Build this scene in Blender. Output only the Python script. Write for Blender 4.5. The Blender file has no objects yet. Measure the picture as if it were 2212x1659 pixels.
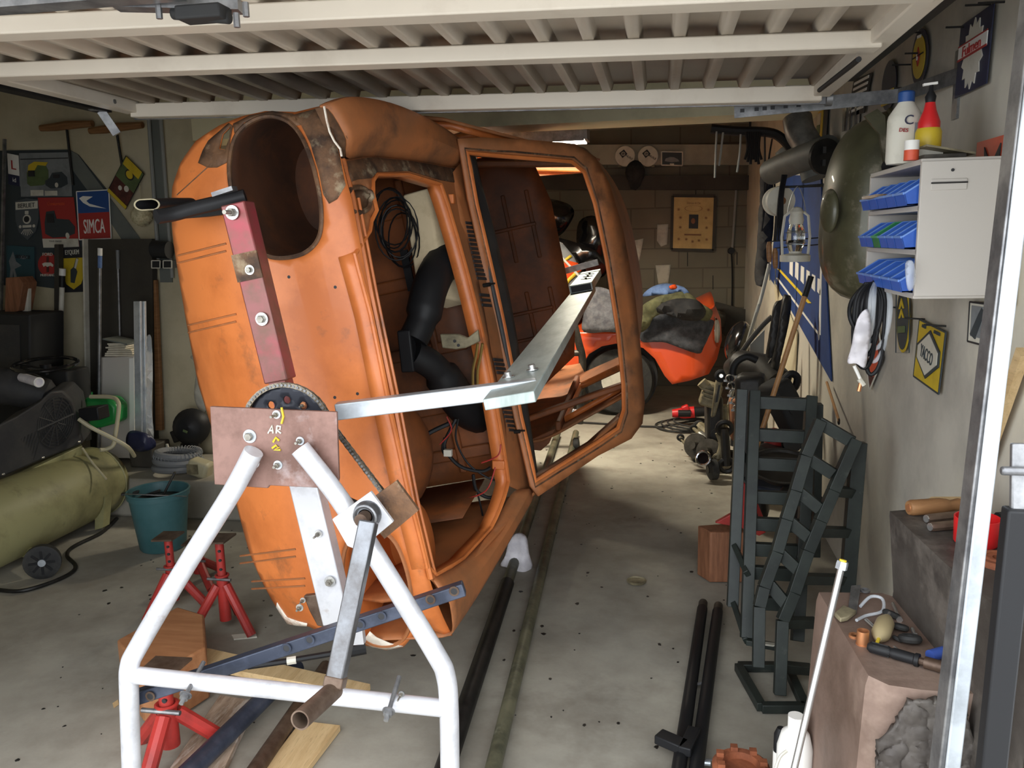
import bpy, bmesh, math, random
from mathutils import Vector, Matrix, geometry, noise
D = bpy.data; C = bpy.context.scene.collection
random.seed(7)
PI = math.pi
# ------------------------------------------------------------------ camera
F = 1790.0; CX, CY = 1106.0, 829.5
CAM = Vector((0, 0, 1.6))
_y = Vector(((1425 - CX) / F, -(510 - CY) / F, -1)).normalized()
_z = Vector((.008, 1, 0)); _z = (_z - _y * _z.dot(_y)).normalized()
_x = _y.cross(_z)
W2C = Matrix((_x, _y, _z)).transposed()          # world -> camera axes
cam_data = D.cameras.new('camera'); cam_data.sensor_width = 36; cam_data.lens = 36 * F / 2212
cam_data.clip_start = .05; cam_data.clip_end = 200
cam = D.objects.new('camera', cam_data); C.objects.link(cam)
cam.matrix_world = Matrix.Translation(CAM) @ W2C.transposed().to_4x4()
bpy.context.scene.camera = cam
def ray(px, py): return W2C.transposed() @ Vector(((px - CX) / F, -(py - CY) / F, -1))
def U(px, py, Y=None, X=None, Z=None):
    r = ray(px, py)
    t = Y / r.y if Y is not None else X / r.x if X is not None else (Z - 1.6) / r.z
    return CAM + r * t
# ------------------------------------------------------------------ sky, exposure
sc = bpy.context.scene
sc.view_settings.view_transform = 'Standard'; sc.view_settings.look = 'None'
sc.view_settings.exposure = 0.0; sc.view_settings.gamma = 1.0
world = D.worlds.new('overcast_sky'); sc.world = world; world.use_nodes = True
bg = world.node_tree.nodes['Background']
bg.inputs[0].default_value = (.90, .95, 1.0, 1); bg.inputs[1].default_value = 5.2
pl = D.lights.new('door_opening_portal', 'AREA'); pl.shape = 'RECTANGLE'; pl.size = 2.9; pl.size_y = 2.3
pl.cycles.is_portal = True
po = D.objects.new('door_opening_portal', pl); C.objects.link(po); po.location = (-.65, 1.28, 1.1); po.rotation_euler = (PI/2, 0, 0)
# portal faces into the garage (+Y)
# ------------------------------------------------------------------ mesh helpers
ORG = {}
def rotm(ax, ang): return Matrix.Rotation(ang, 3, ax)
class MB:
    def __init__(s): s.v = []; s.f = []
    def add(s, vs, fs):
        k = len(s.v); s.v += [Vector(p) for p in vs]; s.f += [tuple(i + k for i in f) for f in fs]; return s
    def box(s, c, d, R=None):
        c = Vector(c); vs = []
        for x in (-.5, .5):
            for y in (-.5, .5):
                for z in (-.5, .5):
                    p = Vector((x * d[0], y * d[1], z * d[2]))
                    vs.append(c + (R @ p if R else p))
        return s.add(vs, [(0,1,3,2),(4,6,7,5),(0,4,5,1),(2,3,7,6),(0,2,6,4),(1,5,7,3)])
    def bar(s, a, b, w, h, up=(0,0,1)):
        a, b = Vector(a), Vector(b); d = (b - a); L = d.length; d.normalize(); up = Vector(up)
        if abs(d.dot(up)) > .98: up = Vector((0,1,0))
        sx = d.cross(up).normalized(); uz = sx.cross(d)
        R = Matrix((sx, d, uz)).transposed()
        return s.box((a + b) / 2, (w, L, h), R)
    def tube(s, pts, r, n=10, closed=False, cap=True, flat=1.0, up=None):
        pts = [Vector(p) for p in pts]; m = len(pts)
        rs = r if isinstance(r, (list, tuple)) else [r] * m
        tn = []
        for i in range(m):
            a = pts[(i - 1) % m] if (closed or i) else pts[0]; b = pts[(i + 1) % m] if (closed or i < m - 1) else pts[-1]
            d = (b - a); tn.append(d.normalized() if d.length > 1e-9 else Vector((0,0,1)))
        nrm = Vector(up) if up else (Vector((0,0,1)) if abs(tn[0].z) < .9 else Vector((0,1,0)))
        vs = []
        for i in range(m):
            nrm = (nrm - tn[i] * nrm.dot(tn[i])).normalized(); bn = tn[i].cross(nrm)
            for k in range(n):
                a = 2 * PI * k / n
                vs.append(pts[i] + nrm * (math.cos(a) * rs[i] * flat) + bn * (math.sin(a) * rs[i]))
        fs = []
        for i in range(m if closed else m - 1):
            j = (i + 1) % m
            for k in range(n):
                l = (k + 1) % n; fs.append((i*n+k, i*n+l, j*n+l, j*n+k))
        if cap and not closed: fs += [tuple(range(n))[::-1], tuple((m-1)*n+k for k in range(n))]
        return s.add(vs, fs)
    def cyl(s, a, b, r, n=16): return s.tube([a, b], r, n)
    def lathe(s, prof, c=(0,0,0), axis=(0,0,1), n=24, sc=(1,1)):
        c = Vector(c); axis = Vector(axis).normalized()
        q = Vector((1,0,0)) if abs(axis.x) < .9 else Vector((0,1,0))
        e1 = (q - axis * q.dot(axis)).normalized(); e2 = axis.cross(e1)
        vs = []; m = len(prof)
        for r, h in prof:
            for k in range(n):
                a = 2*PI*k/n; vs.append(c + axis*h + e1*(math.cos(a)*r*sc[0]) + e2*(math.sin(a)*r*sc[1]))
        fs = [(i*n+k, i*n+(k+1)%n, (i+1)*n+(k+1)%n, (i+1)*n+k) for i in range(m-1) for k in range(n)]
        if prof[0][0] > 1e-6: fs.append(tuple(range(n))[::-1])
        if prof[-1][0] > 1e-6: fs.append(tuple((m-1)*n+k for k in range(n)))
        return s.add(vs, fs)
    def ell(s, c, rad, R=None, n=16, m=10, half=None):
        c = Vector(c); vs = []; m0 = m
        for i in range(m + 1):
            t = PI * i / m
            if half: t = t * half
            for k in range(n):
                a = 2*PI*k/n
                p = Vector((math.sin(t)*math.cos(a)*rad[0], math.sin(t)*math.sin(a)*rad[1], math.cos(t)*rad[2]))
                vs.append(c + (R @ p if R else p))
        fs = [(i*n+k, (i+1)*n+k, (i+1)*n+(k+1)%n, i*n+(k+1)%n) for i in range(m) for k in range(n)]
        return s.add(vs, fs)
    def torus(s, c, R, r, axis=(0,0,1), n=24, m=8, sc=(1,1), a0=0, a1=2*PI):
        axis = Vector(axis).normalized(); q = Vector((1,0,0)) if abs(axis.x) < .9 else Vector((0,1,0))
        e1 = (q - axis*q.dot(axis)).normalized(); e2 = axis.cross(e1); c = Vector(c)
        full = abs(a1 - a0 - 2*PI) < 1e-6
        pts = [c + e1*(math.cos(a0+(a1-a0)*k/n)*R*sc[0]) + e2*(math.sin(a0+(a1-a0)*k/n)*R*sc[1]) for k in range(n if full else n+1)]
        return s.tube(pts, r, m, closed=full, up=axis)
    def prism(s, pts, vec):
        pts = [Vector(p) for p in pts]; vec = Vector(vec); n = len(pts)
        return s.add(pts + [p + vec for p in pts], [tuple(range(n))[::-1], tuple(range(n, 2*n))] + [(i, (i+1)%n, n+(i+1)%n, n+i) for i in range(n)])
    def loft(s, rows, closed=False):
        n = len(rows[0]); vs = [p for r in rows for p in r]; fs = []
        for i in range(len(rows)-1):
            for k in range(n if closed else n-1):
                l = (k+1) % n; fs.append((i*n+k, i*n+l, (i+1)*n+l, (i+1)*n+k))
        return s.add(vs, fs)
    def build(s, name, m, parent=None, org=None, bevel=0, thick=0, sub=0, ang=35, flatshade=False):
        if org is None: 
            if parent: org = ORG[parent.name]
            else:
                xs = [p.x for p in s.v]; ys = [p.y for p in s.v]; zs = [p.z for p in s.v]
                org = Vector(((min(xs)+max(xs))/2, (min(ys)+max(ys))/2, min(zs)))
        org = Vector(org)
        me = D.meshes.new(name); me.from_pydata([p - org for p in s.v], [], s.f)
        bm = bmesh.new(); bm.from_mesh(me); bmesh.ops.recalc_face_normals(bm, faces=bm.faces); bm.to_mesh(me); bm.free()
        if not flatshade:
            me.polygons.foreach_set('use_smooth', [True]*len(me.polygons)); me.set_sharp_from_angle(angle=math.radians(ang))
        me.materials.append(M[m] if isinstance(m, str) else m)
        o = D.objects.new(name, me); C.objects.link(o)
        if parent: o.parent = parent
        else: o.location = org
        ORG[o.name] = org
        if sub: md = o.modifiers.new('subdivision', 'SUBSURF'); md.levels = md.render_levels = sub
        if thick: md = o.modifiers.new('solidify', 'SOLIDIFY'); md.thickness = thick; md.offset = 0
        if bevel: md = o.modifiers.new('bevel', 'BEVEL'); md.width = bevel; md.segments = 2; md.limit_method = 'ANGLE'
        return o
def tag(o, label=None, cat=None, group=None, kind=None):
    if label: o['label'] = label
    if cat: o['category'] = cat
    if group: o['group'] = group
    if kind: o['kind'] = kind
    return o
def T(name, label, cat, loc=(0,0,0), group=None):
    o = D.objects.new(name, None); C.objects.link(o); o.location = loc; o.empty_display_size = .05
    ORG[o.name] = Vector(loc)
    return tag(o, label, cat, group)
def dup(root, dloc, label=None, group=None, rotz=0):
    r = root.copy(); C.objects.link(r); r.location = Vector(root.location) + Vector(dloc); r.rotation_euler[2] += rotz
    ORG[r.name] = Vector(r.location)
    if label: r['label'] = label
    if group: r['group'] = group
    for ch in list(root.children):
        c = ch.copy(); C.objects.link(c); c.parent = r
        for g in list(ch.children):
            d = g.copy(); C.objects.link(d); d.parent = c
    return r
def catmull(pts, n=6, closed=False):
    pts = [Vector(p) for p in pts]; m = len(pts); out = []
    for i in range(m if closed else m-1):
        p0 = pts[(i-1) % m] if closed or i else pts[0]; p1 = pts[i]; p2 = pts[(i+1) % m]
        p3 = pts[(i+2) % m] if closed or i+2 < m else pts[-1]
        for k in range(n):
            t = k/n
            out.append(.5*((2*p1)+(p2-p0)*t+(2*p0-5*p1+4*p2-p3)*t*t+(3*p1-p0-3*p2+p3)*t**3))
    if not closed: out.append(pts[-1])
    return out
def inside(p, poly):
    x, y = p[0], p[1]; c = False; n = len(poly); j = n-1
    for i in range(n):
        if (poly[i][1] > y) != (poly[j][1] > y) and x < (poly[j][0]-poly[i][0])*(y-poly[i][1])/(poly[j][1]-poly[i][1])+poly[i][0]: c = not c
        j = i
    return c
def resamp(poly, step):
    out = []
    for i in range(len(poly)):
        a = Vector(poly[i][:2]); b = Vector(poly[(i+1) % len(poly)][:2]); k = max(1, int((b-a).length/step+.5))
        out += [a + (b-a)*t/k for t in range(k)]
    return out
def sheet(outer, holes, step, fn):
    """a curved sheet: 2-D outline with holes, triangulated and mapped to 3-D by fn(a, b)"""
    loops = [resamp(outer, step)] + [resamp(h, step) for h in holes]
    vs = []; es = []
    for lp in loops:
        k = len(vs); vs += lp; es += [(k+i, k+(i+1) % len(lp)) for i in range(len(lp))]
    xs = [p.x for p in loops[0]]; ys = [p.y for p in loops[0]]
    nb = len(vs); y = min(ys); row = 0
    while y < max(ys):
        x = min(xs) + (step/2 if row % 2 else 0)
        while x < max(xs):
            p = Vector((x, y))
            if inside(p, loops[0]) and not any(inside(p, h) for h in loops[1:]) and min((p-q).length for q in vs[:nb]) > step*.55: vs.append(p)
            x += step
        y += step*.866; row += 1
    V, E_, Fc = geometry.delaunay_2d_cdt(vs, es, [], 0, 1e-6)[:3]
    fs = []
    for f in Fc:
        if abs((V[f[1]]-V[f[0]]).cross(V[f[2]]-V[f[0]])) < .03*step*step: continue
        c = sum((V[i] for i in f), Vector((0,0)))/len(f)
        if inside(c, loops[0]) and not any(inside(c, h) for h in loops[1:]): fs.append(tuple(f))
    return MB().add([fn(p.x, p.y) for p in V], fs)
def pxsheet(pts, Y, step=14, bulge=0, amp=0, fr=3, holes=(), seed=0, closed_smooth=True, yfun=None):
    """an object outlined at distance Y, bulging towards the viewer's side by bulge metres, with folds of height amp"""
    P = [(p.x, p.y) for p in catmull([Vector((a, b, 0)) for a, b in pts], 4, True)] if closed_smooth else pts
    H = [[(p.x, p.y) for p in catmull([Vector((a, b, 0)) for a, b in h], 4, True)] for h in holes]
    cx = sum(p[0] for p in P)/len(P); cy = sum(p[1] for p in P)/len(P)
    rx = max(abs(p[0]-cx) for p in P); ry = max(abs(p[1]-cy) for p in P)
    def fn(a, b):
        d = max(0, 1 - ((a-cx)/rx)**2*.8 - ((b-cy)/ry)**2*.8)
        y = (yfun(a, b) if yfun else Y) - bulge*math.sqrt(d)
        if amp:
            w = U(a, b, Y=Y); y += amp*(noise.noise(Vector((w.x*fr+seed, w.z*fr*1.3, seed))) + .5*noise.noise(Vector((w.x*fr*2.3, w.z*fr*2, seed+5))))
        return U(a, b, Y=y)
    return sheet(P, H, step, fn)
# ------------------------------------------------------------------ materials
M = {}
def mat(name, c, rough=.6, metal=0.0, c2=None, amt=.5, scale=6, bump=0, c3=None, amt3=.3, scale3=2.5, spec=.5, emit=0, alpha=1, trans=0, coord='Object', stretch=(1,1,1), detail=6, hard=.12, coat=0):
    m = D.materials.new(name); m.use_nodes = True; nt = m.node_tree; N = nt.nodes; L = nt.links
    b = N['Principled BSDF']
    b.inputs['Base Color'].default_value = (*c, 1); b.inputs['Roughness'].default_value = rough; b.inputs['Metallic'].default_value = metal
    b.inputs['Specular IOR Level'].default_value = spec; b.inputs['Coat Weight'].default_value = coat
    if emit: b.inputs['Emission Color'].default_value = (*c, 1); b.inputs['Emission Strength'].default_value = emit
    if trans: b.inputs['Transmission Weight'].default_value = trans
    if alpha < 1: b.inputs['Alpha'].default_value = alpha
    if c2 or bump:
        tc = N.new('ShaderNodeTexCoord'); mp = N.new('ShaderNodeMapping'); mp.inputs['Scale'].default_value = stretch
        L.new(tc.outputs[coord], mp.inputs[0])
        col = None
        def layer(cc, amount, s, prev, off):
            n = N.new('ShaderNodeTexNoise'); n.inputs['Scale'].default_value = s; n.inputs['Detail'].default_value = detail; n.inputs['Roughness'].default_value = .65
            mo = N.new('ShaderNodeVectorMath'); mo.operation = 'ADD'; mo.inputs[1].default_value = (off, off*.7, off*1.3)
            L.new(mp.outputs[0], mo.inputs[0]); L.new(mo.outputs[0], n.inputs['Vector'])
            r = N.new('ShaderNodeMapRange'); r.inputs[1].default_value = 1-amount-hard+.0; r.inputs[2].default_value = 1-amount+hard
            r.inputs[1].default_value = .5+(.5-amount)*.6-hard; r.inputs[2].default_value = .5+(.5-amount)*.6+hard
            L.new(n.outputs[0], r.inputs[0])
            mx = N.new('ShaderNodeMix'); mx.data_type = 'RGBA'; mx.inputs[7].default_value = (*cc, 1)
            if prev is None: mx.inputs[6].default_value = (*c, 1)
            else: L.new(prev, mx.inputs[6])
            L.new(r.outputs[0], mx.inputs[0]); return mx.outputs[2], n
        nn = None
        if c2: col, nn = layer(c2, amt, scale, None, 0)
        if c3: col, _ = layer(c3, amt3, scale3, col, 13.7)
        if col: L.new(col, b.inputs['Base Color'])
        if bump:
            n2 = N.new('ShaderNodeTexNoise'); n2.inputs['Scale'].default_value = scale*4; n2.inputs['Detail'].default_value = 5; L.new(mp.outputs[0], n2.inputs['Vector'])
            bp = N.new('ShaderNodeBump'); bp.inputs['Strength'].default_value = bump; bp.inputs['Distance'].default_value = .01
            L.new(n2.outputs[0], bp.inputs['Height']); L.new(bp.outputs[0], b.inputs['Normal'])
    M[name] = m; return m
def lin(r, g, b): return tuple(((x/255)/12.92 if x/255 <= .04045 else ((x/255+.055)/1.055)**2.4) for x in (r, g, b))
mat('concrete', lin(166,161,148), .8, c2=lin(140,134,122), amt=.5, scale=2.2, bump=.25, c3=lin(98,88,76), amt3=.18, scale3=1.3)
mat('driveway', (.35,.34,.33), .9)
mat('plaster_cream', lin(196,186,158), .9, c2=lin(170,160,132), amt=.4, scale=1.6, bump=.15)
mat('plaster_grey', lin(190,184,172), .88, c2=lin(160,154,144), amt=.42, scale=1.7, bump=.35, c3=lin(208,202,184), amt3=.4, scale3=1.1)
mat('paint_beam', lin(222,214,180), .6, c2=lin(196,190,158), amt=.3, scale=3)
mat('ceiling_grey', lin(170,166,150), .9, c2=lin(140,136,122), amt=.4, scale=2)
mat('patch_plaster', lin(190,186,172), .9, c2=lin(160,156,146), amt=.3, scale=9)
mat('door_cream', lin(206,196,180), .42, c2=lin(184,172,156), amt=.25, scale=3)
mat('door_skin', lin(180,168,152), .45, c2=lin(160,148,132), amt=.35, scale=3)
mat('galv', lin(150,150,150), .42, .75, c2=lin(110,110,112), amt=.5, scale=14)
mat('galv_bright', lin(205,212,218), .35, .55, c2=lin(170,176,182), amt=.4, scale=10)
mat('dark_steel', lin(48,46,44), .5, .5, c2=lin(30,29,28), amt=.5, scale=12)
mat('black', (.012,.012,.013), .5, spec=.25)
mat('black_gloss', (.006,.006,.007), .18, coat=.3)
mat('black_matt', (.014,.014,.014), .75)
mat('charcoal', (.03,.03,.032), .6, c2=(.05,.048,.045), amt=.4, scale=9)
mat('rubber', (.016,.016,.016), .7, c2=(.05,.048,.042), amt=.35, scale=10)
mat('orange_paint', lin(212,122,62), .45, c2=lin(186,102,48), amt=.45, scale=3.2, c3=lin(104,72,50), amt3=.2, scale3=6.5, coat=.12, hard=.1)
mat('orange_dusty', lin(176,108,62), .58, c2=lin(140,92,58), amt=.48, scale=3, c3=lin(78,58,44), amt3=.25, scale3=5)
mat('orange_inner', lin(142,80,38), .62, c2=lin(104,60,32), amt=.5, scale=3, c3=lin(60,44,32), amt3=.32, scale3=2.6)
mat('shaded_grime', lin(84,50,30), .7, c2=lin(56,36,24), amt=.5, scale=4, c3=lin(120,68,34), amt3=.3, scale3=3)  # grimy brown with the shade of the deep upper lamp bowl painted in
mat('bare_rust', lin(112,80,54), .7, .1, c2=lin(60,42,30), amt=.5, scale=12, c3=lin(176,160,130), amt3=.22, scale3=14, bump=.3)
mat('primer_edge', lin(225,214,198), .7, c2=lin(150,90,50), amt=.3, scale=20)
mat('red_tube', lin(132,80,78), .38, .3, c2=lin(104,76,62), amt=.5, scale=9, c3=lin(158,60,72), amt3=.35, scale3=5)
mat('silver_white', lin(206,206,210), .4, .3, c2=lin(180,180,184), amt=.35, scale=10, c3=lin(140,112,94), amt3=.06, scale3=12)
mat('bolt_zinc', lin(150,146,136), .4, .7, c2=lin(112,106,98), amt=.4, scale=30)
mat('rust_plate', lin(136,104,94), .5, .3, c2=lin(104,76,66), amt=.5, scale=8, c3=lin(186,176,176), amt3=.2, scale3=5)
mat('steel_raw', lin(120,122,126), .35, .75, c2=lin(88,86,86), amt=.5, scale=10, c3=lin(110,72,46), amt3=.15, scale3=9)
mat('steel_rusty', lin(112,94,80), .5, .5, c2=lin(80,62,50), amt=.5, scale=11)
mat('steel_bright', lin(208,208,206), .25, .85)
mat('chrome', lin(225,225,228), .12, 1.0)
mat('aluminium', lin(182,192,188), .45, .25, c2=lin(150,162,158), amt=.45, scale=5, stretch=(3,1,1))
mat('blue_black', lin(52,58,72), .42, .35, c2=lin(78,84,100), amt=.35, scale=9)
mat('sprocket_black', lin(44,46,54), .45, .4)
mat('chain_metal', lin(150,140,124), .4, .8, c2=lin(90,80,66), amt=.4, scale=40)
mat('jack_red', lin(170,50,44), .42, c2=lin(134,44,40), amt=.4, scale=9, c3=lin(110,84,70), amt3=.1, scale3=14)
mat('oak', lin(150,108,68), .6, c2=lin(116,78,46), amt=.5, scale=4, stretch=(2,2,14), hard=.2)
mat('wood_block', lin(150,100,70), .7, c2=lin(110,70,46), amt=.5, scale=4, stretch=(14,14,1.5), hard=.2)
mat('beam_wood', lin(176,124,84), .55, c2=lin(150,98,62), amt=.5, scale=3, stretch=(1.5,10,10), hard=.2)
mat('pine', lin(214,186,140), .6, c2=lin(186,154,108), amt=.45, scale=2.5, stretch=(12,1.2,12), c3=lin(110,86,60), amt3=.1, scale3=14, hard=.2)
mat('old_plank', lin(176,156,136), .8, c2=lin(130,108,88), amt=.5, scale=5, stretch=(9,1.5,9), c3=lin(220,214,204), amt3=.25, scale3=4)
mat('broom_wood', lin(176,132,86), .5, c2=lin(140,98,60), amt=.4, scale=10)
mat('tank_olive', lin(150,146,104), .5, c2=lin(112,108,74), amt=.35, scale=3, c3=lin(60,56,38), amt3=.14, scale3=6)
mat('teal', lin(64,104,108), .5, c2=lin(50,92,94), amt=.4, scale=5)
mat('green_can', lin(44,150,74), .35, c2=lin(34,118,58), amt=.3, scale=4)
mat('ramp_green', lin(40,46,42), .5, .05, c2=lin(28,33,31), amt=.45, scale=12, c3=lin(84,84,78), amt3=.1, scale3=22)
mat('tube_olive', lin(112,110,88), .5, .2, c2=lin(70,70,56), amt=.5, scale=7, c3=lin(150,150,130), amt3=.12, scale3=12)
mat('blue_bin', lin(52,98,190), .4, c2=lin(44,84,168), amt=.3, scale=6)
mat('bin_edge', lin(112,150,218), .35); mat('bin_edge_green', lin(84,160,116), .35); mat('green_bin', lin(36,120,76), .4)
mat('cabinet_white', lin(188,182,174), .5)
mat('fender_olive', lin(92,90,66), .42, .15, c2=lin(70,68,50), amt=.5, scale=4, c3=lin(150,140,122), amt3=.2, scale3=11, coat=.25)
mat('flag_blue', lin(28,58,116), .7, c2=lin(22,46,94), amt=.4, scale=4)
mat('yellow', lin(226,196,52), .5); mat('sign_yellow', lin(206,178,46), .45, c2=lin(176,148,36), amt=.3, scale=8)
mat('white', lin(232,230,224), .5); mat('off_white', lin(206,202,188), .6, c2=lin(176,170,154), amt=.3, scale=8)
mat('cloth_white', lin(226,222,226), .9, c2=lin(200,196,204), amt=.4, scale=12)
mat('sign_blue', lin(34,74,136), .45); mat('sign_navy', lin(34,38,66), .45); mat('sign_red', lin(164,48,46), .45)
mat('sign_orange', lin(208,84,54), .5, c2=lin(170,64,44), amt=.25, scale=8); mat('sign_grey', lin(128,132,134), .6, c2=lin(100,104,106), amt=.4, scale=6)
mat('sign_teal', lin(44,76,84), .6); mat('sign_dark', lin(52,60,64), .6); mat('shield_grey', lin(78,84,88), .6); mat('sign_green', lin(88,104,64), .6, c2=lin(70,84,52), amt=.4, scale=8)
mat('sign_brown', lin(70,34,30), .6, c2=lin(104,54,46), amt=.4, scale=16)
mat('ink', (.02,.02,.022), .6); mat('paper', lin(214,206,186), .8, c2=lin(190,180,156), amt=.35, scale=9)
mat('old_paper', lin(206,178,120), .75, c2=lin(186,158,104), amt=.4, scale=7)
mat('blanket', lin(118,118,122), .95, c2=lin(88,88,94), amt=.5, scale=16, bump=.5)
mat('blanket_dark', lin(84,86,92), .95, c2=lin(58,60,66), amt=.5, scale=14, bump=.5)
mat('cloth_olive', lin(112,112,78), .95, c2=lin(78,78,56), amt=.5, scale=7); mat('cloth_black', (.018,.018,.02), .95, c2=(.035,.035,.035), amt=.4, scale=9)
mat('cloth_blue', lin(104,130,176), .9, c2=lin(72,96,140), amt=.5, scale=9)
mat('race_orange', lin(226,84,36), .28, coat=.5); mat('race_grey', lin(140,144,148), .4, c2=lin(112,116,120), amt=.4, scale=9, coat=.3)
mat('foam', lin(208,190,156), .9, c2=lin(184,166,132), amt=.35, scale=9)
mat('anvil_rust', lin(132,110,98), .6, .2, c2=lin(104,84,72), amt=.45, scale=3.5, c3=lin(168,146,130), amt3=.28, scale3=2.5, bump=.4)
mat('anvil_dark', lin(92,86,80), .6, .3, c2=lin(66,60,56), amt=.5, scale=4, c3=lin(132,124,116), amt3=.2, scale3=5, bump=.4)
mat('copper', lin(206,142,98), .35, .7); mat('amber_plastic', lin(186,168,128), .35, trans=.3)
mat('red_plastic', lin(206,34,36), .4); mat('blue_label', lin(58,84,160), .4); mat('drum_rust', lin(150,86,54), .8, .1, c2=lin(110,60,38), amt=.5, scale=9, bump=.4)
mat('parts_grey', lin(92,88,80), .55, .5, c2=lin(60,56,50), amt=.5, scale=9); mat('parts_tan', lin(150,140,112), .6, .2, c2=lin(96,88,68), amt=.45, scale=10)
mat('parts_black', lin(40,38,36), .5, .3, c2=lin(62,58,52), amt=.35, scale=11)
mat('duct_grey', lin(92,92,86), .6, c2=lin(74,74,70), amt=.5, scale=6); mat('duct_silver', lin(136,134,128), .4, .5, c2=lin(104,102,98), amt=.5, scale=12); mat('pipe_grey', lin(140,142,138), .6)
mat('panel_dark', lin(62,58,50), .7, c2=lin(50,46,40), amt=.4, scale=3); mat('panel_greygreen', lin(110,114,108), .7, c2=lin(92,96,92), amt=.4, scale=2)
mat('glass', (.9,.95,.95), .05, trans=1.0); mat('clear_plastic', (.8,.85,.9), .2, alpha=.35)
mat('lamp_tube', (1.0, .92, .76), .4, emit=14); mat('gold', lin(190,160,96), .3, .8)
mat('khaki_cloth', lin(150,108,66), .9, c2=lin(120,84,50), amt=.4, scale=9); mat('twine', lin(206,198,164), .9, c2=lin(160,150,116), amt=.4, scale=60)
mat('hose_grey', lin(120,122,124), .6); mat('hose_cream', lin(178,170,140), .5)
# ------------------------------------------------------------------ the garage itself
WX = .88                      # right wall
AY = 4.95                     # wall at the end of the left bay
BY = 9.0                      # back wall
def struct(o): o['kind'] = 'structure'; return o
struct(MB().box((-1.6, 4.9, -.05), (6.2, 8.6, .1)).build('floor', 'concrete'))
struct(MB().box((-1, -4.5, -.06), (16, 10.2, .1)).build('driveway_ground', 'driveway'))
struct(MB().box((WX+.1, 5.2, 1.35), (.2, 7.7, 2.7)).build('wall_right', 'plaster_grey'))
struct(MB().box((-4.45, 3.1, 1.35), (.2, 3.9, 2.7)).build('wall_left', 'plaster_cream'))
wb = struct(MB().box((-1.3, BY+.1, 1.35), (4.6, .2, 2.7)).build('wall_back', 'ceiling_grey'))
# block courses on the back wall
def block_mat():
    m = mat('blockwork', lin(134,128,112), .9); nt = m.node_tree
    b = nt.nodes['Principled BSDF']; tc = nt.nodes.new('ShaderNodeTexCoord'); mp = nt.nodes.new('ShaderNodeMapping')
    mp.inputs['Rotation'].default_value = (PI/2, 0, 0)
    br = nt.nodes.new('ShaderNodeTexBrick'); br.inputs['Scale'].default_value = 1
    br.inputs['Color1'].default_value = (*lin(138,130,112), 1); br.inputs['Color2'].default_value = (*lin(126,122,108), 1); br.inputs['Mortar'].default_value = (*lin(112,106,92), 1)
    br.inputs['Brick Width'].default_value = .5; br.inputs['Row Height'].default_value = .21; br.inputs['Mortar Size'].default_value = .008
    nz = nt.nodes.new('ShaderNodeTexNoise'); nz.inputs['Scale'].default_value = 1.7; nz.inputs['Detail'].default_value = 6
    mx = nt.nodes.new('ShaderNodeMix'); mx.data_type = 'RGBA'; mx.blend_type = 'MULTIPLY'; mx.inputs[0].default_value = .6
    L = nt.links; L.new(tc.outputs['Object'], mp.inputs[0]); L.new(mp.outputs[0], br.inputs[0]); L.new(tc.outputs['Object'], nz.inputs[0])
    L.new(br.outputs[0], mx.inputs[6]); L.new(nz.outputs[0], mx.inputs[7]); L.new(mx.outputs[2], b.inputs['Base Color'])
block_mat(); wb.data.materials[0] = M['blockwork']
# smeared filler patches on the block wall
for k, q in enumerate([[(1420,485),(1444,484),(1441,528),(1428,533),(1419,520)], [(1368,520),(1390,515),(1382,560),(1366,590)], [(1416,573),(1449,572),(1444,612),(1422,614)], [(1372,620),(1378,622),(1382,640),(1374,650)]]):
    pxsheet([(a, b) for a, b in q], BY-.004, 6, closed_smooth=False).build('plaster_patch', 'patch_plaster', wb, thick=.006)
for a, b in [((1485,545),(1485,575)), ((1540,595),(1540,625)), ((1592,545),(1592,572)), ((1503,385),(1503,420))]:
    MB().bar(U(*a, Y=BY-.003), U(*b, Y=BY-.003), .008, .006).build('open_joint', 'black_matt', wb)
# end wall of the left bay, with the wide opening into the rear bay
XL = U(442, 600, Y=AY).x
zb = U(1000, 276, Y=AY).z
aw = struct(MB().box(((XL-4.4)/2, AY+.1, 1.35), (XL+4.4, .2, 2.7)).build('wall_bay_end', 'plaster_cream'))
struct(MB().box(((XL+WX)/2, AY+.16, (zb+2.7)/2), (WX-XL, .32, 2.7-zb)).build('trim_1', 'paint_beam'))
struct(MB().box((XL-.15, 7.0, 1.35), (.2, 3.9, 2.7)).build('wall_rear_left', 'ceiling_grey'))
struct(MB().box((-1.6, 5.2, 2.75), (6.2, 8.0, .1)).build('ceiling', 'ceiling_grey'))
struct(MB().box((-3.25, 1.35, 1.35), (2.2, .2, 2.7)).build('wall_front', 'plaster_cream'))
struct(MB().box((.78, 1.42, 1.35), (.16, .1, 2.7)).build('wall_front_right', 'plaster_grey'))
struct(MB().box((-.65, 1.35, 2.42), (3.0, .2, .56)).build('wall_over_door', 'plaster_cream'))
# low masonry step at the foot of the pillar
pts = [U(290,1128,Z=0), U(520,1150,Z=0)]
struct(MB().box((-2.75, 4.62, .12), (1.5, .62, .24)).build('trim_2', 'concrete', bevel=.02))
# broken plaster edge beside the pillar
pxsheet([(412,770),(425,790),(420,850),(428,880),(445,885),(448,765)], AY-.01, 8).build('plaster_patch', 'patch_plaster', aw, thick=.01)
# beams along the back wall
struct(MB().bar(U(1150,395,Y=BY-.08), U(1645,395,Y=BY-.08), .12, .14).build('trim_3', 'panel_dark'))
struct(MB().bar(U(1150,335,Y=BY-.05), U(1700,335,Y=BY-.05), .1, .2).build('trim_4', 'ceiling_grey'))
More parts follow.
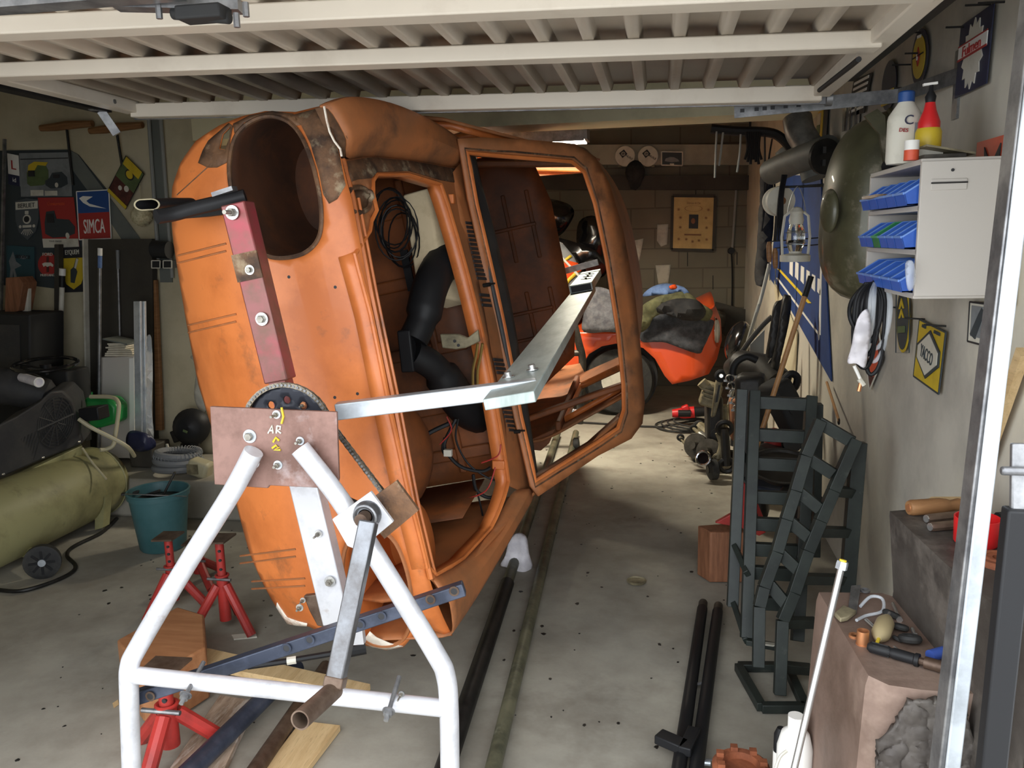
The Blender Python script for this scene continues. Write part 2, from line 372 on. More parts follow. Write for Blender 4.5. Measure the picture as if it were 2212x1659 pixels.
# ------------------------------------------------------------------ up-and-over door, swung open overhead
DL, DR = 289, 1752
Yf, Ym, Yn = 2.93, 2.2, 1.5
zf0, zf1 = U(289,240,Y=Yf), U(1760,203,Y=Yf)
def dpt(x, y, dz=0):         # a point on the door plane
    z0, z1 = zf0, zf1; t = (x - z0.x)/(z1.x - z0.x)
    return Vector((x, y, z0.z + (z1.z - z0.z)*t + dz + (y-Yf)*-.004))
xl, xr = zf0.x, zf1.x + .02
door = T('door_1', None, None, (0, Yf, 2.05)); door['kind'] = 'structure'
def rail(name, y, w, h, x0=None, x1=None, m='door_cream', dz=0):
    a, b = dpt(x0 or xl, y, dz), dpt(x1 or xr, y, dz)
    return MB().bar(a, b, w, h).build(name, m, door, bevel=.004)
rail('bottom_rail', Yf, .05, .05); rail('middle_rail', 2.2, .07, .04, xl-.02, xr); rail('upper_rail', 1.76, .07, .04, xl-.02, xr); rail('top_rail', .95, .05, .05)
for x in (xl, xr):
    MB().bar(dpt(x, .95, .012), dpt(x, Yf, .012), .055, .045).build('side_rail', 'door_cream', door, bevel=.004)
MB().bar(dpt(xl-.02, Yf+.035, -.012), dpt(xr+.02, Yf+.035, -.012), .012, .03).build('edge_angle', 'galv', door)
# ribbed steel skin: trapezoidal ribs running front to back
prof = []; x = xl; pitch = (xr - xl)/22
for i in range(22):
    prof += [(x, .05), (x + pitch*.62, .05), (x + pitch*.7, .022), (x + pitch*.92, .022)]; x += pitch
prof.append((xr, .05))
rows = [[dpt(px_, y, h) for px_, h in prof] for y in (.93, Yf)]
MB().loft(rows).build('ribbed_skin', 'door_skin', door, thick=.004, ang=15)
# spring arm and latch plates at the top of the picture
m = MB().bar(dpt(-1.45, 1.44, -.05), dpt(-.85, 1.46, -.03), .05, .02)
m.bar(U(250,8,Y=1.5), U(520,14,Y=1.55), .04, .02)
m.build('latch_bar', 'galv', door)
MB().cyl(U(372,28,Y=1.52), U(498,38,Y=1.52), .012, 14).box(U(440,30,Y=1.51), (.09,.05,.025)).build('latch_handle', 'black_matt', door, bevel=.004)
m = MB()
for q in ((342,10),(510,28),(530,5)): m.cyl(U(q[0], q[1], Y=1.5), U(q[0], q[1], Y=1.5)-Vector((0,0,.025)), .006, 6)
m.build('latch_bolt', 'galv', door)
m = MB().tube([U(1855,128,Y=2.2), U(1838,142,Y=2.3), U(1770,195,Y=2.75)], .007, 8); m.build('pull_rod', 'black', door)
# overhead tracks
tr = T('door_track', 'dark steel channel track of the overhead door along the right wall', 'door track', (.6, 2.2, 2.05), 'door tracks')
m = MB()
for dx, dz, w, h in ((0,0,.05,.006),(.025,.03,.006,.06),(-.025,.012,.006,.03),(.012,.058,.03,.006)):
    m.bar((.62+dx, 1.45, 2.105+dz), (.62+dx, 3.1, 2.105+dz), w, h)
m.build('channel', 'dark_steel', tr)
MB().lathe([(.0,-.01),(.026,-.01),(.026,.01),(0,.01)], U(1790,212,Y=3.0), (1,0,0), 16).build('roller', 'galv', tr)
tl = T('door_track', 'dark steel channel track of the overhead door at the left', 'door track', (-1.95, 2.2, 2.05), 'door tracks')
m = MB()
xt = xl-.07
for dx, dz, w, h in ((0,0,.05,.006),(-.025,.03,.006,.06),(.025,.012,.006,.03)):
    m.bar((xt+dx, 1.5, zf0.z-.01+dz), (xt+dx, 2.86, zf0.z-.01+dz), w, h)
m.build('channel', 'dark_steel', tl)
MB().lathe([(.0,-.01),(.028,-.01),(.028,.01),(0,.01)], (xt+.01, 2.78, zf0.z+.01), (1,0,0), 16).cyl((xt-.02,2.78,zf0.z+.01),(xt+.1,2.78,zf0.z+.01),.008).build('roller', 'galv', tl)
MB().bar((xt,2.84,zf0.z-.01),(xt+.04,2.86,zf0.z-.09),.02,.03).build('end_stop', 'galv', tl)
# punched bracket from the track to the wall
br = T('track_bracket', 'grey punched steel strip bracing the right door track to the wall', 'bracket', (.6, 3.1, 2.0))
a, b = U(1586,241,Y=3.1), U(1940,207,Y=3.1)
mb = MB().bar(a, b, .006, .045); mb.bar(b, (WX-.005, 2.78, b.z+.005), .006, .045)
mb.build('strip', 'galv', br)
MB().box((WX-.004, 2.8, b.z-.02), (.008,.045,.2)).build('wall_plate', 'galv', br)
m = MB()
for t in (.05,.14,.19,.24,.32,.4): m.box(a+(b-a)*t+Vector((0,-.004,0)), (.014,.004,.012))
m.build('punched_hole', 'ink', br)
# vertical track post and spring arm in the foreground, right
gp = T('door_post', 'bright galvanised upright of the door frame in the right foreground', 'door post', (.6, 1.5, 0))
def post(pxa, pxb, y, w, d, m_, nm, par):
    a, b = U(*pxa, Y=y), U(*pxb, Y=y); dv = (b-a)/(b.z-a.z)
    lo, hi = a + dv*(.0-a.z), a + dv*(2.06-a.z)
    return MB().bar(lo, hi, w, d, (0,1,0)).build(nm, m_, par, bevel=.003)
post((2175,500),(2034,1659), 1.50, .028, .05, 'galv', 'side_flange', gp)
post((2195,500),(2058,1659), 1.47, .026, .006, 'galv_bright', 'front_flange', gp)
ba = T('door_spring_lever', 'black painted square arm standing at the right picture edge', 'spring arm', (.62, 1.4, 0))
a, b = U(2200,1098,Y=1.36), U(2141,1659,Y=1.36); dv = (b-a)/(b.z-a.z)
MB().bar(a+dv*(.0-a.z), a, .04, .03, (0,1,0))  .build('arm', 'black', ba, bevel=.004)
MB().bar(a+Vector((0,0,-.02)), a+Vector((0,.02,.1)), .022, .012, (0,1,0)).cyl(a+Vector((-.03,0,.06)), a+Vector((.03,0,.06)), .007).build('hinge', 'galv', ba, bevel=.003)
# pipes on the end wall
for k, (p, q, w, lab) in enumerate([((321,255),(342,560),.012,'white water pipe running down the bay wall beside the twine ball'), ((347,255),(372,600),.012,'thin white pipe right of the broad grey strip on the bay wall')]):
    tag(MB().tube([U(*p, Y=AY-.04), U((p[0]+q[0])/2,(p[1]+q[1])/2,Y=AY-.04), U(*q, Y=AY-.04)], w, 8).build('wall_pipe', 'pipe_grey'), lab, 'pipe')
tag(MB().prism([U(325,258,Y=AY-.012), U(345,258,Y=AY-.012), U(372,610,Y=AY-.012), U(346,610,Y=AY-.012)], (0,.01,0)).build('wall_strip', 'panel_greygreen'), 'broad grey green strip fixed to the wall between two pipes', 'strip')
# fluorescent fitting on the ceiling
LY = 5.7
a, b = U(965,304,Y=LY), U(1262,296,Y=LY); mid = (a+b)/2
lf = T('ceiling_light', 'fluorescent strip light hung just behind the pale ceiling beam', 'ceiling light', (mid.x, LY+.1, mid.z))
MB().box(mid+Vector((0,.1,.035)), (b.x-a.x, .22, .05)).build('housing', 'galv', lf, bevel=.006)
MB().box(mid+Vector((0,.1,.0)), (b.x-a.x-.03, .19, .02)).build('diffuser', 'lamp_tube', lf)
MB().box(mid+Vector((0,-.015,.012)), (b.x-a.x, .008, .085)).build('front_skirt', 'galv', lf); MB().box(mid+Vector((0,.215,.012)), (b.x-a.x, .008, .085)).build('rear_skirt', 'galv', lf)
MB().box((b.x+.01, LY+.1, mid.z+.02), (.02,.23,.08)).build('end_cap', 'galv', lf)
m = MB().cyl(mid+Vector((-.2,.1,.05)), (mid.x-.2, LY+.1, 2.7), .006, 6); m.build('hanger', 'galv', lf); MB().cyl(mid+Vector((.25,.1,.05)), (mid.x+.25, LY+.1, 2.7), .006, 6).build('hanger', 'galv', lf)
def lamp(name, loc, sx, sy, power, col, rot=(0,0,0), par=None):
    l = D.lights.new(name, 'AREA'); l.shape = 'RECTANGLE'; l.size = sx; l.size_y = sy; l.energy = power; l.color = col
    o = D.objects.new(name, l); C.objects.link(o)
    o.location = Vector(loc) - (ORG[par.name] if par else Vector((0,0,0))); o.rotation_euler = rot
    if par: o.parent = par
lamp('strip_light', mid+Vector((0,.1,-.015)), b.x-a.x-.04, .18, 92, (1,.92,.74), par=lf)
# ------------------------------------------------------------------ orange car shell on the rotisserie
TH = math.radians(11); UD = Vector((math.sin(TH),0,-math.cos(TH))); VD = Vector((math.cos(TH),0,math.sin(TH))); WD = Vector((0,1,.07))
AX = U(620, 900, Y=2.1)
def K(u, v, w): return AX + UD*u + VD*v + WD*(w-2.1)
def IK(p):
    d = Vector(p) - AX; w = d.y + 2.1; d = d - WD*(w-2.1); return d.dot(UD), d.dot(VD), w
def hit(px, py, g, y0=1.6, y1=7):
    r = ray(px, py); r = r/r.y; n = 140; pv = None
    for i in range(n+1):
        y = y0+(y1-y0)*i/n; s = g(*IK(CAM + r*y))
        if pv is not None and (s > 0) != (pv > 0):
            a, b = y-(y1-y0)/n, y
            for _ in range(24):
                c = (a+b)/2
                if (g(*IK(CAM + r*c)) > 0) == (pv > 0): a = c
                else: b = c
            return IK(CAM + r*a)
        pv = s
    return IK(CAM + r*2.6)
car = T('car_body_shell', 'stripped orange car body turned on its side on a rotisserie stand', 'car body', K(0,0,3.4))
def wfront(u, v):
    w = 2.33 + max(0, abs(u)-.52)**2*.9 + max(0, -.1-v)**2*1.15 + max(0, v-.17)*.3
    return w + .02*math.cos(u*2)
def gfront(u, v, w): return w - wfront(u, v)
def tracef(pts): 
    out = []
    for a, b in pts: q = hit(a, b, gfront); out.append((q[0], q[1]))
    return out
def sm(pts, n=4): return [(p.x, p.y) for p in catmull([Vector((a,b,0)) for a,b in pts], n, True)]
outer = tracef([(372,465),(374,405),(392,352),(425,305),(475,272),(525,252),(575,241),(640,243),(690,231),(704,228),(738,345),(760,430),(800,640),(850,880),(890,1090),(928,1250),(977,1372),(940,1362),(908,1330),(893,1372),(872,1396),(835,1403),(792,1393),(740,1380),(668,1352),(622,1345),(575,1270),(538,1185),(508,1075),(470,960),(430,830),(405,700),(385,580)])
oval = [(500,405),(497,345),(512,292),(545,262),(585,251),(625,264),(655,300),(678,360),(693,430),(695,490),(683,525),(655,548),(615,557),(578,552),(545,525),(517,470)]
low = [(775,1140),(815,1140),(855,1172),(880,1235),(890,1300),(886,1350),(868,1383),(835,1394),(795,1385),(760,1345),(742,1270),(745,1190)]
slot = [(475,322),(482,290),(500,272),(497,300),(488,324)]
ho, hl, hs = sm(tracef(oval)), sm(tracef(low)), tracef(slot)
def ffn(u, v, dw=0): return K(u, v, wfront(u, v)+dw)
fp = sheet(outer, [ho, hl, hs], .028, ffn).build('front_panel', 'orange_paint', car, thick=.006, ang=50)
# crease between valance and panel, stamped swages on the valance
cr = tracef([(495,482),(530,640),(580,815),(615,900),(655,1060),(700,1230),(725,1330)])
MB().tube([ffn(u,v,-.004) for u,v in cr], .007, 6).build('valance_crease', 'orange_paint', fp)
for a, b in [((385,552),(490,526)),((408,702),(512,678)),((520,1200),(640,1185)),((545,1255),(660,1248))]:
    for dy in (0, 16):
        sw = tracef([(a[0]+(b[0]-a[0])*k/8,a[1]+dy+(b[1]-a[1])*k/8) for k in range(9)]); MB().tube([ffn(*p,-.0035) for p in sw], .0035, 5).build('swage', 'orange_dusty', fp)
MB().tube([ffn(*p,-.003) for p in tracef([(384,421),(405,402),(427,382),(449,362),(470,342)])], .0025, 5).build('seam_line', 'bare_rust', fp)
m = MB()
for q in [(625,598),(724,858),(773,850),(725,620)]:
    u, v = tracef([q])[0]; c = ffn(u, v, -.0035); m.lathe([(.0,0),(.005,0),(.005,.003),(0,.003)], c, (0,1,0), 10)
m.build('bolt_hole', 'ink', fp)
# bare, cut and rusty metal round the upper lamp opening
def patch(name, pts, mt, dw=-.005, smooth=3, holes=()): 
    P = tracef(pts); 
    if smooth: P = sm(P, smooth)
    return sheet(P, list(holes), .02, lambda u, v: ffn(u, v, dw)).build(name, mt, fp, thick=.002, ang=50)
patch('bare_metal_patch', [(430,352),(440,325),(452,304),(474,285),(496,266),(505,272),(499,300),(497,345),(490,352),(470,362),(450,362)], 'bare_rust', smooth=0, holes=[hs])
patch('bare_metal_patch', [(640,247),(690,234),(703,232),(716,270),(736,338),(748,400),(730,430),(712,440),(700,420),(690,370),(672,310),(652,270),(628,250)], 'bare_rust', smooth=0)
patch('bare_metal_patch', [(505,268),(540,250),(590,240),(635,246),(652,270),(640,272),(612,254),(570,250),(530,264),(508,288)], 'bare_rust', smooth=0)
patch('primer_patch', [(800,1362),(815,1375),(845,1388),(872,1394),(840,1402),(805,1396),(785,1384)], 'primer_edge', smooth=0)
patch('primer_patch', [(600,1300),(622,1332),(665,1345),(664,1351),(622,1346),(598,1310)], 'primer_edge', smooth=0)
# rolled rims and tunnels of the two lamp openings
for loop, nm, mt in ((ho,'lamp_rim','bare_rust'),(hl,'lamp_rim','orange_dusty')):
    lp = resamp(loop, .03)
    MB().tube([ffn(p[0],p[1],-.003) for p in lp], .007, 6, closed=True).build(nm, mt, fp)
    cu = sum(p[0] for p in lp)/len(lp); cv = sum(p[1] for p in lp)/len(lp)
    rows = [[ffn(p[0],p[1]) for p in lp]]
    for k, sc_ in ((.06,1.02),(.16,1.0),(.30,.92),(.38,.75)):
        rows.append([K(cu+(p[0]-cu)*sc_, cv+(p[1]-cv)*sc_, wfront(p[0],p[1])+k) for p in lp])
    mb = MB().loft(rows, closed=True); mb.f.append(tuple(range(len(mb.v)-len(lp), len(mb.v))))
    mb.build('lamp_bowl', 'shaded_grime' if loop is ho else 'orange_paint', fp, thick=.003)  # upper bowl darkened by colour for its shade, lower one in body paint
# deck around the luggage opening
def vdeck(u, w): return .205 + .17*(w-2.38) + .04*(1-(u/.7)**2)*(1 if w > 2.5 else .4) - max(0, abs(u)-.6)**2*2.2
def gdeck(u, v, w): return v - vdeck(u, w)
def traced(pts): return [(lambda q: (q[0], q[2]))(hit(a, b, gdeck)) for a, b in pts]
def dfn(u, w, dv=0): return K(u, vdeck(u, w)+dv, w)
lipf = traced([(738,345),(760,430),(800,640),(850,880),(890,1090),(928,1250)])
dout = traced([(740,346),(800,338),(880,345),(985,362),(1010,500),(1060,760),(1110,1040),(1150,1072),(1100,1165),(1050,1250),(977,1372),(950,1330),(928,1250),(890,1090),(850,880),(800,640),(760,430)])
hood = traced([(812,378),(880,377),(950,398),(965,440),(1000,560),(1045,740),(1075,900),(1097,1040),(1060,1140),(1000,1205),(940,1241),(922,1225),(880,1060),(840,880),(800,680),(765,550),(797,500),(812,455),(804,420),(804,392)])
tab = sm(traced([(745,432),(752,412),(772,405),(792,413),(799,432),(792,452),(772,460),(752,452)]))
dk = sheet(dout, [hood, tab], .03, dfn).build('hood_deck', 'orange_dusty', car, thick=.005, ang=50)
hl_ = resamp(hood, .04)
MB().tube([dfn(p[0],p[1],.003) for p in hl_], .007, 6, closed=True).build('opening_rim', 'orange_paint', dk)
MB().loft([[dfn(p[0],p[1]) for p in hl_], [dfn(p[0],p[1],-.05) for p in hl_]], closed=True).build('opening_flange', 'orange_paint', dk, thick=.003)
MB().tube([dfn(p[0],p[1],.004) for p in lipf], .009, 6).tube([dfn(p[0],p[1]+.03,.004) for p in lipf[1:]], .006, 6).build('front_lip', 'orange_paint', dk)
tb = resamp(tab, .02)
MB().tube([dfn(p[0],p[1],.004) for p in tb], .008, 6, closed=True).loft([[dfn(p[0],p[1]) for p in tb],[dfn(p[0],p[1],-.08) for p in tb]], closed=True).build('filler_neck', 'bare_rust', dk)
gut = traced([(716,348),(800,345),(880,352),(978,385)])
P = traced([(742,350),(800,341),(880,348),(982,366),(978,395),(950,390),(880,370),(812,372),(798,386),(770,388),(752,395)])
sheet(P, [], .03, lambda u, w: dfn(u, w, .006)).build('dirty_gutter', 'bare_rust', dk, thick=.003)
# front wings: upper (towards the ceiling) and lower
def wing(inner, outer_px, ws, sgn, name, mt):
    n = 12
    A = [Vector(dfn(*p)) for p in inner]; A = resN(A, n)
    B = [U(a, b, Y=w) for (a, b), w in zip(outer_px, ws)]; B = resN(B, n)
    rows = []
    Mid = [(a+b)/2 + VD*.035 - UD*(.02*sgn) for a, b in zip(A, B)]
    Q1 = [a*.7+b*.3 + VD*.03 for a, b in zip(A, B)]; Q3 = [a*.2+b*.8+VD*.015+UD*(.015*sgn) for a, b in zip(A, B)]
    Dn = [b - VD*.06 - UD*(.0 if sgn > 0 else -.004) for b in B]; Dn2 = [b - VD*(.16 if sgn < 0 else .4) - UD*(.03*sgn) for b in B]
    if sgn < 0: Dn = [b - VD*.03 for b in B]
    o = MB().loft([A, Q1, Mid, Q3, B, Dn]+([Dn2] if sgn > 0 else [])).build(name, mt, car, thick=.005, sub=1, ang=60)
    if sgn < 0:
        f = [r[0]+Vector((0,.004,0)) for r in (A, Q1, Mid, Q3, B, Dn)]; f.append(f[0].lerp(f[-1], .5)-UD*-.02)
        MB().add(f, [tuple(range(len(f)))]).build('cut_flange', 'bare_rust', o, thick=.004)
    return o
def resN(pts, n):
    c = catmull(pts, 10); L = [0]
    for i in range(1, len(c)): L.append(L[-1] + (c[i]-c[i-1]).length)
    out = []
    for k in range(n):
        s = L[-1]*k/(n-1); j = max(i for i in range(len(L)) if L[i] <= s+1e-9); j = min(j, len(c)-2)
        t = (s-L[j])/max(1e-9, L[j+1]-L[j]); out.append(c[j].lerp(c[j+1], min(1, t)))
    return out
wing(traced([(742,346),(800,338),(880,345),(985,362)]), [(700,228),(745,207),(810,212),(870,229),(940,262),(992,300)], [2.36,2.42,2.6,2.78,3.0,3.22], -1, 'front_wing', 'orange_dusty')
wing(traced([(928,1250),(1000,1208),(1060,1142),(1110,1055)]), [(978,1374),(1012,1322),(1060,1240),(1110,1150),(1152,1075)], [2.42,2.55,2.75,3.0,3.22], 1, 'front_wing', 'orange_dusty')
P = tracef([(703,230),(712,262),(722,300),(737,340),(720,342),(705,320),(700,260)])
# jagged cut edge of the wing
m = MB(); pe = [(700,230),(706,262),(712,285),(722,305),(735,322),(738,338)]
m.tube([U(a, b, Y=2.345) for a, b in pe], .0035, 5); m.build('cut_edge', 'primer_edge', car)
# cowl, vents, black scuttle strip
def gcowl(u, v, w): return v - (.345 + .22*(w-3.15) + .03*(1-(u/.7)**2))
def tracec(pts): return [(lambda q: (q[0], q[2]))(hit(a, b, gcowl)) for a, b in pts]
def cfn(u, w, dv=0): return K(u, .345+.22*(w-3.15)+.03*(1-(u/.7)**2)+dv, w)
P = tracec([(978,372),(1012,330),(1050,470),(1090,680),(1130,900),(1162,1060),(1148,1072),(1100,1050),(1065,860),(1035,700),(1000,530)])
cw = sheet(P, [], .04, cfn).build('cowl', 'orange_dusty', car, thick=.005)
P = tracec([(1002,335),(1018,338),(1032,400),(1062,510),(1092,640),(1125,840),(1142,950),(1155,1040),(1140,1048),(1112,900),(1085,760),(1050,600),(1015,430)])
sheet(P, [], .03, lambda u, w: cfn(u, w, .012)).build('scuttle_strip', 'charcoal', cw, thick=.012)
m = MB()
def slots(a, b, n):
    for k in range(n):
        t = k/max(1, n-1); x, y = a[0]+(b[0]-a[0])*t, a[1]+(b[1]-a[1])*t
        p = traced([(x-10, y-1)])[0]; q = traced([(x+10, y+1)])[0]
        MB().bar(dfn(*p, .004), dfn(*q, .004), .011, .006, up=VD).build('vent_slot', 'ink', dk)
slots((1013,483),(1038,602),14); slots((1044,638),(1049,660),3); slots((1074,778),(1082,806),4); slots((1092,882),(1107,930),6)
m = MB()
for q in ((1043,617),(1108,933)): 
    c = dfn(*traced([q])[0]); m.cyl(c, c+VD*.03-WD*.01, .008, 10).cyl(c+VD*.03, c+VD*.05-WD*.012, .004, 8)
m.build('wiper_spindle', 'dark_steel', dk)
# windscreen frame
def wws(u, v): return 3.22 + (v-.40)*1.15 + .07*(u/.65)**2*-1
def gws(u, v, w): return w - wws(u, v)
def tracew(pts): return [(lambda q: (q[0], q[1]))(hit(a, b, gws)) for a, b in pts]
def wfn(u, v, dw=0): return K(u, v, wws(u, v)+dw)
wo = [(988,300),(1040,297),(1150,303),(1240,311),(1285,340),(1315,398),(1345,500),(1370,640),(1385,780),(1391,870),(1386,915),(1362,948),(1290,985),(1162,1072),(1145,1050),(1110,900),(1062,680),(1010,430)]
wi = [(1010,330),(1100,338),(1235,349),(1262,372),(1285,440),(1310,560),(1335,720),(1346,830),(1347,885),(1334,925),(1290,955),(1157,1038),(1125,895),(1087,690),(1030,440)]
WO, WI = tracew(wo), tracew(wi)
ws = sheet(WO, [WI], .035, wfn).build('windscreen_frame', 'orange_dusty', car, thick=.012, ang=50)
lp = resamp(WI, .05)
MB().tube([wfn(p[0],p[1],-.008) for p in lp], .009, 6, closed=True).build('glazing_lip', 'orange_paint', ws)
lp2 = [(p[0]*1.03+.002, p[1]+(.012 if p[1] > .55 else -.005)) for p in lp]
MB().tube([wfn(p[0],p[1],-.006) for p in lp2], .005, 6, closed=True).build('gasket_groove', 'bare_rust', ws)
MB().loft([[wfn(p[0],p[1]) for p in lp],[wfn(p[0]*.985,p[1]-.004,.06) for p in lp]], closed=True).build('inner_flange', 'orange_inner', ws, thick=.004)
ol = resamp(WO[1:12], .05)
# roof skin from the header back
hd = [p for p in WO if p[1] > .72]
us = [-.66+1.24*k/12 for k in range(13)]
vtop = max(p[1] for p in WO)
rows = []
for w_, dv, sh in ((.02,.0,1),(.12,.015,1),(.4,.04,1),(.8,.045,1),(1.15,.02,.98),(1.38,-.03,.94)):
    rows.append([K(-.05+u_*sh*.86, vtop-.03+dv-.14*(abs(u_)/.66)**3, wws(u_, vtop-.03-.14*(abs(u_)/.66)**3)+w_) for u_ in us])
MB().loft(rows).build('roof', 'orange_dusty', car, thick=.006, sub=1, ang=60)
# side walls with door and quarter-window apertures
def uside(v, s): return s*((.76 if s < 0 else .78) - max(0, v-.33)*(.52 if s < 0 else .36)) - .05
def side(s, nm):
    so = ([(-.36,3.12),(.0,3.05),(.2,3.0),(.36,3.16),] if s < 0 else [(-.36,2.6),(-.02,2.45),(.2,2.45),(.36,3.16),]) + [(.42,3.2),(.8,3.64),(.82,3.8),(.82,4.5),(.78,5.0),(.42,5.25),(.34,5.7),(.0,5.8),(-.30,5.5),(-.36,5.3)]
    arch = [(-.36+.02,2.62),(-.15,2.62),(-.02,2.75),(.0,2.85),(-.02,2.95),(-.15,3.08),(-.34,3.08)]
    dr = [(-.26,3.26),(-.26,3.9),(.0,4.0),(.38,4.0),(.74,3.98),(.78,3.9),(.77,3.72),(.42,3.26),(.3,3.24)]
    qw = [(.42,4.12),(.72,4.1),(.76,4.2),(.72,4.66),(.44,4.8)]
    rr = [(-.34,4.72),(-.12,4.74),(.0,4.9),(.0,5.05),(-.12,5.2),(-.34,5.22)]
    fn = lambda v, w: K(uside(v, s), v, w)
    sd = sheet(so, ([arch] if s > 0 else [])+[dr, qw, rr], .07, fn).build(nm, 'orange_dusty', car, thick=.012)
    for L_, mt in (((dr,'orange_paint'),(qw,'orange_paint')) if s < 0 else ((qw,'orange_paint'),)):
        q = resamp(L_, .06); MB().loft([[K(uside(a,s)*1.0, a, b) for a, b in q],[K(uside(a,s)-s*.035, a, b) for a, b in q]], closed=True).build('aperture_return', mt, sd, thick=.004)
    # pillars and belt rails seen from inside
    m = MB(); 
    m.bar(K(uside(-.26,s)-s*.03,-.28,4.02), K(uside(.8,s)-s*.03,.8,4.05), .06, .03)
    m.bar(K(uside(.4,s)-s*.03,.40,4.0), K(uside(.4,s)-s*.03,.40,5.0), .03, .05)
    m.bar(K(uside(.8,s)-s*.04,.80,3.75), K(uside(.78,s)-s*.04,.78,4.45), .05, .05)
    m.bar(K(uside(-.27,s)-s*.04,-.29,3.3), K(uside(-.27,s)-s*.04,-.29,4.4), .1, .09)
    m.build('pillar_boxes', 'orange_inner', sd, bevel=.008)
    if s > 0: MB().prism([U(a,b,Y=4.02) for a,b in [(1148,948),(1200,926),(1186,958),(1168,974),(1150,972)]], (0,.02,0)).build('pillar_foot', 'orange_inner', sd, bevel=.004)
    return sd
side(-1, 'side_panel'); side(1, 'side_panel')
# floor, bulkheads, rear seat panel, rear panel
MB().loft([[K(u_, -.33+.03*(abs(u_) < .1), w_) for u_ in (-.8,-.45,-.12,-.1,.1,.12,.4,.72)] for w_ in (2.5,3.2,3.3,4.2,5.3)]).build('floor_pan', 'orange_inner', car, thick=.005)
bk = sheet([(-.68,-.33),(.62,-.33),(.62,.30),(-.68,.30)], [], .12, lambda u, v: K(u, v, 3.22)).build('bulkhead', 'orange_inner', car, thick=.006)
m = MB()
for u_ in (-.5,-.22,.06,.3,.5): m.box(K(u_, 0, 3.205), (.05,.02,.5), Matrix((VD.cross(Vector((0,1,0))), Vector((0,1,0)), VD)).transposed())
for v_ in (-.12,.12): m.bar(K(-.62, v_, 3.205), K(.58, v_, 3.205), .03, .03)
m.build('bulkhead_swage', 'orange_inner', bk, bevel=.008)
MB().loft([[K(.62, v_, w_) for v_ in (-.33,-.1,.1,.2)] for w_ in (2.8,2.95,3.2)]).build('inner_wing', 'orange_inner', car, thick=.004)
MB().loft([[K(-.69, v_, w_) for v_ in (-.33,-.1,.1,.2)] for w_ in (2.8,2.95,3.2)]).build('inner_wing', 'orange_inner', car, thick=.004)
wa = MB().ell(K(.38,-.10,2.92), (.20,.2,.24), None, 24, 14).build('wheel_arch', 'orange_inner', car)
MB().torus(K(.38,-.10,2.92), .205, .006, VD, 28, 6).build('arch_seam', 'bare_rust', wa)
rs = sheet([(-.72,-.33),(.64,-.33),(.66,.20),(.52,.42),(.3,.47),(-.4,.47),(-.62,.42),(-.74,.2)], [], .1, lambda u, v: K(u, v, 4.88+.12*v)).build('rear_seat_panel', 'orange_inner', car, thick=.008)
m = MB()
for v_ in (-.2,.02,.2,.34): 
    m.bar(K(-.5,v_,4.875+.12*v_), K(-.1,v_,4.875+.12*v_), .025, .02); m.bar(K(.08,v_+.02,4.875+.12*v_), K(.5,v_+.02,4.875+.12*v_), .025, .02)
for u_ in (-.3,.2,.36): m.bar(K(u_,.1,4.885), K(u_,.36,4.905), .025, .02)
m.build('panel_swage', 'orange_inner', rs, bevel=.006)
MB().loft([[K(u_, -.3, 5.55) for u_ in (-.6,0,.55)],[K(u_, .1, 5.75) for u_ in (-.62,0,.58)],[K(u_, .26, 5.62) for u_ in (-.62,0,.58)]]).build('rear_panel', 'orange_dusty', car, thick=.006)
m = MB().tube([K(-.5,.78,5.02), K(0,.82,5.05), K(.4,.78,5.02)], .02, 8)
m.build('rear_window_frame', 'orange_inner', car)
# luggage bay contents that belong to the car: duct, bracket, cables, wiring
du = MB().tube(catmull([U(892,735,Y=2.9), U(912,690,Y=2.94), U(928,625,Y=3.0), U(952,575,Y=3.1), U(985,548,Y=3.22), U(1012,540,Y=3.4)], 5), [.056]*6+[.068]*9+[.074]*11, 14, flat=1.0)
du.tube(catmull([U(892,765,Y=2.9), U(935,790,Y=2.95), U(968,830,Y=3.02), U(1000,878,Y=3.12), U(1035,900,Y=3.25), U(1062,895,Y=3.42)], 5), [.054]*8+[.07]*18, 14)
dd = du.build('air_duct', 'black', car, ang=60)
MB().bar(U(876,712,Y=2.88), U(886,802,Y=2.88), .06, .05, (1,0,0)).build('duct_flange', 'black', dd, bevel=.006)
hb = MB().prism([U(950,722,Y=3.0), U(990,722,Y=3.0), U(1010,730,Y=3.0), U(1032,712,Y=3.0), U(1036,738,Y=3.0), U(1006,752,Y=3.0), U(985,755,Y=3.0), U(955,752,Y=3.0)], (0,.02,0)).build('hinge_bracket', 'parts_tan', car, bevel=.004)
MB().lathe([(0,0),(.006,0),(.006,.003),(0,.003)], U(982,737,Y=2.996), (0,1,0), 10).lathe([(0,0),(.006,0),(.006,.003),(0,.003)], U(990,746,Y=2.996), (0,1,0), 10).build('bracket_hole', 'ink', hb)
m = MB()
for dx in (0,10): m.tube(catmull([U(1032+dx,742,Y=2.98), U(1028+dx,770,Y=3.0), U(1022+dx,800,Y=3.02), U(1022+dx,840,Y=3.05)], 4), .006, 6)
m.build('brake_pipe', 'gold', car)
m = MB()
for q in [[(985,905),(960,960),(975,990),(1000,1010),(1040,1018),(1060,1010)],[(990,905),(985,950),(1010,1000),(1050,1030),(1080,1040)],[(1022,1025),(1030,1060),(1060,1075),(1085,1055)],[(870,985),(920,940),(970,915)],[(1030,1060),(1040,1100),(1045,1130)],[(960,945),(955,970),(962,985)]]:
    m.tube(catmull([U(a, b, Y=3.02+.0006*(a-960)) for a, b in q], 5), random.choice([.004,.007,.009]), 6)
wl = m.build('wiring_loom', 'black', car)
m = MB()
